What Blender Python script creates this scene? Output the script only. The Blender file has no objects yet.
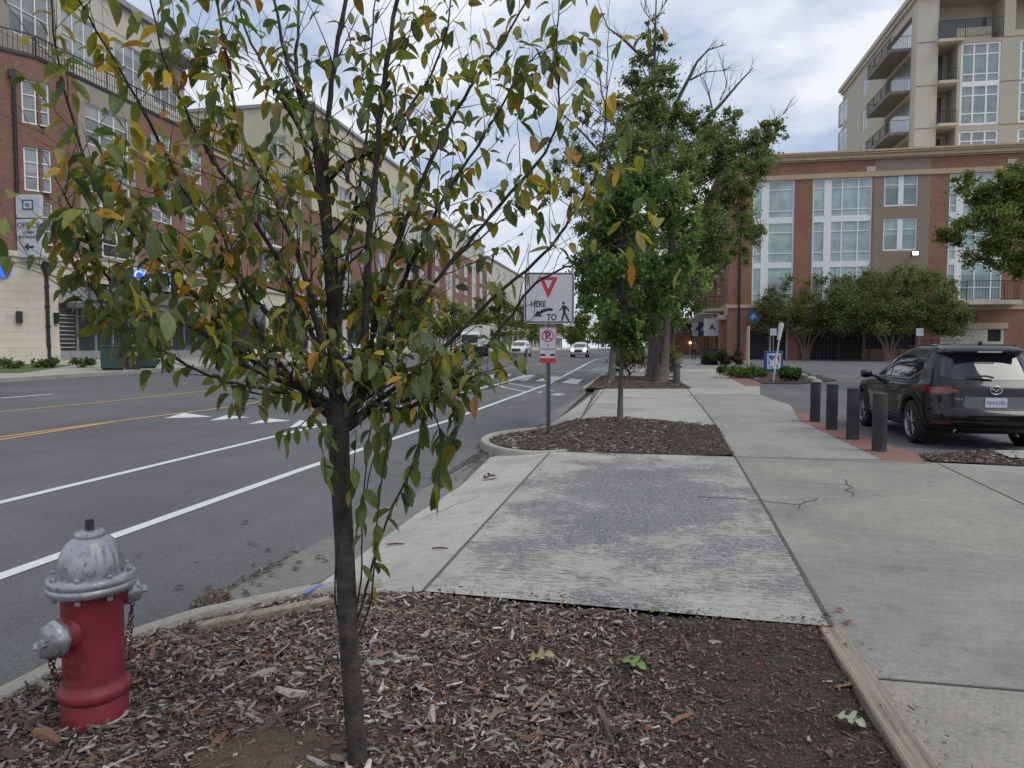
import bpy, bmesh, math, random
import numpy as np
from mathutils import Vector, Matrix, noise
random.seed(7)
sc = bpy.context.scene
COL = sc.collection
R = math.radians
# ------------------------------------------------------------------ survey helpers (where things stand, read off the photo)
FPX = 710.0; EYE = 1.6
PIT = math.atan(-36 / FPX); YAW = math.atan(133 / FPX)
cp, sp = math.cos(PIT), math.sin(PIT)
def ray(px, py):
    x = (px - 512) / FPX; u = -(py - 384) / FPX
    y2 = cp - sp * u; z2 = sp + cp * u
    return (x * math.cos(YAW) - y2 * math.sin(YAW), x * math.sin(YAW) + y2 * math.cos(YAW), z2)
def g(y): return 0.0 if y < 16 else min(.6, (y - 16) * .012)
def z_walk(x, y): return g(y)
def z_road(x, y): return -0.12 + .024 * (-2.8 - max(x, -22.3)) + g(y)
def z_left(x, y): return .48 + .018 * (-22 - x) + g(y)
def z_apron(x, y):
    t = min(1, max(0, (-1.42 - x) / .8)); return g(y) - .10 * t
def P(px, py, zf=z_walk, dz=0.0):
    d = ray(px, py); t = .5
    while t < 600:
        if EYE + d[2] * t < zf(d[0] * t, d[1] * t) + dz: break
        t += max(.01, t * .002)
    return (d[0] * t, d[1] * t)
def P3(px, py, zf=z_walk, dz=0.0):
    x, y = P(px, py, zf, dz); return (x, y, zf(x, y) + dz)
def PX(px, py, x):
    d = ray(px, py); t = x / d[0]; return (d[1] * t, EYE + d[2] * t)
def PY(px, py, y):
    d = ray(px, py); t = y / d[1]; return (d[0] * t, EYE + d[2] * t)
def PD(px, py, dep):
    d = ray(px, py); return Vector((d[0] * dep, d[1] * dep, EYE + d[2] * dep))
# ------------------------------------------------------------------ objects
def tag(o, label=None, cat=None, group=None, kind=None):
    if label: o['label'] = label
    if cat: o['category'] = cat
    if group: o['group'] = group
    if kind: o['kind'] = kind
    return o
def thing(name, loc, label, cat, group=None, rz=0):
    o = bpy.data.objects.new(name, None); COL.objects.link(o)
    o.empty_display_size = .2
    o.location = loc; o.rotation_euler = (0, 0, rz)
    return tag(o, label, cat, group)
def adopt(o, parent, world=False):
    o.parent = parent
    if world:   # the mesh was made in world coordinates
        o.matrix_parent_inverse = Matrix.LocRotScale(parent.location, parent.rotation_euler, None).inverted()
    return o
def copy_tree(o, parent=None):
    c = o.copy(); COL.objects.link(c)
    if parent: c.parent = parent
    for ch in list(o.children): copy_tree(ch, c)
    return c
class MB:
    def __init__(s): s.v = []; s.f = []; s.m = []; s.c = None
    def add(s, vs, fs, m=0):
        n = len(s.v); s.v.extend([tuple(p) for p in vs])
        for f in fs: s.f.append(tuple(i + n for i in f)); s.m.append(m)
        return s
    def box(s, c, d, m=0, rz=0, mat=None):
        hx, hy, hz = d[0] / 2, d[1] / 2, d[2] / 2
        vs = [Vector((x, y, z)) for z in (-hz, hz) for y in (-hy, hy) for x in (-hx, hx)]
        Mx = mat or Matrix.Rotation(rz, 4, 'Z')
        vs = [(Mx @ v) + Vector(c) for v in vs]
        return s.add(vs, [(0, 2, 3, 1), (4, 5, 7, 6), (0, 1, 5, 4), (1, 3, 7, 5), (3, 2, 6, 7), (2, 0, 4, 6)], m)
    def bx(s, x0, x1, y0, y1, z0, z1, m=0):
        return s.box(((x0 + x1) / 2, (y0 + y1) / 2, (z0 + z1) / 2), (x1 - x0, y1 - y0, z1 - z0), m)
    def tube(s, pts, rad, n=8, m=0, cap=True):
        pts = [Vector(p) for p in pts]
        if not isinstance(rad, (list, tuple)): rad = [rad] * len(pts)
        up = Vector((.13, .21, 1)); vs = []; fs = []
        for i, p in enumerate(pts):
            t = (pts[min(i + 1, len(pts) - 1)] - pts[max(i - 1, 0)])
            if t.length < 1e-7: t = Vector((0, 0, 1))
            t.normalize()
            a = t.cross(up)
            if a.length < .1: a = t.cross(Vector((1, 0, 0)))
            a.normalize(); b = t.cross(a)
            for k in range(n):
                an = 2 * math.pi * k / n
                vs.append(p + (a * math.cos(an) + b * math.sin(an)) * rad[i])
        for i in range(len(pts) - 1):
            for k in range(n):
                k2 = (k + 1) % n
                fs.append((i * n + k, i * n + k2, (i + 1) * n + k2, (i + 1) * n + k))
        if cap:
            fs.append(tuple(range(n))); e = (len(pts) - 1) * n
            fs.append(tuple(e + k for k in reversed(range(n))))
        return s.add(vs, fs, m)
    def lathe(s, prof, n=24, m=0, c=(0, 0, 0), M4=None, cap=True, rib=None):
        vs = []; fs = []
        for (r, z) in prof:
            for k in range(n):
                an = 2 * math.pi * k / n
                rr = r * (rib(an, z) if rib else 1)
                p = Vector((rr * math.cos(an), rr * math.sin(an), z))
                if M4: p = M4 @ p
                vs.append(p + Vector(c))
        for i in range(len(prof) - 1):
            for k in range(n):
                k2 = (k + 1) % n
                fs.append((i * n + k, i * n + k2, (i + 1) * n + k2, (i + 1) * n + k))
        if cap:
            fs.append(tuple(reversed(range(n)))); e = (len(prof) - 1) * n
            fs.append(tuple(e + k for k in range(n)))
        return s.add(vs, fs, m)
    def prism(s, poly, z0, z1, m=0, M4=None):
        n = len(poly); vs = [Vector((x, y, z0)) for x, y in poly] + [Vector((x, y, z1)) for x, y in poly]
        if M4: vs = [M4 @ v for v in vs]
        fs = [tuple(reversed(range(n))), tuple(range(n, 2 * n))] + [(i, (i + 1) % n, n + (i + 1) % n, n + i) for i in range(n)]
        return s.add(vs, fs, m)
    def mesh(s, name, mats, smooth=False):
        me = bpy.data.meshes.new(name); me.from_pydata(s.v, [], s.f)
        for m in (mats if isinstance(mats, (list, tuple)) else [mats]): me.materials.append(m)
        me.polygons.foreach_set('material_index', s.m)
        if smooth: me.polygons.foreach_set('use_smooth', [True] * len(s.f))
        if s.c is not None:
            ca = me.color_attributes.new('Col', 'FLOAT_COLOR', 'CORNER')
            buf = []
            for f, c in zip(s.f, s.c): buf.extend(list(c) * len(f))
            ca.data.foreach_set('color', buf)
        me.update()
        return me
    def build(s, name, mats, parent=None, world=False, smooth=False, auto=None):
        me = s.mesh(name, mats, smooth)
        o = bpy.data.objects.new(name, me); COL.objects.link(o)
        if auto:
            bm = bmesh.new(); bm.from_mesh(me)
            bmesh.ops.recalc_face_normals(bm, faces=bm.faces)
            for e in bm.edges:
                e.smooth = not (len(e.link_faces) == 2 and e.calc_face_angle(0) > auto)
            for f in bm.faces: f.smooth = True
            bm.to_mesh(me); bm.free()
        if parent: adopt(o, parent, world)
        return o
def bevel(o, w=.01, seg=2):
    m = o.modifiers.new('bevel', 'BEVEL'); m.width = w; m.segments = seg; m.limit_method = 'ANGLE'; m.angle_limit = R(40)
    return o
# ------------------------------------------------------------------ materials
class NT:
    def __init__(s, name):
        s.mat = bpy.data.materials.new(name); s.mat.use_nodes = True
        s.t = s.mat.node_tree; s.b = s.t.nodes['Principled BSDF']
    def n(s, ty, **kw):
        nd = s.t.nodes.new(ty)
        for k, v in kw.items():
            if k in nd.inputs: nd.inputs[k].default_value = v
            else: setattr(nd, k, v)
        return nd
    def l(s, a, b): s.t.links.new(a, b)
    def coord(s, scale=(1, 1, 1), kind='Object', rot=(0, 0, 0)):
        tc = s.n('ShaderNodeTexCoord'); mp = s.n('ShaderNodeMapping')
        mp.inputs['Scale'].default_value = scale; mp.inputs['Rotation'].default_value = rot
        s.l(tc.outputs[kind], mp.inputs['Vector']); return mp.outputs['Vector']
    def noise(s, vec, scale, detail=4, rough=.55, dist=0):
        nd = s.n('ShaderNodeTexNoise'); nd.inputs['Scale'].default_value = scale; nd.inputs['Detail'].default_value = detail
        nd.inputs['Roughness'].default_value = rough; nd.inputs['Distortion'].default_value = dist
        s.l(vec, nd.inputs['Vector']); return nd.outputs['Fac']
    def ramp(s, fac, stops):
        nd = s.n('ShaderNodeValToRGB'); e = nd.color_ramp.elements
        while len(e) < len(stops): e.new(.5)
        for i, (p, c) in enumerate(stops):
            e[i].position = p; e[i].color = (*c, 1) if not isinstance(c, (int, float)) else (c, c, c, 1)
        s.l(fac, nd.inputs['Fac']); return nd.outputs['Color']
    def mix(s, fac, a, b, mode='MIX'):
        nd = s.n('ShaderNodeMix', data_type='RGBA', blend_type=mode)
        for i, v in ((0, fac), (6, a), (7, b)):
            if isinstance(v, (int, float)): nd.inputs[i].default_value = v if i == 0 else (v, v, v, 1)
            elif isinstance(v, (tuple, list)): nd.inputs[i].default_value = (*v[:3], 1)
            else: s.l(v, nd.inputs[i])
        return nd.outputs[2]
    def base(s, c):
        if isinstance(c, (tuple, list)): s.b.inputs['Base Color'].default_value = (*c[:3], 1)
        else: s.l(c, s.b.inputs['Base Color'])
    def set(s, **kw):
        for k, v in kw.items(): s.b.inputs[k.replace('_', ' ')].default_value = v
        return s
    def bump(s, h, strength=.3, dist=.01):
        nd = s.n('ShaderNodeBump'); nd.inputs['Strength'].default_value = strength; nd.inputs['Distance'].default_value = dist
        s.l(h, nd.inputs['Height']); s.l(nd.outputs['Normal'], s.b.inputs['Normal'])
def sm(name, col, rough=.6, var=.12, scale=6, metal=0, bump=0, bscale=40, coat=0, spec=.5, bdist=.004, fine=0):
    t = NT(name); v = t.coord()
    f = t.noise(v, scale, 5)
    lo = tuple(c * (1 - var) for c in col); hi = tuple(c * (1 + var) for c in col)
    c = t.ramp(f, [(.3, lo), (.7, hi)])
    if fine:
        c = t.mix(1.0, c, t.ramp(t.noise(v, bscale, 3), [(.3, 1 - fine), (.7, 1 + fine * .6)]), 'MULTIPLY')
    t.base(c)
    t.set(Roughness=rough, Metallic=metal, Coat_Weight=coat, Specular_IOR_Level=spec)
    t.b.inputs['Coat Roughness'].default_value = .04
    if bump: t.bump(t.noise(v, bscale, 4), bump, bdist)
    return t.mat
def brick(name, c1, c2, mortar, horiz=False, rowh=.075, bw=.22, bias=0.0, msize=.006):
    t = NT(name); tc = t.n('ShaderNodeTexCoord'); sx = t.n('ShaderNodeSeparateXYZ'); cx = t.n('ShaderNodeCombineXYZ')
    t.l(tc.outputs['Object'], sx.inputs[0])
    if horiz: t.l(sx.outputs[0], cx.inputs[0]); t.l(sx.outputs[1], cx.inputs[1])
    else:
        ad = t.n('ShaderNodeMath', operation='ADD'); t.l(sx.outputs[0], ad.inputs[0]); t.l(sx.outputs[1], ad.inputs[1])
        t.l(ad.outputs[0], cx.inputs[0]); t.l(sx.outputs[2], cx.inputs[1])
    b = t.n('ShaderNodeTexBrick'); t.l(cx.outputs[0], b.inputs['Vector'])
    b.inputs['Scale'].default_value = 1; b.inputs['Brick Width'].default_value = bw; b.inputs['Row Height'].default_value = rowh
    b.inputs['Mortar Size'].default_value = msize; b.inputs['Color1'].default_value = (*c1, 1); b.inputs['Color2'].default_value = (*c2, 1)
    b.inputs['Mortar'].default_value = (*mortar, 1); b.inputs['Bias'].default_value = bias
    v = t.coord(); nz = t.noise(v, .35, 5)
    t.base(t.mix(1.0, b.outputs['Color'], t.ramp(nz, [(.3, .82), (.7, 1.15)]), 'MULTIPLY'))
    t.set(Roughness=.88); t.bump(b.outputs['Fac'], -.3, .006)
    return t.mat
def concrete(name, col, var=.1, speck=.12, joint=None, streak=0.0, stain=None):
    t = NT(name); v = t.coord()
    c = t.ramp(t.noise(v, .9, 6, .62), [(.3, tuple(x * (1 - var) for x in col)), (.7, tuple(x * (1 + var) for x in col))])
    c = t.mix(1.0, c, t.ramp(t.noise(v, 55, 3, .7), [(.3, 1 - speck), (.7, 1 + speck)]), 'MULTIPLY')
    c = t.mix(1.0, c, t.ramp(t.noise(v, 7, 8, .8), [(.33, .76), (.5, 1.0), (.75, 1.06)]), 'MULTIPLY')
    c = t.mix(1.0, c, t.ramp(t.noise(v, .45, 7, .7, .6), [(.36, .82), (.52, 1.0)]), 'MULTIPLY')
    if streak:
        sv = t.coord((.5, 9, 1), rot=(0, 0, R(2)))
        c = t.mix(1.0, c, t.ramp(t.noise(sv, 3, 6, .7), [(.35, 1 - streak), (.55, 1.0)]), 'MULTIPLY')
    # small dark gum spots
    vo = t.n('ShaderNodeTexVoronoi'); vo.inputs['Scale'].default_value = 2.3; t.l(v, vo.inputs['Vector'])
    c = t.mix(1.0, c, t.ramp(vo.outputs['Distance'], [(.035, .62), (.06, 1.0)]), 'MULTIPLY')
    if stain:
        (cx, cy, rx, ry), sc_ = stain, None
        mp = t.n('ShaderNodeTexCoord'); m2 = t.n('ShaderNodeMapping'); m2.vector_type = 'POINT'
        m2.inputs['Location'].default_value = (-cx / rx, -cy / ry, 0); m2.inputs['Scale'].default_value = (1 / rx, 1 / ry, 0)
        t.l(mp.outputs['Object'], m2.inputs['Vector'])
        ln = t.n('ShaderNodeVectorMath', operation='LENGTH'); t.l(m2.outputs[0], ln.inputs[0])
        big = t.noise(v, 1.3, 7, .6); sv = t.coord((1.2, 4.5, 1)); fine = t.noise(sv, 7, 8, .8)
        ad = t.n('ShaderNodeMath', operation='MULTIPLY_ADD'); ad.inputs[1].default_value = 3.2; t.l(big, ad.inputs[0]); t.l(ln.outputs['Value'], ad.inputs[2])
        ad2 = t.n('ShaderNodeMath', operation='MULTIPLY_ADD'); ad2.inputs[1].default_value = 4.5; t.l(fine, ad2.inputs[0]); t.l(ad.outputs[0], ad2.inputs[2])
        fac = t.ramp(ad2.outputs[0], [(0.0, 1.0), (1.0, 0.0)])
        mr = t.n('ShaderNodeMapRange'); mr.inputs['From Min'].default_value = 4.42; mr.inputs['From Max'].default_value = 4.85
        mr.inputs['To Min'].default_value = 1; mr.inputs['To Max'].default_value = 0; t.l(ad2.outputs[0], mr.inputs['Value'])
        dk = t.ramp(t.noise(v, 70, 3, .7), [(.3, (.055, .058, .063)), (.7, (.17, .175, .185))])
        mm = t.n('ShaderNodeMath', operation='MULTIPLY'); t.l(mr.outputs[0], mm.inputs[0]); t.l(t.ramp(t.noise(v, 30, 6, .9), [(.42, .12), (.5, .97)]), mm.inputs[1])
        c = t.mix(mm.outputs[0], c, dk)
    t.base(c); t.set(Roughness=.9, Specular_IOR_Level=.3)
    t.bump(t.noise(v, 60, 5, .7), .35, .004)
    return t.mat
def vcol(name, rough=.55, trans=0.0, spec=.4, var=.25, scale=30):
    t = NT(name); a = t.n('ShaderNodeVertexColor', layer_name='Col'); v = t.coord()
    c = t.mix(1.0, a.outputs['Color'], t.ramp(t.noise(v, scale, 4), [(.3, 1 - var), (.7, 1 + var)]), 'MULTIPLY')
    t.base(c); t.set(Roughness=rough, Specular_IOR_Level=spec)
    if trans:
        tr = t.n('ShaderNodeBsdfTranslucent'); mx = t.n('ShaderNodeMixShader'); mx.inputs[0].default_value = trans
        t.l(t.mix(1.0, c, (1.5, 1.5, .8), 'MULTIPLY'), tr.inputs['Color'])
        t.l(t.b.outputs[0], mx.inputs[1]); t.l(tr.outputs[0], mx.inputs[2])
        t.l(mx.outputs[0], t.t.nodes['Material Output'].inputs['Surface'])
    return t.mat
def emis(name, col, st):
    t = NT(name); t.base(col); t.b.inputs['Emission Color'].default_value = (*col, 1); t.b.inputs['Emission Strength'].default_value = st
    return t.mat
def asphalt(name, col, cr=.35):
    t = NT(name); v = t.coord()
    c = t.ramp(t.noise(v, .35, 6, .6), [(.32, tuple(x * .8 for x in col)), (.68, tuple(x * 1.15 for x in col))])
    c = t.mix(1.0, c, t.ramp(t.noise(v, 130, 2, .8), [(.28, .55), (.5, .95), (.72, 1.7)]), 'MULTIPLY')
    c = t.mix(1.0, c, t.ramp(t.noise(v, 25, 5, .8), [(.3, .8), (.7, 1.2)]), 'MULTIPLY')
    sv = t.coord((2.2, .05, 1)); c = t.mix(1.0, c, t.ramp(t.noise(sv, .5, 5, .6), [(.3, .87), (.7, 1.1)]), 'MULTIPLY')
    # hairline cracks
    vo = t.n('ShaderNodeTexVoronoi', feature='DISTANCE_TO_EDGE'); vo.inputs['Scale'].default_value = .16; vo.inputs['Randomness'].default_value = 1
    nz = t.n('ShaderNodeTexNoise'); nz.inputs['Scale'].default_value = 1.2; nz.inputs['Detail'].default_value = 6; t.l(v, nz.inputs['Vector'])
    va = t.n('ShaderNodeVectorMath', operation='MULTIPLY_ADD'); va.inputs[1].default_value = (.9, .9, 0); t.l(nz.outputs['Color'], va.inputs[0]); t.l(v, va.inputs[2])
    t.l(va.outputs[0], vo.inputs['Vector'])
    c = t.mix(1.0, c, t.ramp(vo.outputs['Distance'], [(.0009, 1 - cr), (.0022, 1.0)]), 'MULTIPLY')
    t.base(c); t.set(Roughness=.82, Specular_IOR_Level=.35); t.bump(t.noise(v, 140, 3, .8), .5, .004)
    return t.mat
def glassy(name, dark, pale, stripes=0, p=.5, rough=.06):
    t = NT(name); oi = t.n('ShaderNodeObjectInfo')
    c = t.ramp(oi.outputs['Random'], [(max(0, p - .1), dark), (min(1, p + .15), pale)])
    v = t.coord()
    # blind drawn down to a different height behind each pane
    sx = t.n('ShaderNodeSeparateXYZ'); t.l(v, sx.inputs[0])
    th = t.n('ShaderNodeMath', operation='MULTIPLY'); th.inputs[1].default_value = 7.31; t.l(oi.outputs['Random'], th.inputs[0])
    fr = t.n('ShaderNodeMath', operation='FRACT'); t.l(th.outputs[0], fr.inputs[0])
    hh = t.n('ShaderNodeMath', operation='MULTIPLY'); hh.inputs[1].default_value = 2.6; t.l(fr.outputs[0], hh.inputs[0])
    gt = t.n('ShaderNodeMath', operation='GREATER_THAN'); t.l(sx.outputs[2], gt.inputs[0]); t.l(hh.outputs[0], gt.inputs[1])
    c = t.mix(gt.outputs[0], t.mix(1.0, c, .6, 'MULTIPLY'), t.mix(.45, c, pale))
    c = t.mix(1.0, c, t.ramp(t.noise(v, .9, 3), [(.35, .75), (.65, 1.2)]), 'MULTIPLY')
    if stripes:
        w = t.n('ShaderNodeTexWave', bands_direction='X'); w.inputs['Scale'].default_value = stripes; w.inputs['Distortion'].default_value = .6
        t.l(v, w.inputs['Vector']); c = t.mix(1.0, c, t.ramp(w.outputs['Fac'], [(.2, .78), (.8, 1.12)]), 'MULTIPLY')
    t.base(c); t.set(Roughness=.4, Specular_IOR_Level=.5, Coat_Weight=1.0); t.b.inputs['Coat Roughness'].default_value = rough; t.b.inputs['Coat IOR'].default_value = 1.7
    return t.mat
M = {}
M['brick_l'] = brick('red_brick', (.235, .108, .072), (.165, .077, .053), (.2, .17, .15))
M['brick_l2'] = brick('brown_brick', (.24, .118, .08), (.18, .088, .062), (.19, .16, .14))
M['brick_r'] = brick('orange_brick', (.31, .145, .088), (.225, .105, .065), (.24, .18, .15))
M['paver'] = brick('brick_paver', (.24, .105, .07), (.16, .08, .06), (.13, .11, .1), True, .1, .2, msize=.008)
M['stone'] = brick('limestone', (.56, .51, .42), (.52, .47, .385), (.33, .29, .24), False, .4, .9, msize=.008)
M['beige'] = sm('beige_panel', (.48, .455, .39), .85, .06, 1.5)
M['grey_beige'] = sm('taupe_stucco', (.28, .25, .21), .85, .06, 1.5)
M['cream'] = sm('cream_stucco', (.5, .455, .34), .85, .06, 1.2)
M['tower'] = sm('tan_stucco', (.46, .425, .34), .85, .05, .8)
M['tower2'] = sm('pale_stucco', (.52, .485, .40), .85, .05, .8)
M['tan_trim'] = sm('tan_cast_stone', (.46, .35, .23), .8, .08, 3)
M['taupe'] = sm('taupe_panel', (.26, .205, .16), .85, .05, 1)
M['white'] = sm('white_paint', (.62, .62, .6), .5, .04, 4)
M['white_frame'] = sm('white_window_frame', (.78, .79, .78), .45, .05, 3)
M['black'] = sm('black_metal', (.018, .018, .02), .45, .2, 8)
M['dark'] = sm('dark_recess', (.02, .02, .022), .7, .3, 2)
M['grey_metal'] = sm('grey_metal', (.2, .2, .205), .45, .1, 5, metal=.3)
M['grey_panel'] = sm('grey_panel', (.27, .27, .28), .6, .08, 2)
M['galv'] = sm('galvanised_post', (.16, .165, .165), .5, .2, 20, metal=.6)
M['pane_l'] = glassy('window_glass', (.05, .055, .06), (.27, .3, .3), 0, .35)
M['pane_r'] = glassy('sky_teal_glass', (.24, .335, .33), (.34, .45, .44), 9, .3)  # pale teal base paints in the reflected sky; stripes are vertical blinds
M['pane_t'] = glassy('tower_glass', (.10, .14, .16), (.2, .26, .26), 0, .4)
M['pane_s'] = glassy('shop_glass', (.022, .026, .028), (.05, .058, .06), 0, .5)
M['asphalt'] = asphalt('asphalt', (.11, .11, .114), .25)
M['asphalt2'] = asphalt('lot_asphalt', (.115, .115, .122), .2)
M['conc_light'] = concrete('light_concrete', (.36, .345, .315), .1, .13, stain=(-.05, 7.6, 1.6, 3.7), streak=.2)
M['conc_apron'] = concrete('apron_concrete', (.36, .345, .315), .1, .12)
M['conc_far'] = concrete('pale_concrete', (.36, .345, .315), .1, .1, streak=.25)
M['conc_tan'] = concrete('tan_concrete', (.25, .232, .205), .14, .22)
M['conc_grey'] = concrete('grey_concrete', (.235, .226, .212), .14, .14, streak=.12)
M['conc_blue'] = concrete('bluish_concrete', (.28, .268, .248), .1, .1, streak=.15)
M['conc_old'] = concrete('old_gutter_concrete', (.17, .165, .155), .15, .22)
M['kerb'] = concrete('kerb_concrete', (.3, .28, .245), .15, .2)
M['plaza'] = concrete('plaza_paving', (.21, .205, .2), .08, .1)
M['joint'] = sm('joint_dirt', (.085, .076, .064), .95, .3, 20)
M['dirt'] = sm('bare_soil', (.05, .037, .028), .95, .35, 12, bump=.8, bscale=60, bdist=.02)
M['ground'] = sm('far_ground', (.12, .12, .1), .95, .3, .05)
M['grass'] = sm('grass_green', (.07, .1, .025), .95, .35, 3, bump=.5, bscale=30)
M['chips'] = vcol('mulch_chips', .9, var=.3, scale=60)
M['bark'] = sm('grey_brown_bark', (.046, .039, .032), .9, .6, 14, bump=.9, bscale=55, bdist=.006, fine=.25)
M['bark2'] = sm('grey_bark', (.088, .077, .066), .9, .35, 5, bump=.9, bscale=25, bdist=.02)
M['leaf'] = vcol('tree_leaf', .5, .38, .35, .15, 60)
M['crown'] = vcol('distant_foliage', .65, .4, .2, .1, 2)
M['timber'] = None
t = NT('weathered_timber'); v = t.coord((40, 1.2, 40)); nz = t.noise(v, 1.0, 7, .7)
t.base(t.ramp(nz, [(.3, (.07, .06, .045)), (.45, (.2, .175, .135)), (.7, (.34, .31, .25))])); t.set(Roughness=.95); t.bump(nz, 1.0, .012); M['timber'] = t.mat
def paint(name, col, wear=.3):
    t = NT(name); v = t.coord(); w = t.noise(v, 45, 6, .8)
    t.base(t.mix(t.ramp(w, [(.28, wear * 1.6), (.45, .08)]), col, (.09, .09, .095))); t.set(Roughness=.75)
    t.bump(t.noise(v, 140, 3, .8), .4, .003); return t.mat
M['line'] = paint('road_white', (.6, .6, .58), .42); M['line_y'] = paint('road_yellow', (.5, .3, .1), .45); M['line_f'] = paint('worn_white', (.38, .38, .38), .6)
M['green_lane'] = paint('bike_lane_green', (.10, .15, .13), .7)
# ------------------------------------------------------------------ sky, sun, camera
cam = bpy.data.cameras.new('camera'); co = bpy.data.objects.new('camera', cam); COL.objects.link(co)
cam.sensor_width = 36; cam.lens = FPX / 1024 * 36; cam.clip_end = 5000; cam.clip_start = .05
co.location = (0, 0, EYE); co.rotation_euler = (R(90) + PIT, 0, YAW); sc.camera = co
SUN_EL, SUN_AZ = R(54), R(108)      # azimuth measured from +Y towards +X
w = bpy.data.worlds.new('World'); sc.world = w; w.use_nodes = True
nt = w.node_tree; bg = nt.nodes['Background']
sky = nt.nodes.new('ShaderNodeTexSky'); sky.sky_type = 'NISHITA'; sky.sun_disc = False
sky.sun_elevation = SUN_EL; sky.sun_rotation = SUN_AZ; sky.dust_density = 2
tc = nt.nodes.new('ShaderNodeTexCoord'); mp = nt.nodes.new('ShaderNodeMapping'); mp.inputs['Scale'].default_value = (1, 1, 2.6); mp.inputs['Location'].default_value = (.35, .1, .2)
n1 = nt.nodes.new('ShaderNodeTexNoise'); n1.inputs['Scale'].default_value = 1.4; n1.inputs['Detail'].default_value = 5; n1.inputs['Roughness'].default_value = .5; n1.inputs['Distortion'].default_value = .3
rp = nt.nodes.new('ShaderNodeValToRGB'); e = rp.color_ramp.elements
e[0].position = .30; e[0].color = (.0, .0, .0, 1); e[1].position = .52; e[1].color = (1, 1, 1, 1)
n2 = nt.nodes.new('ShaderNodeTexNoise'); n2.inputs['Scale'].default_value = 3.1; n2.inputs['Detail'].default_value = 6; n2.inputs['Roughness'].default_value = .55
rc = nt.nodes.new('ShaderNodeValToRGB'); e = rc.color_ramp.elements
e[0].position = .40; e[0].color = (3.7, 4.5, 6.0, 1); e[1].position = .58; e[1].color = (7.2, 7.5, 8.1, 1)
mx = nt.nodes.new('ShaderNodeMix'); mx.data_type = 'RGBA'
mp2 = nt.nodes.new('ShaderNodeMath'); mp2.operation = 'MULTIPLY_ADD'; mp2.inputs[1].default_value = .5; mp2.inputs[2].default_value = .5
L = nt.links.new
L(tc.outputs['Generated'], mp.inputs[0]); L(mp.outputs[0], n1.inputs['Vector']); L(mp.outputs[0], n2.inputs['Vector'])
L(n1.outputs['Fac'], rp.inputs[0]); L(n2.outputs['Fac'], rc.inputs[0]); L(rp.outputs[0], mp2.inputs[0]); L(mp2.outputs[0], mx.inputs[0])
L(sky.outputs[0], mx.inputs[6]); L(rc.outputs[0], mx.inputs[7]); L(mx.outputs[2], bg.inputs[0]); bg.inputs[1].default_value = .1
sl = bpy.data.lights.new('sun', 'SUN'); sl.energy = 1.5; sl.angle = R(35); sl.color = (1, .96, .9)
so = bpy.data.objects.new('sun', sl); COL.objects.link(so)
dv = Vector((math.sin(SUN_AZ) * math.cos(SUN_EL), math.cos(SUN_AZ) * math.cos(SUN_EL), math.sin(SUN_EL)))
so.rotation_euler = dv.to_track_quat('Z', 'Y').to_euler(); so.location = (0, 0, 60)
sc.view_settings.view_transform = 'Standard'; sc.view_settings.look = 'None'; sc.view_settings.gamma = 1; sc.view_settings.exposure = .3
sc.render.engine = 'CYCLES'; sc.cycles.max_bounces = 6; sc.cycles.transparent_max_bounces = 4
# ------------------------------------------------------------------ ground sheets
def sheet(name, pts, zf, off, mat, kind='structure', cuts=()):
    bm = bmesh.new(); vs = [bm.verts.new((x, y, 0)) for x, y in pts]; f = bm.faces.new(vs)
    bm.normal_update()
    if f.normal.z < 0: f.normal_flip()
    def cut(co_, no):
        bmesh.ops.bisect_plane(bm, geom=bm.verts[:] + bm.edges[:] + bm.faces[:], plane_co=co_, plane_no=no)
    for y in (16, 66): cut((0, y, 0), (0, 1, 0))
    for x in (-22.3, -2.8, -2.22, -1.42) + tuple(cuts): cut((x, 0, 0), (1, 0, 0))
    for v in bm.verts: v.co.z = zf(v.co.x, v.co.y) + off
    me = bpy.data.meshes.new(name); bm.to_mesh(me); bm.free(); me.materials.append(mat)
    o = bpy.data.objects.new(name, me); COL.objects.link(o)
    return tag(o, kind=kind)
def pp(pxs, zf=z_walk): return [P(x, y, zf) for x, y in pxs]
sheet('ground', [(-900, -300), (900, -300), (900, 1500), (-900, 1500)], lambda x, y: -.45 + g(y), 0, M['ground'])
# asphalt street
sheet('road', [(-22, -40), (-1.5, -40), (-1.5, 900), (-22, 900)], z_road, 0, M['asphalt'])
# left pavement across the street, with a kerb face
sheet('pavement', [(-60, -40), (-22.15, -40), (-22.15, 900), (-60, 900)], z_left, 0, M['conc_far'])
kb = MB()
for y0, y1 in ((-40, 16), (16, 66), (66, 400)):
    z0, z1 = z_left(-22, y0), z_left(-22, y1)
    kb.add([(-22.15, y0, z0 + .005), (-22, y0, z0 + .005), (-22, y1, z1 + .005), (-22.15, y1, z1 + .005), (-22, y0, z0 - .3), (-22, y1, z1 - .3)], [(0, 1, 2, 3), (1, 4, 5, 2)])
tag(kb.build('kerb', M['kerb']), kind='structure')
sheet('verge', [(-29, 20), (-24.2, 24), (-27.6, 30.4), (-33, 30)], z_left, .012, M['grass'])
# gutter pan of old concrete beside the kerb
seam = [(170, 622), (212, 602), (254, 577), (335, 534), (422, 490), (478, 452), (520, 430), (583, 394), (612, 373)]
gut_in = [(640, 362), (604, 376), (590, 397), (550, 426), (505, 434), (484, 449), (460, 487), (416, 515), (357, 559), (320, 583), (200, 614)]
sheet('gutter', pp(seam, z_road) + pp(gut_in, z_road), z_road, .004, M['conc_old'])
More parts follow.
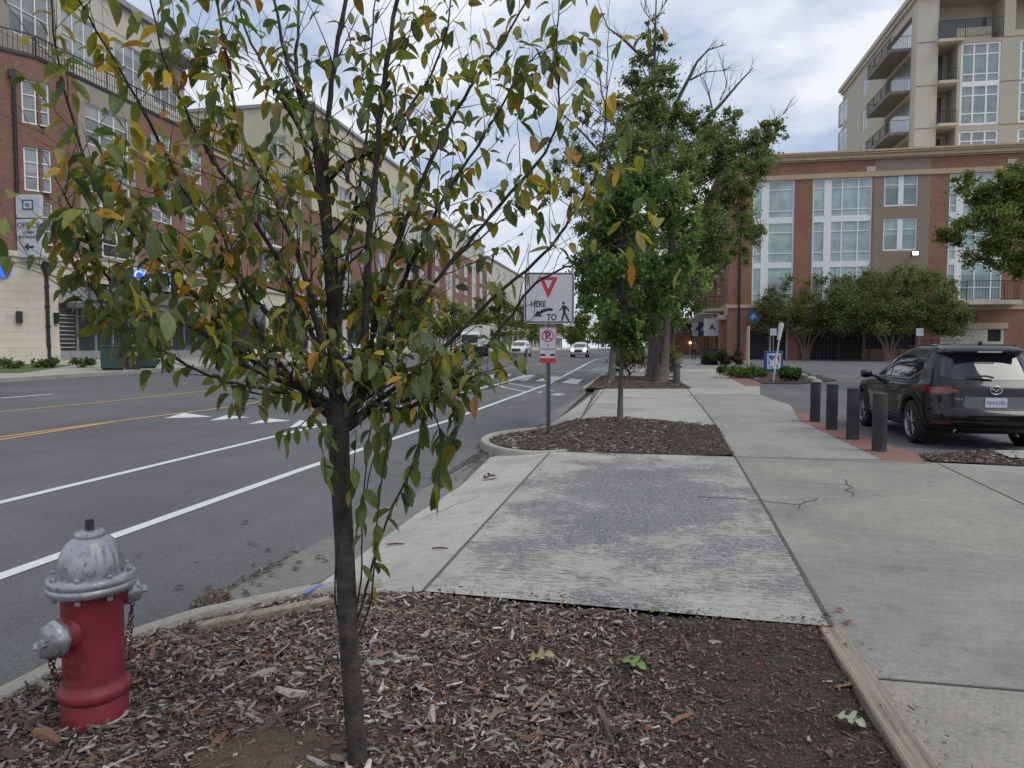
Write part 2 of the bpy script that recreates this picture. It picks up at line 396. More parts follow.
# apron (dropped kerb) and tree lawn panels of light concrete
ap = pp([(320, 584), (357, 559), (416, 515), (460, 487), (490, 458)], z_apron)
sheet('apron', ap + [(-2.05, 11.4), (-1.42, 10.9), (-1.42, 4.41), (-1.9, 4.37)], z_apron, .004, M['conc_apron'])
sheet('sidewalk', [(-1.42, 4.41), (-1.42, 10.85), (1.31, 10.8), (1.07, 4.27)], z_walk, .004, M['conc_light'])
ap2 = pp([(545, 427), (575, 408), (593, 394), (604, 384)], z_apron)
sheet('apron', ap2 + [(-1.85, 27.2), (-1.42, 27), (-1.42, 15.2)], z_apron, .004, M['conc_apron'])
sheet('sidewalk', [(-1.42, 15.2), (-1.42, 90), (1.45, 90), (1.45, 15.2)], z_walk, .0035, M['conc_far'])
# main walk, panels of different age
E1 = [P(*p) for p in ((760, 386), (790, 405), (800, 421), (884, 461))]
sheet('sidewalk', [(1.07, 4.27), (1.31, 10.8), (3.4, 10.85), (3.98, 10.6), (8, 6.0), (8, 5.95), (1.13, 6.0)][:3] + [P(932, 463), (8, 7.0), (8, 5.98), (1.17, 6.05)], z_walk, .004, M['conc_tan'])
sheet('sidewalk', [P(824, 615), (1.17, 6.05), (8, 5.98), (8, 3.55), (1.11, 3.62), (1.07, 4.27)], z_walk, .0045, M['conc_grey'])
sheet('sidewalk', [(1.11, 3.62), (8, 3.55), (8, -6), (1.11, -6)], z_walk, .004, M['conc_tan'])
sheet('sidewalk', [P(932, 463), P(1024, 467), (12, 10.9), (12, 6), (8, 7.0)], z_walk, .0042, M['conc_blue'])
sheet('sidewalk', [(1.31, 10.8), (3.4, 10.9), E1[2], P(809, 417), P(790, 405), P(760, 395), (1.45, 23.8), (1.45, 15.6)], z_walk, .004, M['conc_blue'])
sheet('sidewalk', [(1.45, 23.8), P(760, 395), E1[0], P(737, 377), P(727, 369), P(640, 369), (-1.42, 42), (-1.42, 38), (1.45, 36)], z_walk, .0038, M['conc_far'])
sheet('plaza', [P(727, 369), P(640, 369), (-2.1, 44), (-2.1, 120), (8.15, 120), (8.15, 58), (6.2, 52)], z_walk, .0045, M['plaza'])
# parking lot
lot = [(2.0, 50), (2.0, 17), (3.1, 12.5), P(868, 441), P(918, 455), P(992, 453), (14, 11.6), (60, 11.6), (60, 73), (8.15, 73.5), (8.15, 58), (2.0, 58)]
sheet('parking_lot', lot, z_walk, .002, M['asphalt2'])
sheet('brick_paving', [P(790, 404.5), P(810, 417), P(839, 429), P(868, 438), P(918, 455), P(925, 462.5), P(884, 461), P(799, 420)], z_walk, .007, M['paver'])
sheet('brick_paving', [P(718, 372), P(728, 373), P(760, 382), P(759, 386), P(745, 386)], z_walk, .009, M['paver'])
# joints and cracks
jb = MB()
def strip(pts, wd, zf=z_walk, off=.0085, m=0, b=jb):
    for i in range(len(pts) - 1):
        a = Vector(pts[i]); c = Vector(pts[i + 1]); d = (c - a); nn = Vector((-d.y, d.x)).normalized() * wd / 2
        vs = [a + nn, a - nn, c - nn, c + nn]
        b.add([(v.x, v.y, zf(v.x, v.y) + off) for v in vs], [(0, 1, 2, 3)], m)
def jag(p, q, n=10, amp=.03):
    a = Vector(p); c = Vector(q); d = c - a; nn = Vector((-d.y, d.x)).normalized()
    return [a + d * (i / n) + nn * (random.uniform(-amp, amp) if 0 < i < n else 0) for i in range(n + 1)]
strip([(-1.42, 4.41), (-1.42, 10.8)], .022); strip([(1.07, 4.27), (1.19, 7.2), (1.31, 10.8), (1.47, 16), ], .028)
strip([(1.47, 16), (1.5, 20), (1.5, 27)], .03); strip([(-1.42, 15.2), (-1.42, 27)], .03)
strip([(1.3, 10.8), (3.9, 10.62)], .02); strip([(1.11, 3.62), (8, 3.55)], .018); strip([P(938, 464), P(1024, 505), P(1100, 542)], .02)
strip([(-1.42, 10.83), (1.3, 10.8)], .025)
strip(jag(P(697, 497), P(765, 501), 8, .02), .016); strip(jag(P(764, 502), P(800, 505), 6, .03), .02); strip(jag(P(800, 505), P(818, 499), 5, .03), .018)
strip(jag(P(800, 505), P(797, 510), 3, .02), .012); strip(jag(P(845, 480), P(852, 497), 6, .05), .014); strip(jag(P(780, 481), P(850, 486), 9, .03), .008)
strip(jag(P(480, 497, z_apron), P(420, 520, z_apron), 10, .04), .008, z_apron)
strip([(2.6, 23.5), (1.45, 23.5)], .02); strip([(4.2, 23.5), (1.45, 23.5)], .02); strip(jag(P(740, 424), P(800, 421), 8, .03), .015)
for y in (28, 33, 38, 44): strip([(1.45, y), (4.3, y - .2)], .025)
for y in (18.5, 22): strip([(-2.0, y), (1.45, y)], .02)
tag(jb.build('sidewalk_joints', M['joint']), kind='structure')
# ------------------------------------------------------------------ street markings
LX = -4.72
def rl(name, pts, wd, mat, off=.006):
    b = MB()
    # split at terrain break
    for i in range(len(pts) - 1):
        (x0, y0), (x1, y1) = pts[i], pts[i + 1]
        ys = [y0] + [k for k in (16, 66) if min(y0, y1) < k < max(y0, y1)] + [y1]
        for a_, b_ in zip(ys, ys[1:]):
            f0 = (a_ - y0) / (y1 - y0) if y1 != y0 else 0; f1 = (b_ - y0) / (y1 - y0) if y1 != y0 else 1
            strip([(x0 + (x1 - x0) * f0, a_), (x0 + (x1 - x0) * f1, b_)], wd, z_road, off, 0, b)
    return tag(b.build(name, mat), kind='structure')
rp_ = lambda x, y: P(x, y, z_road)
rl('road_line', [(-4.62, -5), rp_(0, 577), rp_(300, 470.5), rp_(420, 430), rp_(480, 409), rp_(550, 383.5), (-4.5, 60), (-4.3, 200)], .13, M['line'])
rl('road_line', [(-6.7, -5), rp_(0, 503), rp_(300, 430.5), rp_(400, 407), rp_(480, 388.5), rp_(519, 379.3)], .12, M['line'])
rl('road_line', [rp_(497, 384.5), rp_(505, 388), rp_(527, 392)], .12, M['line']); rl('road_line', [rp_(507, 383), rp_(537, 388.5)], .12, M['line'])
rl('road_line', [rp_(540, 373), rp_(580, 380)], .1, M['line_f']); rl('road_line', [rp_(545, 372), rp_(600, 369.5)], .2, M['line_f'])
rl('yellow_line', [(-11.0, -5), rp_(0, 437.5), rp_(115, 421.5), rp_(249, 404.3), (-10.9, 22.8)], .11, M['line_y'])
rl('yellow_line', [(-10.8, -5), (-10.8, 4), rp_(0, 440), rp_(112, 422.5)], .11, M['line_y'])
rl('yellow_line', [(-14.5, -5), rp_(0, 412), rp_(234, 388), (-14.3, 27)], .11, M['line_y'])
rl('yellow_line', [rp_(500, 369.3), rp_(540, 363.6), (-9.5, 120)], .13, M['line_y'])
rl('road_line', [rp_(0, 398.3), rp_(53, 394.2)], .14, M['line'])
def quadmark(name, pxs, mat, off=.006):
    pts = [rp_(*p) for p in pxs]
    b = MB(); b.add([(x, y, z_road(x, y) + off) for x, y in pts], [tuple(range(len(pts)))])
    return tag(b.build(name, mat), kind='structure')
for tr in ([(165, 418.5), (212, 417.2), (184, 413)], [(209, 421), (250, 417.6), (226, 415.6)], [(248, 424.5), (291, 421), (268, 418.6)], [(289, 428), (326, 424.5), (300, 420.5)]):
    quadmark('yield_marking', tr, M['line'])
for q in ([(482, 378), (495, 374.2), (512, 374.4), (505, 378.6)], [(507, 380.5), (524, 375), (537, 375.4), (526, 380.8)], [(535, 381.2), (548, 376.5), (560, 376.8), (553, 382)],
          [(561, 383), (571, 379), (583, 379.5), (577, 384.2)], [(455, 376), (470, 372.8), (485, 373), (476, 376.5)], [(424, 375), (445, 372), (458, 372.3), (444, 375.5)], [(396, 374), (418, 371.2), (430, 371.5), (415, 374.4)]):
    quadmark('crosswalk_bar', q, M['line'])
quadmark('bike_lane_paint', [(586, 374), (597, 366.5), (610, 366.5), (605, 374)], M['green_lane'], .005)
for q in ([(536, 392.5), (543, 391), (541, 393.5)], [(550, 395.3), (556, 393.2), (566, 394), (560, 396)], [(546, 391.5), (552, 390), (554, 391)]):
    quadmark('bike_lane_marking', q, M['line_f'])
# ------------------------------------------------------------------ kerbs (raised stone edging)
def kerb(pts, wd=.15, h0=-.25, top=.01, zf=z_walk, mat=M['kerb']):
    b = MB(); pts = [Vector(p) for p in pts]; vs = []
    for i, p in enumerate(pts):
        t = (pts[min(i + 1, len(pts) - 1)] - pts[max(0, i - 1)]).normalized(); n = Vector((-t.y, t.x)) * wd / 2
        z = zf(p.x, p.y)
        for q, zz, s in ((p + n, h0, 1), (p + n, top - .03, 1), (p + n * .75, top, 1), (p - n * .75, top, 1), (p - n, top - .03, 1), (p - n, h0, 1)):
            vs.append((q.x, q.y, z + zz))
    fs = []
    for i in range(len(pts) - 1):
        for k in range(5): fs.append((i * 6 + k, i * 6 + k + 1, i * 6 + 7 + k, i * 6 + 6 + k))
    fs.append((0, 1, 2, 3, 4, 5)); e = (len(pts) - 1) * 6; fs.append(tuple(e + k for k in (5, 4, 3, 2, 1, 0)))
    b.add(vs, fs); return tag(b.build('kerb', mat, auto=R(40)), kind='structure')
kerb([(-2.95, -3)] + pp([(0, 695), (65, 662), (130, 635), (200, 612.5), (262, 599), (310, 589)]) + [(-2.0, 4.44), (-1.8, 4.6)], .13, top=.012)
def smooth(pts, n=4):
    out = []
    for i in range(len(pts) - 1):
        p0 = Vector(pts[max(0, i - 1)]); p1 = Vector(pts[i]); p2 = Vector(pts[i + 1]); p3 = Vector(pts[min(len(pts) - 1, i + 2)])
        for k in range(n):
            t = k / n
            out.append(.5 * ((2 * p1) + (-p0 + p2) * t + (2 * p0 - 5 * p1 + 4 * p2 - p3) * t * t + (-p0 + 3 * p1 - 3 * p2 + p3) * t ** 3))
    out.append(Vector(pts[-1])); return out
bed2_k = pp([(566, 450.5), (540, 452), (510, 450), (490, 445), (485, 439), (495, 433.5), (515, 430.5), (548, 427)])
kerb(smooth(bed2_k), .16, top=.012)
kerb([(-2.2, 25.9), (-2.2, 27), (-2.15, 34), (-2.1, 44), (-2.1, 60), (-2.1, 120)], .15, top=.02, h0=-.3)
tb = MB(); tb.bx(.98, 1.11, -2.5, 4.2, -.2, .03)
tim = tag(tb.build('timber_edging', M['timber']), 'weathered grey timber along the right side of the mulch bed', 'timber edging'); bevel(tim, .012)
tb = MB(); a = Vector(P(196, 630)); c = Vector(P(330, 603)); d = (c - a); ang = math.atan2(d.y, d.x)
tb.box(((a.x + c.x) / 2, (a.y + c.y) / 2, -.01), (d.length, .075, .09), rz=ang)
tim2 = tag(tb.build('timber_edging', M['timber']), 'thin grey timber half buried in mulch beside the kerb behind the hydrant', 'timber edging'); bevel(tim2, .01)
# ------------------------------------------------------------------ mulch beds
def mulch_bed(poly, hf, res, mat, name='mulch_soil'):
    xs = [p[0] for p in poly]; ys = [p[1] for p in poly]
    bm = bmesh.new(); f = bm.faces.new([bm.verts.new((x, y, 0)) for x, y in poly])
    if f.normal.z < 0: f.normal_flip()
    x = min(xs)
    for ax, lo, hi in ((0, min(xs), max(xs)), (1, min(ys), max(ys))):
        k = lo + res
        while k < hi:
            no = (1, 0, 0) if ax == 0 else (0, 1, 0)
            bmesh.ops.bisect_plane(bm, geom=bm.verts[:] + bm.edges[:] + bm.faces[:], plane_co=(k, 0, 0) if ax == 0 else (0, k, 0), plane_no=no); k += res
    for v in bm.verts: v.co.z = hf(v.co.x, v.co.y)
    me = bpy.data.meshes.new(name); bm.to_mesh(me); bm.free(); me.materials.append(mat)
    me.polygons.foreach_set('use_smooth', [True] * len(me.polygons))
    o = bpy.data.objects.new(name, me); COL.objects.link(o); return tag(o, kind='structure')
def inside(x, y, poly):
    r = False; j = len(poly) - 1
    for i in range(len(poly)):
        xi, yi = poly[i]; xj, yj = poly[j]
        if (yi > y) != (yj > y) and x < (xj - xi) * (y - yi) / (yj - yi) + xi: r = not r
        j = i
    return r
bed1 = [(-2.9, -1.5)] + pp([(0, 700), (65, 667), (130, 641), (200, 618), (262, 604), (310, 594)]) + [(-1.95, 4.34), (-1.42, 4.38), (1.03, 4.25), (.98, 4.1), (.98, -1.5)]
def h1(x, y):
    z = -.012 + .035 * noise.noise(Vector((x * 1.1, y * 1.1, 3))) + .02 * noise.noise(Vector((x * 4, y * 4, 9)))
    z += .09 * math.exp(-((x + 1.25) ** 2 / .25 + (y - 2.3) ** 2 / .12)) + .04 * math.exp(-((x + 1.9) ** 2 + (y - 2.4) ** 2) / .3)
    return min(z, .0 + .1 * (4.35 - y) + .02) if y > 3.9 else z
sheet('mulch_soil', [P(905, 455), P(1070, 451), P(1070, 468), P(930, 463.5)], z_walk, .0015, M['dirt'])
soil = sm('dark_mulch_soil', (.06, .043, .033), .95, .35, 6, bump=1.0, bscale=70, bdist=.03, fine=.5)
mulch_bed(bed1, h1, .12, soil)
bed2 = [tuple(p) for p in pp([(620, 457.5), (560, 450), (540, 449.5), (512, 447.5), (494, 443.5), (490, 439), (499, 435), (520, 432), (550, 427)])] + [(-1.42, 15.5), (1.47, 15.7), (1.36, 11.05), (-.6, 10.95)]
def h2(x, y): return -.01 + .03 * noise.noise(Vector((x, y, 5))) + .16 * math.exp(-((x + .49) ** 2 / 1.3 + (y - 14.6) ** 2 / .9)) + .0
mulch_bed(bed2, h2, .3, soil)
bed3 = [(-2.1, 25.9), (1.62, 26.4), (1.5, 28.9), (-2.05, 30.2)]; bed3b = [(-2.05, 31.4), (1.45, 31.2), (1.4, 36), (-2.05, 36)]
def h3(x, y): return g(y) + .02 + .12 * math.exp(-((x + .1) ** 2 / 3 + (y - 29) ** 2 / 3)) * 0 + .03 * noise.noise(Vector((x, y, 8)))
for bd in ([(-2.1, 25.9), (1.62, 26.4), (1.35, 34.8), (-2.05, 34.8)],): mulch_bed(bd, h3, .6, soil)
sheet('sidewalk', [(.2, 31.2), (1.52, 31.0), (1.5, 32.6), (.2, 32.8)], z_walk, .07, M['conc_far'])
bed4 = [P(918, 455), P(992, 452), P(1060, 452), P(1060, 468), P(1024, 467), P(932, 462.5)]
mulch_bed(bed4, lambda x, y: .015 + .02 * noise.noise(Vector((x * 3, y * 3, 1))), .25, soil)
sheet('concrete_edge', [P(992, 453.5), P(1060, 453.5), P(1060, 464), P(1010, 461)], z_walk, .05, M['conc_far'])
bed5 = [P(728, 372), P(742, 369), P(790, 369), P(838, 381), P(800, 384.5), P(762, 384), P(760, 382)]
mulch_bed(bed5, lambda x, y: g(y) + .03, .8, soil)
def chips(name, n, poly, hf, size, seed, dens=None, tint=None, kind='stuff'):
    rnd = np.random.RandomState(seed); xs = [p[0] for p in poly]; ys = [p[1] for p in poly]
    V = []; F = []; C = []; k = 0
    pal = [((.33, .30, .27), 2.6), ((.24, .21, .19), 4.2), ((.17, .13, .105), 5), ((.11, .08, .062), 5.5), ((.18, .10, .062), 2), ((.065, .047, .037), 5), ((.42, .40, .38), .6)]
    wts = np.array([q[1] for q in pal], float)
    while k < n:
        x = rnd.uniform(min(xs), max(xs)); y = rnd.uniform(min(ys), max(ys))
        if not inside(x, y, poly): continue
        dark = tint(x, y) if tint else 0
        if dens and rnd.rand() > dens(x, y): continue
        w_ = wts.copy(); w_[[0, 1, 6]] *= (1 - dark); w_[[3, 5]] *= (1 + 2.0 * dark); w_ /= w_.sum()
        c = pal[rnd.choice(len(pal), p=w_)][0]; br = rnd.uniform(.75, 1.2)
        Ln = size * min(4.2, rnd.lognormal(0, .72)) * (1 - .45 * dark); Wd = Ln * rnd.uniform(.10, .38) + .002; Th = min(Wd * .5, .008)
        a = rnd.uniform(0, math.pi * 2); tl = rnd.normal(0, .22); rl_ = rnd.normal(0, .5); bend = rnd.normal(0, .12) * Ln
        ux = Vector((math.cos(a) * math.cos(tl), math.sin(a) * math.cos(tl), math.sin(tl))); uy = Vector((-math.sin(a), math.cos(a), 0)); uz = ux.cross(uy)
        uy2 = uy * math.cos(rl_) + uz * math.sin(rl_); uz2 = ux.cross(uy2)
        z = hf(x, y) + abs(math.sin(tl)) * Ln * .5 + rnd.uniform(0, .014)
        cc = Vector((x, y, z)); n0 = len(V)
        for s, wf in ((-.5, .55), (0, 1), (.5, rnd.uniform(.2, .8))):
            c0 = cc + ux * (Ln * s) + uy2 * (bend if s == 0 else 0)
            V += [c0 + uy2 * Wd / 2 * wf, c0 + uz2 * Th, c0 - uy2 * Wd / 2 * wf]
        for q in (0, 3):
            F += [(n0 + q, n0 + q + 1, n0 + q + 4, n0 + q + 3), (n0 + q + 1, n0 + q + 2, n0 + q + 5, n0 + q + 4)]
        col = (c[0] * br, c[1] * br, c[2] * br, 1); C += [col] * 4
        k += 1
    b = MB(); b.v = [tuple(v) for v in V]; b.f = F; b.m = [0] * len(F); b.c = C
    return tag(b.build(name, M['chips']), kind=kind)
def tint1(x, y):
    t = .5 + .5 * math.tanh((x - .15 + .3 * noise.noise(Vector((x * 1.5, y * 1.5, 2)))) * 3.2)
    t = max(t, .85 * math.exp(-((x + .6) ** 2 / .6 + (y - 1.6) ** 2 / .3)), .8 * math.exp(-((x + 1.35) ** 2 / .12 + (y - 2.35) ** 2 / .06)))
    return min(.93, t)
soil_hole = lambda x, y: 1 - .72 * math.exp(-((x + 1.32) ** 2 / .09 + (y - 2.42) ** 2 / .07))
chips('wood_chip_mulch', 56000, [(-2.9, 1.5), (-2.9, 2.7)] + bed1[2:-1] + [(.98, 1.5)], h1, .0155, 3, dens=soil_hole, tint=tint1)
chips('wood_shreds', 2600, [(-2.9, 1.5), (-2.9, 2.7)] + bed1[2:-1] + [(.98, 1.5)], h1, .034, 23, dens=lambda x, y: (1 - tint1(x, y)) ** 1.2 * soil_hole(x, y) * (.5 + noise.noise(Vector((x * 2.2, y * 2.2, 6)))), tint=lambda x, y: 0)
chips('wood_chip_mulch', 9000, bed2, h2, .035, 5, tint=lambda x, y: .25 if x < .4 else .75)
chips('wood_chip_mulch', 2500, [(-2.1, 25.9), (1.62, 26.4), (1.4, 34.8), (-2.05, 34.8)], h3, .06, 6, tint=lambda x, y: .6)
chips('wood_chip_mulch', 2500, bed4, lambda x, y: .02, .03, 8, tint=lambda x, y: .4)
chips('wood_chip_mulch', 900, bed5, lambda x, y: g(y) + .04, .07, 9, tint=lambda x, y: .6)

# bare sandy soil heaped at the foot of the young tree
mnd = []
for k in range(26):
    a = 2 * math.pi * k / 26; rr = 1 + .6 * noise.noise(Vector((math.cos(a) * 2.5, math.sin(a) * 2.5, 4))) + random.uniform(-.12, .12); mnd.append((-1.34 + .25 * rr * math.cos(a), 2.36 + .24 * rr * math.sin(a)))
mulch_bed(mnd, lambda x, y: h1(x, y) + .012 * max(0, 1 - ((x + 1.36) ** 2 / .09 + (y - 2.36) ** 2 / .07)) + .004, .03, sm('sandy_soil', (.115, .085, .05), .95, .3, 14, bump=1.0, bscale=120, bdist=.02, fine=.5), 'soil_mound')
gp = pp([(150, 624), (205, 598), (260, 570), (330, 540), (345, 560), (325, 580), (262, 597), (200, 611)], z_road)
chips('gutter_debris', 900, gp, lambda x, y: z_road(x, y) + .006, .014, 12, tint=lambda x, y: .8, dens=lambda x, y: max(0, noise.noise(Vector((x * 2.5, y * 2.5, 4))) * 1.8))
chips('gutter_debris', 420, pp([(185, 612), (222, 596), (232, 602), (200, 610)], z_road), lambda x, y: z_road(x, y) + .01, .03, 13, tint=lambda x, y: .85)
chips('gutter_debris', 260, pp([(470, 455), (500, 452), (478, 470), (462, 474)], z_road), lambda x, y: z_road(x, y) + .012, .03, 14, tint=lambda x, y: .85)
# chips spilled on to the slab and the kerb
chips('spilled_mulch', 260, [(-1.4, 4.40), (1.05, 4.25), (1.05, 4.36), (-1.4, 4.55)], lambda x, y: .006, .013, 15, tint=lambda x, y: .5)
chips('spilled_mulch', 200, [(1.0, 1.0), (1.25, 1.0), (1.22, 4.2), (1.0, 4.2)], lambda x, y: .03 if x < 1.11 else .008, .012, 16, tint=lambda x, y: .5)
# ------------------------------------------------------------------ facades
class Face:
    """a wall plane: origin o, direction u (to the right seen from outside), local y points into the building"""
    def __init__(s, o, ang): s.o = Vector(o); s.a = ang; s.U = Vector((math.cos(ang), math.sin(ang), 0)); s.I = Vector((-math.sin(ang), math.cos(ang), 0))
    def px(s, px, py):
        d = Vector(ray(px, py)); den = d.dot(s.I); t = (s.o - Vector((0, 0, EYE))).dot(s.I) / den
        p = Vector((0, 0, EYE)) + d * t - s.o
        return (p.dot(s.U), p.z + s.o.z)
    def pt(s, u, z, d=0): return Vector((s.o.x, s.o.y, 0)) + s.U * u + s.I * d + Vector((0, 0, z))
    def place(s, o, parent, u=0, z=0, d=0):
        o.parent = parent
        o.location = s.pt(u, z, d) - parent.location
        o.rotation_euler = (0, 0, s.a); return o
def wall(name, face, parent, u0, u1, z0, z1, openings, matf, mats, depth=.2):
    """openings (ua,ub,za,zb[,matindex]) are real holes with reveals; matf(u,z)->material index; extra cuts come from matf.cuts"""
    us = {u0, u1}; zs = {z0, z1}
    for op in openings: us |= {op[0], op[1]}; zs |= {op[2], op[3]}
    us |= {c for c in getattr(matf, 'us', ()) if u0 < c < u1}; zs |= {c for c in getattr(matf, 'zs', ()) if z0 < c < z1}
    us = sorted(u for u in us if u0 <= u <= u1); zs = sorted(z for z in zs if z0 <= z <= z1)
    b = MB()
    for i in range(len(us) - 1):
        for j in range(len(zs) - 1):
            if us[i + 1] - us[i] < 1e-5 or zs[j + 1] - zs[j] < 1e-5: continue
            cu, cz = (us[i] + us[i + 1]) / 2, (zs[j] + zs[j + 1]) / 2
            if any(o[0] < cu < o[1] and o[2] < cz < o[3] for o in openings): continue
            b.add([(us[i], 0, zs[j]), (us[i + 1], 0, zs[j]), (us[i + 1], 0, zs[j + 1]), (us[i], 0, zs[j + 1])], [(0, 1, 2, 3)], matf(cu, cz))
    for o in openings:
        a, c, d, e_ = o[:4]; m = matf(a - .01, (d + e_) / 2)
        D = depth
        b.add([(a, 0, d), (c, 0, d), (c, 0, e_), (a, 0, e_), (a, D, d), (c, D, d), (c, D, e_), (a, D, e_)],
              [(0, 4, 5, 1), (1, 5, 6, 2), (2, 6, 7, 3), (3, 7, 4, 0)], m)
    o = b.build(name, mats); return face.place(o, parent)
WCACHE = {}
def window(parent, face, u0, u1, z0, z1, nx=2, rows=(.5,), frame='white_frame', pane='pane_l', fw=.07, mull=None, inset=.1, name='window', big=None):
    w_, h_ = round(u1 - u0, 2), round(z1 - z0, 2)
    key = (w_, h_, nx, tuple(rows), frame, pane, fw, str(mull), str(big))
    if key not in WCACHE:
        b = MB(); e = .003
        b.bx(e, fw, -.03, .06, e, h_ - e); b.bx(w_ - fw, w_ - e, -.03, .06, e, h_ - e)
        b.bx(fw, w_ - fw, -.03, .06, e, fw); b.bx(fw, w_ - fw, -.03, .06, h_ - fw, h_ - e)
        xs = [w_ * (k + 1) / nx for k in range(nx - 1)] if mull is None else [w_ * q for q in mull]
        wid = [fw * .8] * len(xs)
        if big:
            for q, bw in big: xs.append(w_ * q); wid.append(bw)
        for x, ww in zip(xs, wid): b.bx(x - ww / 2, x + ww / 2, -.026 if ww < .3 else -.05, .05, fw + .002, h_ - fw - .002)
        for r in rows:
            rr, rw = (r, fw * .6) if not isinstance(r, tuple) else r
            z = h_ * rr; b.bx(fw + .002, w_ - fw - .002, -.02 if rw < .25 else -.042, .045, z - rw / 2, z + rw / 2)
        p = MB(); p.bx(fw * .5, w_ - fw * .5, .03, .05, fw * .5, h_ - fw * .5)
        WCACHE[key] = (b.mesh('window', M[frame]), p.mesh('pane', M[pane]))
    mf, mp_ = WCACHE[key]
    o = bpy.data.objects.new(name, mf); COL.objects.link(o); face.place(o, parent, u0, z0, inset)
    q = bpy.data.objects.new('pane', mp_); COL.objects.link(q); q.parent = o
    return o
def mf_(fn, us=(), zs=()): fn.us = us; fn.zs = zs; return fn
def text_obj(txt, size, mat, name='lettering', parent=None, loc=(0, 0, 0), rot=(0, 0, 0), ext=.01, align='CENTER', sx=1.0, bold=0):
    cu = bpy.data.curves.new('t', 'FONT'); cu.body = txt; cu.size = size; cu.extrude = ext; cu.align_x = align; cu.align_y = 'CENTER'; cu.offset = bold
    to = bpy.data.objects.new('t', cu); COL.objects.link(to); bpy.context.view_layer.update()
    me = bpy.data.meshes.new_from_object(to.evaluated_get(bpy.context.evaluated_depsgraph_get()))
    bpy.data.objects.remove(to); bpy.data.curves.remove(cu)
    me.materials.clear(); me.materials.append(mat)
    o = bpy.data.objects.new(name, me); COL.objects.link(o)
    o.location = loc; o.rotation_euler = rot; o.scale = (sx, 1, 1)
    if parent: o.parent = parent
    return o
def rail(face, parent, u0, u1, z0, z1, d=0, step=.14, name='railing', ends=0):
    b = MB(); b.bx(u0, u1, -.03, .03, z1 - .05, z1); b.bx(u0, u1, -.02, .02, z0 + .08, z0 + .12)
    n = max(2, int((u1 - u0) / step))
    for k in range(n + 1):
        u = u0 + (u1 - u0) * k / n; t = .03 if k % 12 == 0 else .012
        b.bx(u - t, u + t, -t, t, z0, z1 - .05)
    if ends:
        for u in (u0, u1):
            b.bx(u - .02, u + .02, .03, ends, z1 - .05, z1)
            for k in range(1, int(ends / step)): b.bx(u - .01, u + .01, k * step - .01, k * step + .01, z0, z1 - .05)
    return face.place(b.build(name, M['black']), parent, 0, 0, d)
# ======================= long brick and stucco block across the street
FA = Face((-30, 31.2, 0), R(90))
CH = R(35)   # cut corner
FC = Face((-30 - 7 * math.sin(CH), 31.2 - 7 * math.cos(CH), 0), R(90) - CH)
zb = z_left(-30, 31)
bl = thing('apartment_block', (-36, 45, zb), 'brown brick corner apartment block with white windows above a pale stone bank front', 'building')
top1, topR, ub = 16.0, 22.4, 14.3
def bayf(u, z):
    if z < 6.35: return 1
    for a, c in ((2.6, 6.9),):
        if a < u < c: return 2
    return 0
bayf = mf_(bayf, us=(2.6, 6.9), zs=(6.35,))
ops = []; win = []
def put_w(u, w_, z, h_, nx=2, rows=(.5,)): ops.append((u, u + w_, z, z + h_)); win.append((u, u + w_, z, z + h_, nx, rows))
for z in (6.75, 9.5, 12.75):
    put_w(3.1, 3.3, z, 2.2, 3, (.33, .66)); put_w(8.3, 1.9, z, 2.2, 2, (.33, .66)); put_w(11.5, 1.9, z, 2.2, 2, (.33, .66))
shop = [(.9, 13.9, zb + .15, 5.2)]
wall('wall', FA, bl, 0, 14.6, zb - .6, top1, ops + shop, bayf, [M['brick_l'], M['stone'], M['grey_beige']])
for q in win: window(bl, FA, *q[:4], q[4], q[5])
# cut corner face
ops = []; cw = []
wa, wb = FC.px(21.5, 100)[0], FC.px(49, 100)[0]
for z in (6.8, 9.45, 12.75): cw.append((wa, wb, z, z + 2.15))
wall('wall', FC, bl, 0, 7, zb - .6, top1, cw + [(2.6, 4.4, zb + .15, 4.6), (0.2, 1.9, zb + .15, 4.6)], mf_(lambda u, z: 1 if z < 6.35 else 0, zs=(6.35,)), [M['brick_l'], M['stone']])
for q in cw: window(bl, FC, *q, 2, (.33, .66))
for a, c in ((2.6, 4.4), (.2, 1.9)): window(bl, FC, a, c, zb + .15, 4.6, 2, (.68,), frame='grey_metal', pane='pane_s', name='shop_window')
FW = Face((FC.o.x - 14, FC.o.y, 0), 0)
wall('wall', FW, bl, 0, 14, zb - .6, top1, [], mf_(lambda u, z: 1 if z < 6.35 else 0, zs=(6.35,)), [M['brick_l'], M['stone']])
# stone cornice, base course, parapet rail
b = MB(); b.bx(-.0, .88, -.06, 0, zb - .3, zb + .9); FA.place(b.build('base_course', M['stone']), bl)
b = MB(); b.bx(-.1, 14.7, -.16, .0, 6.12, 6.4); b.bx(-.05, 14.7, -.08, .0, 5.85, 6.122)
FA.place(b.build('cornice', M['stone']), bl)
b = MB(); b.bx(4.42, 7.02, -.06, 0, zb - .3, zb + .9); FC.place(b.build('base_course', M['stone']), bl)
b = MB(); b.bx(0, 7.1, -.16, .0, 6.12, 6.4); b.bx(0, 7.05, -.08, .0, 5.85, 6.122)
FC.place(b.build('cornice', M['stone']), bl)
b = MB(); b.bx(-.05, 14.6, -.06, .3, top1, top1 + .12); FA.place(b.build('coping', M['black']), bl)
b = MB(); b.bx(0, 7.05, -.06, .3, top1, top1 + .12); FC.place(b.build('coping', M['black']), bl)
rail(FA, bl, 0.1, 14.5, top1 + .12, top1 + 1.2, .1, .2); rail(FC, bl, 4.4, 6.9, top1 + .12, top1 + 1.2, .1, .2)
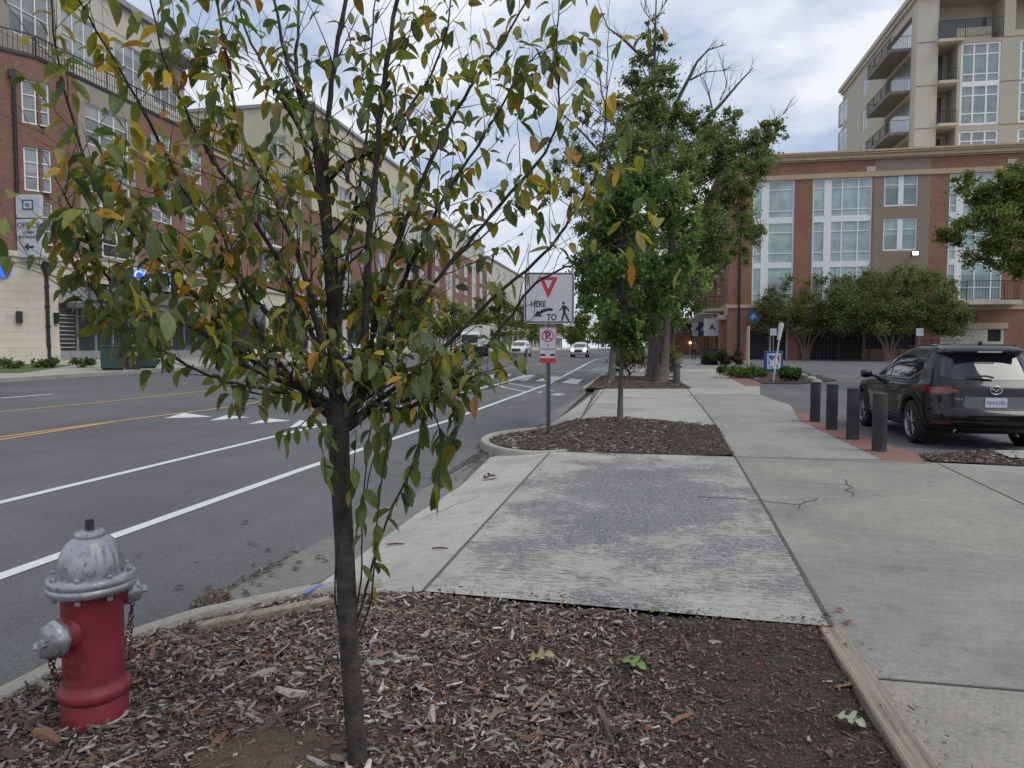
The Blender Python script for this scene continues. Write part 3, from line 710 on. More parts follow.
# corner brick tower left of the rail
# body of the block, one storey set back on top
b = MB(); b.bx(-43, -30.3, 31.5, 45.6, zb - .6, top1 - .05); b.bx(-43, -34.2, 25.6, 31.5, zb - .6, top1 - .05)
bl2 = b.build('block_core', M['brick_l2'], bl, world=True)
FU = Face((-31.6, 26, 0), R(90))
up = []; 
for u in (1.2, 5.3, 8.6, 12.6, 16.0): up.append((u, u + 2.5, 17.6, 20.3))
wall('upper_wall', FU, bl, -4, 19.2, top1 - .3, topR, up, mf_(lambda u, z: 1 if 4.4 < u < 8.2 else 0, us=(4.4, 8.2)), [M['beige'], M['grey_beige']])
for q in up: window(bl, FU, *q, 3, (.5,))
b = MB(); b.bx(-43, -31.8, 22, 45.2, top1, topR - .02); b.build('upper_core', M['beige'], bl, world=True)
b = MB(); b.bx(-43.2, -31.3, 21.8, 45.5, topR, topR + .35); b.build('roof', M['grey_panel'], bl, world=True)
b = MB()
for u in (4.6, 8.3, 11.7, 15.2, 18.9): b.bx(u - .02, u + .02, -.012, 0, top1 + .1, topR)
for z in (17.3, 20.6): b.bx(-4, 19.2, -.014, -.0, z, z + .05)
FU.place(b.build('panel_joint', M['grey_beige']), bl)
b = MB(); b.bx(16.4, 19.3, -1.4, -.003, 20.9, 21.15); FU.place(b.build('canopy', M['grey_panel']), bl)
# storefront: mullions, fascia, canopy, panes
b = MB()
z0s, z1s = zb + .15, 5.2
for k in range(11): u = .95 + k * 1.29; b.bx(u - .05, u + .05, .1, .2, z0s, z1s)
b.bx(.95, 13.85, .09, .2, 3.95, 4.9); b.bx(.95, 13.85, .09, .21, z0s, z0s + .5)
b.bx(.95, 13.85, .085, .21, 3.3, 3.38)
FA.place(b.build('shop_front', M['grey_panel']), bl)
b = MB(); b.bx(.95, 13.85, .22, .24, z0s, z1s - .003); FA.place(b.build('shop_window', M['pane_s']), bl)
b = MB(); b.bx(1.4, 13.6, -1.3, -.003, 3.72, 3.98); b.bx(3, 6, -.15, -.003, 4.25, 5.05); b.bx(7, 12, -.12, -.003, 4.3, 5.0)
FA.place(b.build('canopy', M['grey_metal']), bl)
b = MB()
for k in range(9): b.bx(1.05 + .0, 2.1, .16, .19, 1.4 + k * .22, 1.43 + k * .22)
FA.place(b.build('shop_blind', M['white']), bl)
M['blue_glow'] = emis('lit_sign_blue', (.02, .12, .8), .6); M['white_glow'] = emis('lit_sign_white', (.7, .8, .95), .25)
def pipe(face, parent, u, z0, z1, hop=True, d=-.09):
    b = MB(); b.tube([(u, d, z0), (u, d, z1)], .085, 8)
    if hop: b.box((u, d, z1 + .1), (.42, .22, .35)); b.box((u, d, z1 - .2), (.26, .2, .25))
    for k in range(1, 5): b.bx(u - .1, u + .1, d - .07, -.003, z0 + (z1 - z0) * k / 5 - .04, z0 + (z1 - z0) * k / 5 + .04)
    return face.place(b.build('downpipe', M['black']), parent)
u_, z_ = FC.px(12, 50); pipe(FC, bl, u_, 6.4, 14.9)
pipe(FA, bl, .12, zb - .1, 5.7)
b = MB(); u_, z_ = FC.px(19, 317); b.bx(u_ - .13, u_ + .13, -.16, -.003, z_ - .28, z_ + .28); FC.place(b.build('wall_lamp', M['black']), bl)
b = MB(); b.bx(.55, .75, -.16, -.003, z_ - .28, z_ + .28); FA.place(b.build('wall_lamp', M['black']), bl)
# bank letters and round mark
u_, z_ = FA.px(130, 277)
le = text_obj('CHASE', 1.1, M['blue_glow'], 'lettering', None, ext=.1, align='LEFT', bold=.06); le.rotation_euler = (R(90), 0, R(90)); le.parent = bl; le.location = FA.pt(u_, z_, -.12) - bl.location
le2 = text_obj('CHASE', 1.1, M['white_glow'], 'lettering', None, ext=.02, align='LEFT', bold=-.0); le2.rotation_euler = (R(90), 0, R(90)); le2.parent = bl; le2.location = FA.pt(u_, z_, -.245) - bl.location
u_, z_ = FC.px(1, 269)
b = MB(); b.lathe([(.42, 0), (.42, .12)], 24, M4=Matrix.Rotation(R(90), 4, 'X')); FC.place(b.build('round_logo', M['blue_glow']), bl, u_, z_, -.01)
# hanging office sign on the brick corner
u_, z_ = FC.px(28, 226)
osg = thing('office_sign', FC.pt(u_, z_ - 1.6, -.5), 'white two-panel wall sign with a blue square mark reading OFFICE above an arrow', 'sign')
osg.rotation_euler = (0, 0, R(8))
b = MB(); b.bx(-.62, .62, -.12, .12, 0, 1.86); b.bx(-.62, .62, -.12, .12, 1.92, 3.05); b.bx(-.5, -.45, .12, .5, .4, .5); b.bx(-.5, -.45, .12, .5, 2.4, 2.5)
bevel(b.build('sign_box', sm('sign_face', (.5, .51, .54), .5, .03), osg), .02)
b = MB(); b.bx(-.28, .28, -.135, -.123, 2.3, 2.8); b.build('square_mark', sm('slate_blue', (.05, .1, .25), .5), osg)
b = MB(); b.bx(-.2, .2, -.142, -.136, 2.38, 2.72); b.build('square_mark', M['white'], osg)
b = MB(); b.bx(-.12, .12, -.15, -.143, 2.45, 2.65); b.build('square_mark', sm('slate_blue_light', (.15, .22, .4), .5), osg)
dk = sm('sign_ink', (.03, .03, .04), .6)
for s_, z_, h_ in (('OFFICE', 1.55, .36), ('LOBBY', 1.2, .2), ('ENTRANCE', .98, .2)): text_obj(s_, h_, dk, 'lettering', osg, (0, -.125, z_), (R(90), 0, 0))
b = MB(); M4 = Matrix.Rotation(R(90), 4, 'X'); b.prism([(-.25, 0), (-.02, .2), (-.02, .05), (.25, .05), (.25, -.05), (-.02, -.05), (-.02, -.2)], 0, .01, M4=Matrix.Translation((0, -.125, .5)) @ M4); b.build('arrow', dk, osg)
# ======================= lower brick wing + next blocks
def block(name, label, y0, y1, zt, bandz, mats, wins, dep=13, x=-30, zg=None, stone=True, roofz=.3, rails=True, toprow=None, bays=()):
    zg_ = z_left(x, y0); t = thing(name, (x - dep / 2, (y0 + y1) / 2, zg_), label, 'building'); F = Face((x, y0, 0), R(90)); Lh = y1 - y0
    ops = []; ws = []
    for z, h_, sp, w_, nx in wins:
        n = max(1, int(Lh / sp)); 
        for k in range(n):
            u = (k + .5) * Lh / n - w_ / 2; ops.append((u, u + w_, z, z + h_)); ws.append((u, u + w_, z, z + h_, nx))
    so = []
    if stone:
        n = max(1, int(Lh / 6)); 
        for k in range(n): so.append((k * Lh / n + .5, (k + 1) * Lh / n - .5, zg_ + .5, 5.1))
    def f(u, z):
        if z < 6.3 and stone: return 1
        if z > bandz: return 2
        for a, c in bays:
            if a < u < c: return 2
        return 0
    f = mf_(f, us=[q for b_ in bays for q in b_], zs=(6.3, bandz))
    wall('wall', F, t, 0, Lh, zg_ - .5, zt, ops + so, f, [M[m] for m in mats])
    for q in ws: window(t, F, *q[:4], q[4], (.33, .66) if q[4] < 3 else (.5,))
    for q in so: window(t, F, *q[:4], 3, (.75,), frame='grey_metal', pane='pane_s', name='shop_window')
    FS = Face((x - dep, y0, 0), 0)
    f2 = mf_(lambda u, z: f(-1, z), zs=(6.3, bandz)); so2 = [(dep - 4.2, dep - 2.4, z, z + 2.2) for z, h_, *_ in wins]
    wall('side_wall', FS, t, 0, dep, zg_ - .5, zt, so2, f2, [M[m] for m in mats])
    for q in so2: window(t, FS, *q, 2, (.33, .66))
    b = MB(); b.bx(x - dep, x - .3, y0 + .3, y1, zg_ - .5, zt - .02); b.build('block_core', M[mats[0]], t, world=True)
    b = MB(); b.bx(x - dep - .1, x + .25, y0 - .2, y1 + .1, zt, zt + roofz); b.build('roof', M['grey_panel'], t, world=True)
    if stone: b = MB(); b.bx(0, Lh, -.14, -.0, 6.1, 6.35); F.place(b.build('cornice', M['stone']), t)
    b = MB(); b.bx(0, Lh, -.1, -.0, bandz - .1, bandz + .1); F.place(b.build('band', M['tan_trim']), t)
    return t, F
tA, fA = block('apartment_block', 'low brown brick wing with railed flat roof left of the tall cream block', 45.9, 60.5, 15.6, 15.3, ['brick_l2', 'stone', 'beige'], [(7.0, 2.2, 4.6, 2.0, 2), (10.0, 2.2, 4.6, 2.0, 2), (12.9, 2.0, 4.6, 2.0, 2)])
rail(fA, tA, .1, 14.4, 15.95, 17.0, 0, .3)
for z in (9.8, 12.8):
    b = MB(); b.bx(5.5, 9.2, -1.4, -.003, z - .3, z - .1); fA.place(b.build('balcony', M['white']), tA); rail(fA, tA, 5.55, 9.15, z - .1, z + .95, -1.35, .25, 'balcony_railing')
tB, fB = block('apartment_block', 'tall block with cream stucco upper floors above brown brick, behind the young tree', 61, 96, 23.6, 14.2, ['brick_l2', 'stone', 'cream'], [(7.2, 2.2, 5, 2.2, 2), (10.4, 2.2, 5, 2.2, 2), (15.4, 2.3, 5, 3.0, 3), (18.8, 2.3, 5, 3.0, 3)], dep=20)
tC, fC = block('apartment_block', 'far brown brick block with beige top floor and balconies left of the crossing sign', 98, 132, 20.6, 17.0, ['brick_l', 'stone', 'beige'], [(7.2, 2.3, 5.6, 2.4, 2), (10.6, 2.3, 5.6, 2.4, 2), (13.6, 2.3, 5.6, 2.4, 2), (17.6, 2.2, 5.6, 3, 3)], dep=20, bays=((8, 11), (24, 27)))
rail(fC, tC, 12, 30, 20.9, 22.0, 0, .5)
tD, fD = block('apartment_block', 'farthest pale block with brick piers just left of the crossing sign', 134, 175, 19, 8, ['brick_l', 'stone', 'beige'], [(9, 2.3, 6, 2.4, 2), (12.4, 2.3, 6, 2.4, 2), (15.6, 2.2, 6, 3, 3)], dep=20, bays=())
tE, fE = block('apartment_block', 'distant low brick block at the end of the street', 180, 260, 15, 12, ['brick_l2', 'stone', 'beige'], [(7, 2.3, 8, 2.4, 2), (12.6, 1.6, 8, 2.4, 2)], dep=20)
# little blade signs on the shops
def blade(name, label, px, py, w_, h_, mat, Y=None, x=-29.9):
    y, z = PX(px, py, x + .6); t = thing(name, (x + .6, y, z - h_ / 2), label, 'sign')
    b = MB(); b.bx(-w_ / 2, w_ / 2, -.06, .06, 0, h_); bevel(b.build('panel', mat, t), .02, 2)
    b = MB(); b.bx(-w_ / 2 - .35, -w_ / 2, -.03, .03, h_ * .75, h_ * .8); b.build('bracket', M['black'], t); return t
blade('shop_sign', 'purple projecting shop sign on the stone front behind the trunk of the young tree', 312, 301, 1.1, 1.3, sm('purple', (.12, .02, .13), .6))
yl = sm('hi_vis_yellow', (.75, .72, .02), .5)
y_, z_ = PX(415, 297, -29.7)
ys = thing('yellow_wall_sign', (-29.7, y_, z_ - 1.6), 'bright yellow splash shaped sign on the brick wall between the branches', 'sign')
b = MB()
for (dx, dz, rr) in ((-.6, 2.2, .9), (.8, 1.9, 1.0), (1.8, 1.1, .6), (.1, -.3, .85), (-1.3, 1.5, .45), (.0, 1.0, .6), (.4, 3.7, .4)):
    n = 9; poly = [(dx + rr * (.75 + .3 * random.random()) * math.cos(2 * math.pi * k / n), dz + rr * (.6 + .3 * random.random()) * math.sin(2 * math.pi * k / n)) for k in range(n)]
    b.prism(poly, 0, .12, M4=Matrix.Rotation(R(90), 4, 'X'))
b.build('panel', yl, ys)
b = MB(); b.bx(-.1, .1, .0, .1, -1, 3.5); b.build('bracket', M['black'], ys)
# ======================= brick building on the right
YR = 66.0; ZR = g(66)
def rx(px, py): return PY(px, py, YR)
x0 = rx(728, 300)[0]
br = thing('brick_office_building', (x0 + 20, YR, ZR), 'orange brick building with tall teal windows, white mullions and tan stone cornice', 'building')
FR = Face((0, YR, 0), 0)
xr = 40.0
zt = rx(900, 158)[1] + .0; z_band0 = rx(900, 171)[1]
zc0 = rx(840, 155)[1]; zct = zc0 + .12
zb1 = rx(840, 177)[1]
def C_(px, py): return rx(px, py)
wc = [(752.5, 794.5), (812, 871.5)]
ops = []; ws = []
zw_t = rx(840, 178)[1]; zw_m1 = rx(840, 216)[1]; zw_m2 = rx(840, 221)[1]
zw_b = rx(840, 264)[1]
g1 = (C_(752.5, 240)[0], C_(794, 240)[0]); g2 = (C_(812, 240)[0], C_(871.5, 240)[0]); t1 = (C_(884, 200)[0], C_(918, 200)[0]); g3 = (C_(948, 240)[0], C_(1004, 240)[0])
z3b = rx(980, 300)[1]
lowz = rx(780, 306)[1]
ops = [(g1[0], g1[1], lowz, zw_t), (g2[0], g2[1], lowz, zw_t), (g3[0], g3[1], z3b, zw_t)]
tw1 = (rx(900, 206)[1], rx(900, 173.5)[1]); tw2 = (rx(900, 250.5)[1], rx(900, 218)[1])
ops += [(t1[0], t1[1], *tw1), (t1[0], t1[1], *tw2)]
ga = (C_(745.5, 350)[0], C_(788, 350)[0], ZR, rx(770, 327)[1]); gb = (C_(806, 350)[0], C_(862, 350)[0], ZR, rx(830, 330)[1]); gc = (C_(866, 350)[0], C_(915, 350)[0], ZR + .9, rx(890, 330)[1])
gd = (C_(987.5, 337)[0], C_(1001, 337)[0], rx(990, 341.5)[1], rx(990, 329.5)[1])
ops += [ga, gb, gc, gd]
tp0, tp1 = C_(873.5, 230)[0], C_(929, 230)[0]
b0x, b1x = C_(940, 340)[0], C_(1003.5, 340)[0]; bz = rx(960, 329)[1]
def frm(u, z):
    if tp0 < u < tp1 and z > rx(900, 275)[1]: return 1
    if b0x < u < b1x and z < bz: return 2
    return 0
frm = mf_(frm, us=(tp0, tp1, b0x, b1x), zs=(rx(900, 275)[1], bz))
wall('wall', FR, br, x0, xr, ZR - .5, zt, ops, frm, [M['brick_r'], M['taupe'], M['stone']], .35)
for q, bigs, mu in ((ops[0], [(.30, .62)], [.64 + .3]), (ops[1], [(.26, .6)], [.5, .77]), (ops[2], [(.2, .55)], [.5, .8])):
    H = q[3] - q[2]; fr = lambda z: (z - q[2]) / H
    rows = [(fr((zw_m1 + zw_m2) / 2), zw_m1 - zw_m2 + .1), fr(rx(840, 187.5)[1]), fr(rx(840, 209)[1]), fr(rx(840, 231)[1]), fr(rx(840, 252)[1]), (fr(zw_b), .5)]
    if H > 9: rows.append(.1)
    mu = [.97] if q is ops[0] else mu
    window(br, FR, q[0], q[1], q[2], q[3], 1, tuple(rows), pane='pane_r', fw=.13, mull=mu, big=bigs, inset=.14)
for q in ops[3:5]: window(br, FR, *q, 1, (.66,), pane='pane_r', fw=.12, mull=[], big=[(.5, .42)], inset=.12)
b = MB()
for z, h_, dd in ((rx(840, 161)[1], .22, .15), (rx(840, 159.5)[1], .3, .3), (rx(840, 159.5)[1] + .303, max(.1, zct - .05 - rx(840, 159.5)[1] - .306), .42), (rx(840, 178)[1], .42, .1)):
    b.bx(x0 - dd, xr, YR - dd, YR - .003, z, z + h_)
b2 = MB(); b2.bx(x0 - .12, xr, YR - .12, YR - .003, rx(900, 306.5)[1], rx(900, 303)[1]); b2.build('band', M['tan_trim'], br, world=True)
bb_ = b.build('cornice', M['tan_trim'], br, world=True)
for q in ((b0x - .1, b1x + .25, YR - .14, YR - .003, bz, bz + .5), (g3[0], g3[1] + 2.2, YR - .1, YR - .004, z3b - .8, z3b - .15)):
    b = MB(); b.bx(*q); b.build('band', M['tan_trim'], br, world=True)
for px in (871, 1012): b = MB(); u = C_(px, 168)[0]; z = rx(px, 169 if px < 900 else 161.5)[1]; b.bx(u - .35, u + .35, YR - .06, YR - .003, z - .2, z + .2); b.build('scupper', M['stone'], br, world=True)
# garage recesses and grille, dark inner box
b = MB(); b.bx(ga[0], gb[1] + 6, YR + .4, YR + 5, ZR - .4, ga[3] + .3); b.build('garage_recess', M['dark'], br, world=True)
for q in (gb, gc):
    b = MB(); n = int((q[1] - q[0]) / .3)
    for k in range(n + 1): u = q[0] + (q[1] - q[0]) * k / n; b.bx(u - .025, u + .025, YR + .1, YR + .14, q[2], q[3])
    n = int((q[3] - q[2]) / .3)
    for k in range(n + 1): z = q[2] + (q[3] - q[2]) * k / n; b.bx(q[0], q[1], YR + .09, YR + .15, z - .02, z + .02)
    b.build('garage_grille', sm('dark_grille', (.05, .05, .052), .6), br, world=True)
b = MB()
for u in (ga[0] + .08, (ga[0] + ga[1]) / 2 + .3, ga[1] - .08): b.bx(u - .08, u + .08, YR + .15, YR + .3, ga[2], ga[3])
b.bx(ga[0], ga[1], YR + .14, YR + .31, ga[3] - .3, ga[3]); b.build('door_frame', M['stone'], br, world=True)
b = MB(); b.bx(gd[0], gd[1], YR + .2, YR + .3, gd[2], gd[3]); b.build('vent_opening', M['dark'], br, world=True)
u, z = C_(968, 318); b = MB()
for k in range(6): b.bx(u - .75, u + .75, YR - .05, YR - .003, z - .75 + k * .25, z - .6 + k * .25)
b.build('louvre', sm('maroon_louvre', (.07, .03, .03), .6), br, world=True)
b = MB(); u = g3[0]; b.bx(u + .8, g3[1] + .8, YR - 1.5, YR - .004, z3b - .45, z3b - .1); b.build('balcony', M['stone'], br, world=True)
FR2 = Face((0, YR, 0), 0); rail(FR2, br, g3[0] + 1.0, g3[1] + .7, z3b - .1, z3b + 1.5, -1.4, .22, 'balcony_railing', ends=1.3)
b = MB(); b.bx(x0 + .3, xr, YR + .4, YR + 45, zt - 6, zt - .1); b.bx(x0 + .3, xr, YR + 5.1, YR + 45, ZR - .5, zt - 5.9); b.build('block_core', M['brick_r'], br, world=True)
b = MB(); b.bx(x0 - .55, xr, YR - .5, YR + 46, zct - .04, zct + .12); b.build('roof', M['tan_trim'], br, world=True)
b = MB(); 
for q in (0,): b.tube([(C_(738.5, 340)[0], YR - .12, ZR), (C_(738.5, 340)[0], YR - .12, zt - 3)], .1, 8)
b.build('downpipe', M['black'], br, world=True)
# street side face, running away along the pavement
FL = Face((x0, YR + 46, 0), R(-90))
ops = []
for k in range(7):
    u = 2.0 + k * 6.3
    ops.append((u, u + 3.4, 8.2, 10.8)); ops.append((u, u + 3.4, 12.4, 15.0)); ops.append((u - .6, u + 4.0, ZR, 4.4))
wall('side_wall', FL, br, 0, 46, ZR - .5, zt, ops, mf_(lambda u, z: 1 if 4.6 < z < 5.6 else 0, zs=(4.6, 5.6)), [M['brick_r'], M['tan_trim']], .3)
for i, q in enumerate(ops):
    if i % 3 == 2: window(br, FL, *q[:4], 3, (.75,), frame='tan_trim', pane='pane_s', inset=.15, name='shop_window', fw=.2)
    else: window(br, FL, *q[:4], 3, (.3,), inset=.15, pane='pane_r')
for k in range(6):
    y = YR + 3.2 + k * 6.6
    for z in (rx(720, 307)[1] - .2, rx(720, 268)[1]):
        b = MB(); b.bx(x0 - 1.7, x0 - .003, y, y + 3.6, z, z + .28); b.build('balcony', M['stone'], br, world=True)
        b = MB()
        for j in range(13): b.bx(x0 - 1.66, x0 - 1.64, y + .05 + j * .29, y + .07 + j * .29, z + .28, z + 1.3)
        for j in range(6): b.bx(x0 - 1.6 + j * .29, x0 - 1.58 + j * .29, y + .04, y + .06, z + .28, z + 1.3)
        b.bx(x0 - 1.68, x0 - 1.62, y, y + 3.6, z + 1.3, z + 1.36); b.bx(x0 - 1.62, x0 - .02, y + .02, y + .08, z + 1.3, z + 1.36)
        b.build('balcony_railing', M['black'], br, world=True)
# arcade piers standing proud on the pavement side
for k in range(9):
    b = MB(); y = YR + 1.5 + k * 4.6; b.bx(x0 - .55, x0 - .003, y, y + .9, ZR - .2, 4.2); b.build('pier', M['brick_r'], br, world=True)
b = MB(); b.bx(x0 - .6, x0 - .004, YR + 1.2, YR + 42, 4.2, 4.6); b.build('canopy', M['stone'], br, world=True)
# lit floodlight under the upper windows
u, z = C_(913, 254.5)
fl = thing('floodlight', (u, YR - .3, z), 'lit white floodlight on the taupe wall above the clipped tree', 'lamp')
b = MB(); b.bx(-.25, .25, -.25, .05, -.12, .2); bevel(b.build('housing', M['grey_metal'], fl), .02); b = MB(); b.bx(-.2, .2, -.27, -.252, -.1, .17); b.build('lens', emis('lit_lens', (1, .97, .9), 6), fl)
b = MB(); b.bx(-.05, .05, .05, .297, 0, .08); b.build('bracket', M['grey_metal'], fl)
# round sign on the corner, hanging shop signs, far shopfront
def disc_sign(px, py, r_, label, x, yy):
    t = thing('round_sign', (x, yy, PY(px, py, yy)[1]), label, 'sign')
    b = MB(); b.lathe([(r_, -.08), (r_, .08)], 28, M4=Matrix.Rotation(R(90), 4, 'X')); b.build('disc', sm('sign_blue', (.03, .12, .3), .4), t)
    b = MB(); b.prism([(-r_ * .6, -r_ * .1), (-.2 * r_, .5 * r_), (.3 * r_, .7 * r_), (.05 * r_, .2 * r_), (.5 * r_, -.35 * r_), (-.1 * r_, -.1 * r_), (-.3 * r_, -.6 * r_)], 0, .02, M4=Matrix.Translation((0, -.083, 0)) @ Matrix.Rotation(R(90), 4, 'X')); b.build('swoosh', sm('sign_pale', (.4, .55, .65), .4), t)
    b = MB(); b.bx(-.05, .05, .08, .7, -.05, .05); b.build('bracket', M['black'], t)
xs_, _ = PY(754.5, 316, YR - .8); disc_sign(754.5, 316.5, .55, 'round blue sign with pale swoosh on the brick corner by the garage door', xs_, YR - .8)
for i, (px, py, w_, h_, m_, dy, lb) in enumerate(((712, 327, 1.5, 1.7, M['white'], 4, 'white square sign hanging over the far pavement nearest the brick corner'), (703.5, 329, 1.1, 1.5, sm('navy', (.03, .05, .12), .5), 12, 'dark blue square sign hanging beside the white ones over the far pavement'), (697.5, 329, 1.2, 1.6, M['white'], 17, 'smaller white square sign hanging farthest along the brick arcade'))):
    x, z = PY(px, py, YR + dy); t = thing('hanging_sign', (x, YR + dy, z - h_ / 2), lb, 'sign', 'square signs hanging over the arcade')
    b = MB(); b.bx(-w_ / 2, w_ / 2, -.06, .06, 0, h_); bevel(b.build('panel', m_, t), .02, 2)
    b = MB(); b.bx(w_ / 2, x0 - x + .2 if x0 - x > w_ / 2 else w_ / 2 + .5, -.03, .03, h_ * .8, h_ * .85); b.build('bracket', M['black'], t)
    b = MB(); b.prism([(-.3, -.3), (.0, .35), (.3, -.3), (.0, -.1)], 0, .02, M4=Matrix.Translation((0, -.065, h_ / 2)) @ Matrix.Rotation(R(90), 4, 'X')); b.build('mark', dk if m_ is M['white'] else M['white'], t)
YF = 112.0
xa, _ = PY(688, 340, YF); xb, _ = PY(712, 340, YF)
fs = thing('shop_building', ((xa + xb) / 2, YF, g(YF)), 'distant dark shop with two warm lamps and white sign where the pavement ends', 'building')
FF = Face((xa - 6, YF, 0), 0); Wd = xb - xa + 9
wall('wall', FF, fs, 0, Wd, g(YF) - .3, PY(700, 318, YF)[1], [(6.4, 8.6, g(YF), 4.6), (9.0, Wd - 3.2, g(YF), 4.6)], mf_(lambda u, z: 0), [M['brick_l2']])
window(fs, FF, 6.4, 8.6, g(YF), 4.6, 2, (.7,), frame='black', pane='pane_s', name='entrance'); window(fs, FF, 9.0, Wd - 3.2, g(YF), 4.6, 3, (.7,), frame='black', pane='pane_s', name='shop_window')
b = MB(); b.bx(xa - 6, xb + 3, YF + .4, YF + 12, g(YF) - .3, PY(700, 318, YF)[1] - .02); b.build('block_core', M['brick_l2'], fs, world=True)
b = MB(); b.bx(xa - 1, xb + 2.5, YF - 1.6, YF - .003, 5.2, 5.5); b.build('canopy', M['grey_metal'], fs, world=True)
x, z = PY(702, 347, YF - .4); b = MB(); b.bx(x - .9, x + .9, YF - .12, YF - .003, 3.9, 5.1); b.build('sign_panel', M['white'], fs, world=True)
for px in (690.2, 694.5):
    x, z = PY(px, 345, YF - .3); b = MB(); b.bx(x - .12, x + .12, YF - .25, YF - .01, z - 2.4, z + .1); b.build('lamp_post', M['tan_trim'], fs, world=True)
    b = MB(); b.lathe([(.02, -.2), (.18, -.1), (.18, .1), (.02, .2)], 12, c=(x, YF - .3, z + .35)); b.build('lamp', emis('warm_lamp', (1, .6, .25), 3), fs, world=True)
# ======================= tan apartment tower behind
YT = 80.0
xc, _ = PY(916.5, 60, YT)
tz = PY(925, -6, YT)[1]
tw = thing('apartment_tower', (xc + 20, YT, ZR), 'tall tan stucco apartment tower with balconies rising behind the brick building', 'building')
FT = Face((0, YT, 0), 0)
def tx(px, py): return PY(px, py, YT)
zt_ = tz
c1 = tx(938, 60)[0]; wn0 = tx(961, 60)[0]; wn1 = tx(1001, 60)[0]; wn2 = tx(1020, 60)[0]
fl_z = [tx(980, y)[1] for y in (172, 125.5, 82.5, 38.5)]   # floor lines
ops = []
for i in range(3): ops.append((c1, wn0 - .3, fl_z[i] + .3, fl_z[i + 1] - .1)); 
ops += [(c1, wn1 + .2, fl_z[3], tx(960, 0)[1] + 1.5)]
for (a, c) in ((wn0, wn1), (wn2, wn2 + 7)):
    ops += [(a, c, tx(980, 125.5)[1] + .1 - 0, tx(980, 42)[1])]
    ops += [(a, c, tx(980, 172)[1], tx(980, 130)[1])]
ops += [(wn1 + 1.2, wn2 + 8, fl_z[3] + .6, tx(960, 0)[1] + 1.5)]
wall('wall', FT, tw, xc, xc + 30, 10, zt_, ops, mf_(lambda u, z: 1 if u < c1 - .2 else 0, us=(c1 - .2,)), [M['tower'], M['tower2']], 2.4)
for (a, c) in ((wn0, wn1), (wn2, wn2 + 7)):
    q = (tx(980, 125.5)[1] + .1, tx(980, 42)[1]); H = q[1] - q[0]
    window(tw, FT, a, c, q[0], q[1], 3, ((.5, .5), .86, .62, .36, .14), pane='pane_t', fw=.2, inset=.1)
    window(tw, FT, a, c, tx(980, 172)[1], tx(980, 130)[1], 3, (.5, .75), pane='pane_t', fw=.2, inset=.1)
for i in range(3):
    b = MB(); b.bx(c1, wn0 - .3, YT - .5, YT + 2.4, fl_z[i] + .003, fl_z[i] + .3); b.build('balcony', M['stone'], tw, world=True)
    rail(FT, tw, c1 + .05, wn0 - .35, fl_z[i] + .3, fl_z[i] + 1.5, -.4, .2, 'balcony_railing')
b = MB(); b.bx(c1 - .2, wn0, YT - .7, YT + 2.4, fl_z[3] - .3, fl_z[3]); b.build('balcony', M['stone'], tw, world=True)
rail(FT, tw, c1 - .1, wn1, fl_z[3] + .1, fl_z[3] + 1.9, -.3, .2, 'balcony_railing')
b = MB(); b.bx(c1 + 2, wn1 - .5, YT + .9, YT + 1.2, fl_z[3] + .02, fl_z[3] + 1.5); b.build('parapet', M['cream'], tw, world=True)
b = MB(); b.bx(xc + .5, xc + 30, YT + 2.6, YT + 26, 8, zt_ - .1); b.build('block_core', M['tower'], tw, world=True)
b = MB()
for a, c in ((c1 + .2, wn0 - .5), (c1 + 4, wn1 - 1)):
    pass
for i in range(3): b.bx(c1 + .4, wn0 - .8, YT + 2.45, YT + 2.58, fl_z[i] + .3, fl_z[i + 1] - .5)
b.bx(c1 + 1, wn1 - .4, YT + 2.45, YT + 2.58, fl_z[3], zt_ - 1.8); b.build('balcony_door', M['pane_s'], tw, world=True)
b = MB(); LT = min(55, PX(843, 92, xc)[0] - YT); b.bx(xc - .5, xc + 30, YT - .5, YT + LT + .5, zt_, zt_ + .5); b.bx(xc - .25, xc + 30, YT - .25, YT + LT + .2, zt_ - .4, zt_); b.build('roof', M['tower2'], tw, world=True)
b = MB()
for z in (fl_z[1], fl_z[2], fl_z[3]): b.bx(xc - .02, c1 - .2, YT - .02, YT - .0, z - .05, z + .05); b.bx(wn1, wn1 + 3, YT - .02, YT - .0, z - .05, z + .05)
b.build('panel_joint', M['taupe'], tw, world=True)
# side face of the tower
yN = PX(843, 92, xc)[0]
LT = min(55, yN - YT)
FS = Face((xc, YT + LT, 0), R(-90))
ops = []; so = []
def sp_(px, py): return FS.px(px, py)
for i, (za, zb2) in enumerate(((fl_z[0], fl_z[1]), (fl_z[1], fl_z[2]), (fl_z[2], fl_z[3]), (fl_z[3], fl_z[3] + 3.9))):
    ops.append((LT - 9.5, LT - 1.6, za + .2, zb2 - .5))
    so.append((LT - 19, LT - 16.5, za + .9, zb2 - .8)); so.append((LT - 30, LT - 25.5, za + .5, zb2 - .3)); 
    if LT > 40: ops.append((LT - 41, LT - 36, za + .2, zb2 - .5))
wall('side_wall', FS, tw, 0, LT, 8, zt_, ops + so, mf_(lambda u, z: 1 if u > LT - 1.4 else 0, us=(LT - 1.4,)), [M['tower'], M['tower2']], .3)
for q in so: window(tw, FS, *q, 2, (.75,), pane='pane_t', fw=.14)
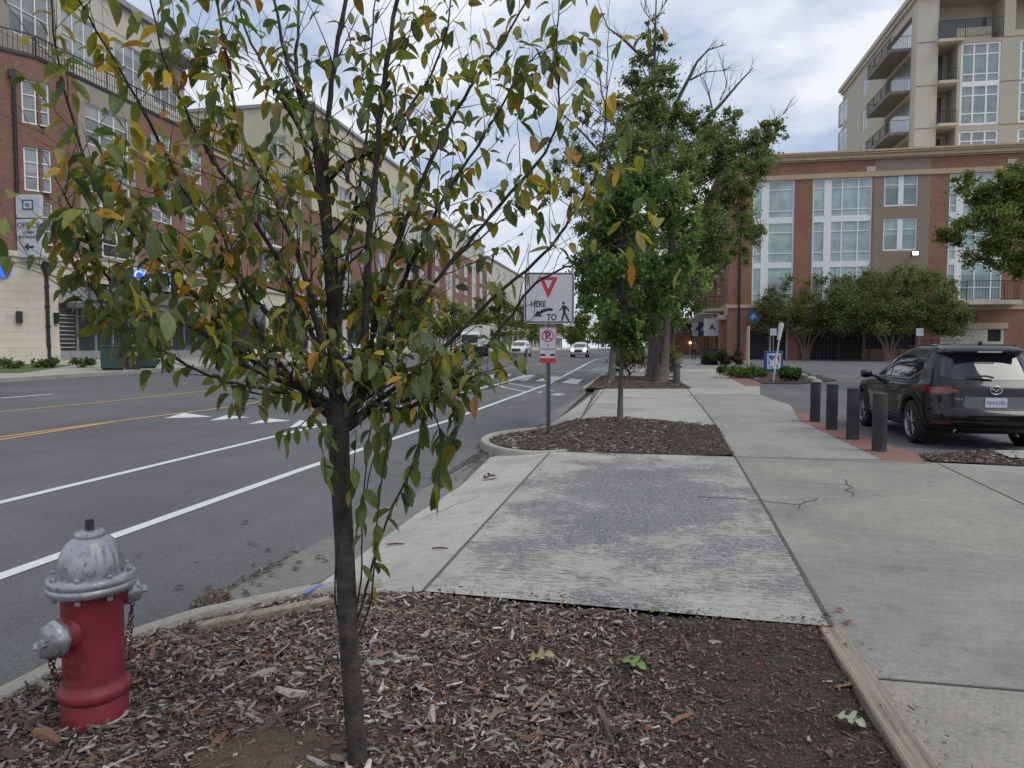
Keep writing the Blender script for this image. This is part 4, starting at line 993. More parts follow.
for q in ops:
    b = MB(); b.bx(q[0], q[1], .28, 2.4, q[2], q[3]); 
    b = MB(); b.bx(q[0] + .003, q[1] - .003, .3, .35, q[2], q[3]); FS.place(b.build('balcony_door', M['pane_t']), tw)
    b = MB(); b.bx(q[0], q[1], -2.0, -.003, q[2] - .3, q[2] - .003); FS.place(b.build('balcony', sm('slab_grey', (.2, .19, .17), .8)), tw)
    rail(FS, tw, q[0] + .05, q[1] - .05, q[2], q[2] + 1.25, -1.95, .2, 'balcony_railing', ends=1.9)
b = MB(); b.bx(xc + .4, xc + 12, YT + 2.5, YT + LT, 8, zt_ - .1); b.build('block_core', M['tower'], tw, world=True)
b = MB(); b.bx(xc + 1, xc + 2, YT + LT * .7, YT + LT * .7 + 1, zt_ + .5, zt_ + 2.5); b.build('flue', M['tower2'], tw, world=True)
# fence of dark bars in front of the garage
def fence(p0, p1, h_, label, step=.16):
    a = Vector(p0); c = Vector(p1); d = c - a; L_ = d.length; t = thing('metal_fence', (a.x, a.y, g(a.y)), label, 'fence', rz=math.atan2(d.y, d.x))
    b = MB(); b.bx(0, L_, -.02, .02, h_ - .12, h_ - .08); b.bx(0, L_, -.02, .02, .12, .16)
    n = int(L_ / step)
    for k in range(n): b.bx(k * step - .009, k * step + .009, -.009, .009, .05, h_)
    b.build('railing_panel', M['black'], t)
    for k in range(int(L_ / 2.4) + 1):
        b = MB(); b.bx(k * 2.4 - .035, k * 2.4 + .035, -.035, .035, 0, h_ + .08); b.build('post', M['black'], t)
fence((PY(838, 360, 64.2)[0], 64.2), (PY(962, 360, 64.2)[0], 64.2), 1.75, 'long black metal bar fence behind the dark car, under the clipped trees')
# ======================= foreground young tree
BK = {}
def leaf_mesh(b, pos, dirv, nrm, L_, W_, col, fold=.25, droop=.35, seg=4):
    d = Vector(dirv).normalized(); n = Vector(nrm); n = (n - d * n.dot(d))
    if n.length < 1e-3: n = d.orthogonal()
    n.normalize(); s = d.cross(n)
    prof = [0, .62, 1.0, .86, .5, 0]; ts = [0, .16, .4, .64, .85, 1.0]
    n0 = len(b.v); cl = []
    c = Vector(pos); dd = d.copy(); prev = 0
    for i, t in enumerate(ts):
        c = c + dd * (L_ * (t - prev)); prev = t
        dd = (dd + Vector((0, 0, -1)) * droop * .28).normalized()
        wd = W_ / 2 * prof[i]; up = n * (fold * wd)
        if i in (0, 5): b.v.append(tuple(c))
        else: b.v += [tuple(c + s * wd + up), tuple(c), tuple(c - s * wd + up)]
    f = [(0, 2, 1), (0, 3, 2)]
    for i in range(3):
        a = 1 + i * 3
        f += [(a, a + 1, a + 4, a + 3), (a + 1, a + 2, a + 5, a + 4)]
    f += [(10, 11, 13), (11, 12, 13)]
    for q in f: b.f.append(tuple(n0 + k for k in q)); b.m.append(0); b.c.append(col)
    # stalk
def leafcol(rnd, autumn):
    r = rnd.random()
    if r < autumn * .22: c = rnd.choice([(.38, .2, .03), (.34, .14, .025), (.42, .28, .04)])
    elif r < autumn: c = rnd.choice([(.28, .25, .035), (.24, .22, .03), (.2, .15, .04)])
    else: c = rnd.choice([(.11, .155, .035), (.14, .175, .04), (.08, .12, .035), (.18, .19, .045), (.09, .12, .05)])
    k = rnd.uniform(.8, 1.25); return (c[0] * k, c[1] * k, c[2] * k, 1)
rt = random.Random(11)
TB = P3(358, 778, z_walk)
tree = thing('young_tree', TB, 'thin dark young tree with yellowing leaves in the nearest mulch bed, beside the hydrant', 'tree')
def pl(pts, d0, d1, r0, r1, n=4, jit=0):
    out = []; rad = []
    m = len(pts)
    for i, (x, y) in enumerate(pts):
        t = i / (m - 1); out.append(PD(x, y, d0 + (d1 - d0) * t)); rad.append(r0 + (r1 - r0) * t)
    sm_ = []; rs = []
    for i in range(m - 1):
        p0, p1, p2, p3 = out[max(0, i - 1)], out[i], out[i + 1], out[min(m - 1, i + 2)]
        for k in range(n):
            t = k / n
            q = .5 * ((2 * p1) + (p2 - p0) * t + (2 * p0 - 5 * p1 + 4 * p2 - p3) * t * t + (3 * p1 - p0 - 3 * p2 + p3) * t ** 3)
            if jit: q = q + Vector((rt.uniform(-jit, jit), rt.uniform(-jit, jit), rt.uniform(-jit, jit)))
            sm_.append(q); rs.append(rad[i] + (rad[i + 1] - rad[i]) * t)
    sm_.append(out[-1]); rs.append(rad[-1]); return sm_, rs
D0 = 2.62
trunk_px = [(360, 800), (358, 765), (353, 700), (349, 640), (346, 580), (343, 520), (340, 470), (338, 425), (335, 400)]
pts, rs = pl(trunk_px, D0 - .02, D0 + .1, .036, .037, 3)
rs = [r * (1 + .12 * math.exp(-((i - 21) ** 2) / 8)) for i, r in enumerate(rs)]
b = MB(); b.tube(pts, rs, 14); b.build('trunk', M['bark'], tree, world=True, smooth=True)
D1 = D0 + .1
# (points bottom->top, end depth, r0, r1, leaf density, autumn)
LB = [
 ([(338, 425), (334, 350), (330, 260), (321, 185), (318, 150)], 2.8, .034, .024, .25, .15),
 ([(318, 155), (309, 110), (295, 82), (282, 42), (274, -8)], 2.9, .016, .007, .5, .25),
 ([(319, 155), (300, 100), (296, 60), (297, 37), (299, -10)], 3.0, .013, .007, .3, .2),
 ([(330, 250), (326, 170), (329, 110), (336, 55), (347, -10)], 2.75, .018, .011, .45, .2),
 ([(345, 425), (360, 390), (366, 330), (369, 250), (375, 170), (381, 110), (388, 55), (399, -12)], 2.5, .022, .010, .45, .2),
 ([(322, 190), (345, 165), (375, 150), (398, 122), (425, 84), (445, 40), (452, -10)], 2.7, .011, .004, .7, .35),
 ([(330, 380), (318, 335), (308, 285), (290, 235), (271, 192), (250, 155), (237, 117), (227, 62), (214, -10)], 2.3, .016, .005, .7, .35),
 ([(319, 200), (300, 130), (282, 100), (262, 65), (244, 24), (236, -8)], 2.9, .012, .004, .5, .3),
 ([(335, 390), (305, 320), (275, 255), (242, 200), (213, 160), (185, 110), (160, 45), (149, -10)], 2.35, .013, .003, .75, .45),
 ([(335, 395), (280, 330), (235, 270), (200, 215), (168, 160), (130, 85), (95, 30), (74, -10)], 2.2, .013, .003, .8, .5),
 ([(332, 405), (290, 378), (255, 362), (216, 326), (198, 300), (161, 258), (125, 224), (95, 185), (72, 120), (56, 50), (50, -10)], 2.15, .015, .003, .95, .5),
 ([(335, 415), (300, 390), (250, 367), (208, 336), (167, 315), (135, 295), (112, 281), (91, 248), (74, 215), (62, 190)], 2.05, .013, .003, 1.0, .3),
 ([(338, 412), (326, 407), (297, 396), (254, 387), (218, 379), (182, 362), (143, 339), (112, 318), (91, 284), (78, 250)], 2.2, .009, .0025, .8, .15),
 ([(345, 420), (362, 395), (372, 345), (380, 300), (395, 250), (417, 192), (445, 130), (470, 88), (500, 45), (533, -10)], 2.8, .020, .005, .7, .35),
 ([(348, 418), (370, 385), (388, 330), (405, 280), (425, 235), (447, 192), (470, 158), (500, 108), (520, 72), (541, 52)], 2.6, .014, .003, .8, .35),
 ([(350, 420), (375, 375), (410, 320), (440, 275), (475, 235), (510, 192), (540, 160), (555, 130), (559, 90), (556, 45), (560, -10)], 2.5, .012, .003, .35, .3),
 ([(350, 420), (385, 395), (425, 365), (454, 338), (493, 299), (536, 262), (560, 235), (581, 200), (600, 160), (606, 90), (608, 40)], 2.5, .013, .002, .3, .5),
 ([(347, 425), (370, 408), (405, 400), (440, 385), (471, 365), (512, 314), (534, 284), (560, 270), (583, 262), (610, 250), (628, 242)], 2.45, .012, .002, .22, .5),
 ([(348, 430), (372, 412), (405, 408), (430, 400), (452, 392), (470, 378)], 2.5, .014, .005, 1.1, .1),
 ([(338, 425), (310, 400), (270, 350), (240, 290), (225, 240), (205, 205), (180, 185), (150, 165)], 2.9, .014, .003, .8, .5),
 ([(335, 380), (340, 300), (352, 230), (362, 170), (368, 110), (372, 40), (376, -10)], 3.05, .012, .004, .5, .25),
 ([(345, 410), (385, 340), (420, 300), (460, 255), (500, 222), (545, 190)], 2.95, .010, .003, .7, .4),
]
foli = MB(); foli.c = []
def twig(b, p, d, L_, r, depth, dens, aut, tip=False):
    n = max(3, int(L_ / .05)); q = p.copy(); pts = [q.copy()]; d = d.normalized()
    sgn = 1
    for i in range(n):
        d = (d + Vector((rt.gauss(0, .12), rt.gauss(0, .12), rt.gauss(.03, .09)))).normalized()
        q = q + d * (L_ / n); pts.append(q.copy())
        for _k in range(int(rt.random() < dens * .82) + int(q.z < 2.7 and rt.random() < dens * .42)):
            sgn = -sgn; side = d.cross(Vector((0, 0, 1)));
            if side.length < .1: side = Vector((1, 0, 0))
            side.normalize(); ld = (side * sgn * rt.uniform(.3, 1) + d * .3 + Vector((0, 0, rt.uniform(-1.1, .35)))).normalized()
            st = q + ld * .012
            Lf = rt.uniform(.052, .092)
            foli_leaf(st, ld, Lf, aut)
        if depth > 0 and rt.random() < .24:
            nd = (d + Vector((rt.uniform(-1, 1), rt.uniform(-1, 1), rt.uniform(-.4, .8))) * .8).normalized()
            twig(b, q, nd, L_ * rt.uniform(.3, .6), r * .65, depth - 1, dens, aut)
    b.tube(pts, [r * (1 - .65 * i / n) for i in range(n + 1)], 4, cap=False)
def foli_leaf(st, ld, Lf, aut):
    vx = st.x * math.cos(YAW) + st.y * math.sin(YAW); vy = -st.x * math.sin(YAW) + st.y * math.cos(YAW)   # keep the crown's own width
    if (vx < -.625 * vy or (vx > .04 * vy and st.z < 1.95 and st.z > 1.5)) and rt.random() < .8: return
    nrm = Vector((rt.gauss(0, .6), rt.gauss(0, .6), 1)); c = leafcol(rt, aut)
    if rt.random() < .12: c = (c[0] * .8 + .03, c[1] * .8 + .03, c[2] * .8 + .04, 1)
    leaf_mesh(foli, st, ld, nrm, Lf, Lf * rt.uniform(.36, .54), c, fold=rt.uniform(.0, .9), droop=rt.uniform(.2, 1.7))
for (px_, dend, r0, r1, dens, aut) in LB:
    base = D1
    r0 *= .82; r1 *= .7; pts, rs = pl(px_, base, dend, r0 * 1.0, r1, 4, .004)
    # start at the depth of the parent stem for branches that leave higher up
    if px_[0][1] < 300:
        k = (425 - px_[0][1]) / 300 * .2
        pts, rs = pl(px_, D1 + k * .7, dend, r0, r1, 4, .004)
    b = MB(); b.tube(pts, rs, 8)
    nP = len(pts)
    for i in range(2, nP - 1):
        if pts[i].z > 3.9: break
        frac = i / nP
        if rt.random() < (.60 + .35 * frac):
            dr = (pts[i + 1] - pts[i - 1]).normalized()
            nd = (dr * .55 + Vector((rt.uniform(-1, 1), rt.uniform(-.8, .8), rt.uniform(-.35, .8)))).normalized()
            twig(b, pts[i], nd, (1.25 if pts[i].z < 2.5 else 1) * rt.uniform(.10, .36) * (1.0 if frac < .8 else .7), max(.0016, rs[i] * .32), 1, dens * .9, aut)
        if rt.random() < dens * .55 and rs[i] < .009:
            ld = Vector((rt.uniform(-1, 1), rt.uniform(-.6, .6), rt.uniform(-1, .2))).normalized(); foli_leaf(pts[i], ld, rt.uniform(.06, .1), aut)
    twig(b, pts[-1], pts[-1] - pts[-2], .15, rs[-1], 0, dens, aut)
    b.build('branch', M['bark'], tree, world=True, smooth=True)
# thin suckers rising beside the trunk with hanging leaves
for (px_, dend, r0, dens) in (
 ([(352, 640), (366, 590), (380, 540), (396, 500), (412, 465), (424, 420), (431, 380), (436, 350)], 2.55, .006, 1.6),
 ([(350, 640), (361, 580), (362, 520), (366, 460), (372, 420), (378, 380)], 2.5, .004, .9),
 ([(352, 650), (371, 600), (376, 540), (382, 480), (388, 440), (392, 400)], 2.45, .004, .7),
 ([(338, 620), (335, 590), (338, 520), (352, 480), (356, 430)], 2.55, .004, .3),
 ([(345, 560), (358, 530), (366, 490), (379, 440), (398, 410)], 2.5, .003, .8),
 ([(425, 405), (437, 420), (442, 440), (440, 470), (433, 490)], 2.4, .003, 1.5),
 ([(440, 385), (450, 400), (458, 425), (452, 450)], 2.45, .003, 1.5),
 ([(344, 440), (332, 425), (322, 440), (326, 470)], 2.5, .003, .6),
 ([(332, 400), (318, 410), (300, 425), (282, 432)], 2.4, .003, 1.0)):
    pts, rs = pl(px_, D1 - .03, dend, r0, .0018, 4, .003); b = MB(); b.tube(pts, rs, 6)
    for i in range(5, len(pts)):
        for k in range(2):
            if rt.random() < dens * .42:
                ld = Vector((rt.uniform(-1, 1), rt.uniform(-.7, .7), rt.uniform(-1.5, -.2))).normalized(); foli_leaf(pts[i], ld, rt.uniform(.06, .11), .1)
    b.build('sucker', M['bark'], tree, world=True, smooth=True)
# single leaves seen against the sky and road on the outer twigs
for (x, y, dp, up) in ((595, 5, 2.3, .3), (600, 270, 2.45, .9), (632, 262, 2.45, .9), (430, 8, 2.5, .6)):
    foli_leaf(PD(x, y, dp), Vector((rt.uniform(-.4, .4), rt.uniform(-.4, .4), -1)), .09, up)
foli.build('foliage', M['leaf'], tree, world=True, smooth=True)
# ======================= generic trees
def crown(name, parent, clumps, n, ls, pal, seed, world=False, flat=.0, shell=.5):
    r = np.random.RandomState(seed); b = MB(); b.c = []
    diff = shell <= .25
    vol = np.array([c[3] ** 2 for c in clumps]); vol = vol / vol.sum()
    idx = r.choice(len(clumps), n, p=vol)
    tone = [r.uniform(.72, 1.28) for _ in clumps]
    for i in idx:
        cx, cy, cz, cr = clumps[i][:4]; sq = clumps[i][4] if len(clumps[i]) > 4 else 1
        d = r.normal(size=3); d /= np.linalg.norm(d); rr = cr * (shell + (1 - shell) * r.rand()) ** (.6) * r.uniform(.55, 1.12) if not diff else cr * min(1.9, abs(r.normal(.5, .5)))
        p = Vector((cx + d[0] * rr, cy + d[1] * rr, cz + d[2] * rr * sq))
        u = Vector(r.normal(size=3)).normalized(); v_ = u.orthogonal().normalized(); a = r.rand() * 6.28
        v_ = (Matrix.Rotation(a, 3, u) @ v_); s = ls * r.uniform(.6, 1.3)
        c = pal[r.randint(len(pal))]; k = tone[i] * r.uniform(.8, 1.25)
        n0 = len(b.v)
        b.v += [tuple(p), tuple(p + (u * .45 + v_ * .32) * s), tuple(p + u * s), tuple(p + (u * .45 - v_ * .32) * s)]
        b.f.append((n0, n0 + 1, n0 + 2, n0 + 3)); b.m.append(0); b.c.append((c[0] * k, c[1] * k, c[2] * k, 1))
    return b.build(name, M['crown'], parent, world=world)
GREEN = [(.08, .14, .045), (.105, .17, .055), (.065, .115, .045), (.15, .205, .07)]
# planted maple in the second bed
mb_ = P3(622, 419.5); mb_ = (mb_[0], 14.7, .13); mb_ = (P(621.5, 420)[0] - .0, 14.9, .12)
mt = thing('maple_tree', mb_, 'dense dark green small maple on a thin pale trunk in the second mulch bed', 'tree')
X0, Y0 = mb_[0], mb_[1]
b = MB(); b.tube([(X0, Y0, .0), (X0 + .01, Y0, .8), (X0 + .04, Y0, 1.7), (X0 + .05, Y0, 3), (X0 + .12, Y0, 4.6), (X0 + .15, Y0, 5.6)], [.07, .05, .045, .04, .025, .008], 10); b.build('trunk', M['bark2'], mt, world=True, smooth=True)
def px_r(px, py, Y): x, z = PY(px, py, Y); return x, z
rm = random.Random(5); cl = []; bb = MB()
outl = [(340, 604, 642), (325, 590, 660), (305, 580, 672), (285, 575, 680), (265, 573, 688), (245, 574, 692), (225, 578, 692), (205, 590, 684), (188, 604, 672), (174, 628, 662)]
for (py, xl, xr_) in outl:
    x1_, z1_ = px_r(xl, py, Y0); x2_, _ = px_r(xr_, py, Y0); hw = (x2_ - x1_) / 2; cxx = (x1_ + x2_) / 2
    k = 11 if hw > .5 else 6
    for j in range(k):
        a = rm.uniform(0, 6.28); rr = hw * rm.uniform(.3, 1.02); r_ = rm.uniform(.14, .31) * (1 if hw > .7 else .75)
        c = (cxx + rr * math.cos(a), Y0 + rr * math.sin(a), z1_ + rm.uniform(-.15, .15), r_); cl.append(c)
        bb.tube([(X0 + .04, Y0, max(1.7, c[2] - .9)), (X0 + (c[0] - X0) * .5, Y0 + (c[1] - Y0) * .5, c[2] - .4), (c[0], c[1], c[2])], [.014, .01, .004], 4)
bb.build('limb', M['bark2'], mt, world=True)
crown('crown', mt, cl, 24000, .10, GREEN, 4, world=True, shell=.2)
# light new shoots
sh = []
for (x, y) in ((638, 172), (651, 182), (668, 165), (686, 178), (618, 190), (697, 210), (690, 258), (634, 215), (628, 260), (705, 275), (606, 215), (660, 200), (585, 250), (612, 300), (640, 330)):
    for k in range(8): xx, zz = px_r(x + rm.uniform(-2.5, 2.5) + k * .3, y - 6 + k * 3.4, Y0 - .3); sh.append((xx, Y0 - rm.uniform(.2, .9) if y > 200 else Y0, zz, .07))
crown('new_shoots', mt, sh, 1500, .085, [(.2, .28, .08), (.15, .23, .06), (.11, .18, .05)], 9, world=True)
# big ragged tree behind, two trunks
def big_tree():
    bx_, by_ = P(650, 380); gz = g(by_)
    t = thing('oak_tree', (bx_, by_, gz), 'large ragged street tree with double trunk and bare dead limbs against the sky', 'tree')
    Yb = by_
    def q(px, py, dy=0): x, z = PY(px, py, Yb + dy); return Vector((x, Yb + dy, z))
    b = MB()
    b.tube([q(651, 383), q(652, 372), q(654, 350), q(652, 300), q(650, 220), q(652, 150), (q(653, 90)), q(655, 50), q(656, 5), q(657, -22)], [.40, .27, .24, .21, .18, .14, .09, .05, .03, .01], 12)
    b.build('trunk', M['bark2'], t, world=True, smooth=True)
    b = MB(); b.tube([q(662, 383, -.8), q(665, 360, -.6), q(668, 300), q(672, 240), q(690, 190)], [.3, .2, .17, .12, .06], 10); b.build('trunk', M['bark2'], t, world=True, smooth=True)
    r_ = random.Random(3); cl = []
    # (px,py,radius px, depth offset, leafiness)
    main = [(656, 16, 8, 0, .4), (650, 30, 9, .3, .5), (661, 45, 11, .2, .6), (640, 60, 10, .4, .5), (670, 90, 13, .2, .6), (590, 105, 14, .4, .3), (654, 40, 12, 0, .6), (648, 62, 15, .5, .8), (662, 75, 16, -.5, .9), (640, 85, 18, .8, 1), (655, 100, 22, -.7, 1), (668, 108, 18, .6, 1), (632, 112, 22, -.4, 1), (612, 110, 18, 1.5, .45), (598, 130, 22, .6, .5), (580, 120, 15, .3, .3), (575, 150, 22, -.8, .5), (556, 178, 18, .3, .6), (545, 190, 11, 0, .7), (600, 165, 26, .4, .9), (630, 145, 28, -1.2, 1.1), (660, 135, 26, 1.0, 1.1), (690, 150, 26, -.6, 1.1), (680, 120, 18, .8, .8), (700, 118, 14, 0, .8), (712, 135, 22, .8, 1.1), (730, 118, 13, -.3, .9), (728, 150, 24, .4, 1.1), (755, 150, 20, 0, 1), (772, 135, 13, .4, .8), (765, 130, 15, -.2, .9), (745, 175, 22, -.6, 1.1), (712, 180, 28, 1.2, 1.1), (735, 205, 22, .5, 1), (760, 232, 14, 0, .7), (748, 228, 17, .4, .8), (740, 255, 15, .2, .6), (715, 225, 24, -.8, 1.1), (690, 210, 25, .8, 1), (700, 255, 22, .5, .9), (718, 262, 16, -.4, .8), (672, 180, 28, -1.5, 1.1), (640, 180, 28, 1.5, 1), (605, 200, 26, -1, .9), (575, 190, 16, .8, .7), (585, 225, 22, 0, .8), (610, 245, 26, 1.4, .8), (640, 240, 28, -1.2, .9), (672, 245, 26, 1.2, .9), (600, 285, 24, 1, .7), (650, 290, 26, 1.6, .7), (685, 290, 18, 1.2, .6), (672, 320, 14, 1.5, .5), (590, 268, 14, .3, .6)]
    lb = MB()
    for (px, py, rr, dy, lf) in main:
        c = q(px, py, dy * 1.6); R_ = rr / 710 * Yb * 1.05
        st = q(652 + (px - 652) * .08, min(325, py + abs(px - 652) * .35 + 15), 0); mid = st.lerp(c, .5) + Vector((0, 0, -.25))
        lb.tube([st, mid, c], [.05, .035, .014], 5)
        for k in range(max(4, int(14 * lf))):
            d = Vector((r_.gauss(0, 1), r_.gauss(0, 1), r_.gauss(0, 1))).normalized() * R_ * r_.uniform(.3, .95)
            cc = c + d; cl.append((cc.x, cc.y, cc.z, R_ * r_.uniform(.2, .46) * (.7 + .3 * lf), .75)); lb.tube([c, cc], [.016, .004], 3)
    # dead limbs
    def dead(pts, r0):
        P_ = [q(*p) for p in pts]; lb.tube(P_, [r0 * (1 - .8 * i / (len(P_) - 1)) for i in range(len(P_))], 5)
        for i in range(1, len(P_)):
            for k in range(3):
                s = P_[i - 1].lerp(P_[i], r_.random()); d = (P_[i] - P_[i - 1]).normalized()
                e_ = s + (d + Vector((r_.uniform(-1, 1), r_.uniform(-.6, .6), r_.uniform(-.2, 1))) * .7) * r_.uniform(.3, .9); m_ = s.lerp(e_, .5) + Vector((0, 0, .06))
                lb.tube([s, m_, e_], [.016, .01, .005], 3); lb.tube([m_, m_ + (e_ - s) * .4 + Vector((r_.uniform(-.2, .2), 0, .15))], [.01, .005], 3)
    dead([(675, 105), (688, 80), (697, 62), (708, 50), (724, 45)], .09); dead([(690, 80), (706, 72), (728, 70)], .05); dead([(708, 118), (722, 103), (738, 84), (753, 68)], .09); dead([(712, 108), (708, 90), (702, 75)], .04)
    dead([(640, 55), (622, 38), (608, 28), (600, 8)], .07); dead([(615, 125), (602, 95), (598, 60), (596, 30)], .05); dead([(598, 150), (580, 130), (560, 112), (548, 100)], .06); dead([(655, 25), (645, 12), (640, 2)], .03); dead([(655, 20), (664, 5), (668, -5)], .03); dead([(768, 130), (778, 118), (786, 112)], .03); dead([(720, 100), (727, 85), (724, 70)], .03)
    lb.build('limb', M['bark2'], t, world=True)
    crown('crown', t, cl, 110000, .12, [(.135, .18, .06), (.16, .205, .07), (.115, .15, .07), (.19, .235, .08), (.15, .18, .10)], 8, world=True, shell=.2)
big_tree()
def simple_tree(name, label, base, h, cw, trunk_h, seed, pal, n, ls, group=None, spread=1.0, tr=.12, stems=1, flat=.6):
    r_ = random.Random(seed); t = thing(name, base, label, 'tree', group); x, y, z = base
    b = MB(); tops = []
    for s in range(stems):
        a = 6.28 * s / max(1, stems) + .4; k = 0 if stems == 1 else .16
        top = Vector((x + math.cos(a) * cw * k, y + math.sin(a) * cw * k, z + trunk_h + (h - trunk_h) * .35)); tops.append(top)
        b.tube([(x + math.cos(a) * .1 * (stems > 1), y + math.sin(a) * .1 * (stems > 1), z - .1), Vector((x, y, z)).lerp(top, .5) + Vector((math.cos(a) * .12, math.sin(a) * .12, 0)), top], [tr, tr * .7, tr * .45], 8)
    b.build('trunk', M['bark2'], t, world=True, smooth=True)
    cl = []; b = MB()
    for k in range(34):
        a = r_.uniform(0, 6.28); v = r_.random(); rr = cw / 2 * math.sqrt(r_.random()) * .85
        prof_ = math.sin(math.pi * (.12 + .8 * v)) ** .6
        c = (x + rr * prof_ * math.cos(a), y + rr * prof_ * math.sin(a), z + trunk_h + (h - trunk_h) * (.08 + .84 * v), cw * r_.uniform(.12, .2), .75); cl.append(c)
        tp = tops[k % len(tops)]; b.tube([tp, Vector(c[:3])], [tr * .3, .02], 4)
    b.build('limb', M['bark2'], t, world=True)
    crown('crown', t, cl, n, ls, pal, seed, world=True, shell=.25)
    return t
YG = [(.12, .16, .035), (.09, .13, .03), (.16, .2, .04), (.06, .1, .03)]
OL = [(.125, .165, .06), (.105, .14, .055), (.15, .19, .07), (.155, .15, .075)]
# clipped trees in front of the garage
def canopy_tree(label, px0, px1, pyt, pyb, trunk_px, ground_px, seed):
    xg, yg = P(*ground_px); xl, zt_ = PY(px0, pyt, yg); xr2, zb_ = PY(px1, pyb, yg)
    t = thing('crape_myrtle', (xg, yg, g(yg)), label, 'tree', 'clipped trees before the garage'); r_ = random.Random(seed)
    b = MB(); 
    for dx in (-2.6, -1.0, .8, 2.4):
        b.tube([(xg + dx * .07, yg, g(yg) - .1), (xg + dx * .18, yg + dx * .05, zb_ - 1.2), (xg + dx * .75, yg + dx * .1, zb_ + 1)], [.17, .12, .06], 7)
    b.build('trunk', M['bark_tan'], t, world=True, smooth=True)
    cl = []; w_ = xr2 - xl; cx = (xl + xr2) / 2; b = MB()
    for k in range(260):
        u = r_.uniform(-1, 1); a = r_.uniform(-1, 1); zt2 = zt_ - (zt_ - zb_) * .5 * u * u * u * u; v = r_.random() ** 1.2
        c = (cx + u * w_ * .46, yg + a * w_ * .26 * math.sqrt(1 - u * u * .8), zb_ - .1 + (zt2 - zb_ - .5) * v, r_.uniform(.45, .8), .75)
        cl.append(c)
        if k % 3 == 0: b.tube([(xg, yg, zb_ + .6), c[:3]], [.05, .02], 4)
    b.build('limb', M['bark_tan'], t, world=True)
    crown('crown', t, cl, 34000, .19, OL, seed, world=True, shell=.2)
M['bark_tan'] = sm('tan_bark', (.17, .13, .1), .85, .2, 4)
canopy_tree('clipped flat-topped tree over the garage door, left of the pair, tan forked trunk', 750, 890, 272, 330, (805, 340), (806, 359.5), 21)
canopy_tree('clipped flat-topped tree behind the dark car, right of the pair, tan forked trunk', 832, 966, 262, 330, (888, 340), (889, 361), 22)
# tree at the right edge, trunk outside the frame
def edge_tree():
    t = thing('street_tree', (17.5, 27, g(27)), 'green tree reaching in from the right edge over the brick building', 'tree'); r_ = random.Random(31)
    def q(px, py, dy=0): x, z = PY(px, py, 27 + dy); return Vector((x, 27 + dy, z))
    b = MB(); b.tube([(17.5, 27, 0), (17.4, 27, 3), (17.6, 27, 5.5), (17.8, 27, 7)], [.22, .18, .14, .06], 9); b.build('trunk', M['bark2'], t, world=True, smooth=True)
    cl = []; b = MB()
    for (px, py, rr) in ((1000, 190, 22), (975, 195, 18), (1020, 215, 24), (990, 220, 22), (965, 225, 18), (950, 235, 12), (940, 232, 8), (1005, 245, 22), (985, 255, 16), (1015, 265, 14), (965, 180, 10), (1040, 180, 28), (1060, 220, 30), (1050, 255, 25), (1085, 200, 30), (1020, 172, 14)):
        c = q(px, py, r_.uniform(-1, 1)); b.tube([(17.5, 27, 4.2), Vector((17.5, 27, 4.2)).lerp(c, .5) + Vector((0, r_.uniform(-.3, .3), r_.uniform(-.1, .5))), c], [.05, .028, .01], 4)
        for k in range(11):
            R_ = rr / 710 * 27; d = Vector((r_.gauss(0, 1), r_.gauss(0, 1), r_.gauss(0, .7))).normalized() * R_ * r_.uniform(.3, 1); cl.append((*(c + d), R_ * r_.uniform(.3, .5), .7)); b.tube([c, c + d], [.02, .008], 3)
    b.build('limb', M['bark2'], t, world=True); crown('crown', t, cl, 32000, .12, [(.135, .17, .045), (.17, .205, .055), (.10, .135, .045)], 33, world=True, shell=.2)
edge_tree()
# small trees further on
xg, yg = P(611, 381.5); simple_tree('street_tree', 'slim straight-trunked tree at the kerb left of the big ragged tree', (xg, yg, g(yg)), 7, 3.4, 2.3, 41, GREEN, 4000, .2, tr=.17)
xg, yg = P(671, 373); simple_tree('street_tree', 'thin green tree behind the big ragged tree on its pavement side', (xg, yg, g(yg)), 7.5, 4.4, 2.2, 42, GREEN, 4500, .22, tr=.1)
for i, (x_, y_) in enumerate(((.9, 58), (2.2, 78), (1.2, 98))):
    simple_tree('street_tree', ['dark tree on the pavement before the brick arcade, nearest of three', 'dark tree on the pavement beside the balconies, middle of three', 'dark tree near the far shop entrance, last of three'][i], (x_, y_, g(y_)), (8, 10, 9)[i], (5, 6, 6)[i], 2.4, 50 + i, [(.045, .065, .025), (.06, .07, .03), (.035, .05, .02)], 4000, .28, 'dark trees along the right pavement', tr=.13)
# row across the street and the far end
lab = ['yellow green tree before the stone shopfronts, first of the row across the street', 'yellow green tree second in the row across the street', 'bushy tree third in the row across the street', 'yellow green tree fourth in the row across the street', 'bushy tree fifth in the row across the street', 'green tree sixth in the row across the street', 'green tree seventh in the row across the street', 'green tree eighth in the row across the street', 'last green tree of the row across the street']
for i, y_ in enumerate((57, 70, 84, 99, 114, 130, 147, 165, 185)):
    r_ = random.Random(60 + i); x_ = -23.6 + r_.uniform(-.3, .3); simple_tree('street_tree', lab[i], (x_, y_, z_left(x_, y_)), r_.uniform(5.5, 7.5) if i < 4 else r_.uniform(8, 11), r_.uniform(4, 5.5) + (i > 4) * 2, 1.8, 60 + i, YG, 5000, .28, 'trees in a row across the street', tr=.12)
lab2 = ['far green tree by the kerb beyond the bike lane', 'far tree seen left of the maple trunk', 'far bright green tree closing the street', 'distant yellow green tree in the middle of the street view', 'distant dark green tree closing the view', 'distant broad tree at the street end on the left', 'distant broad tree at the street end on the right', 'distant tree above the white car', 'distant tree right of the far white car']
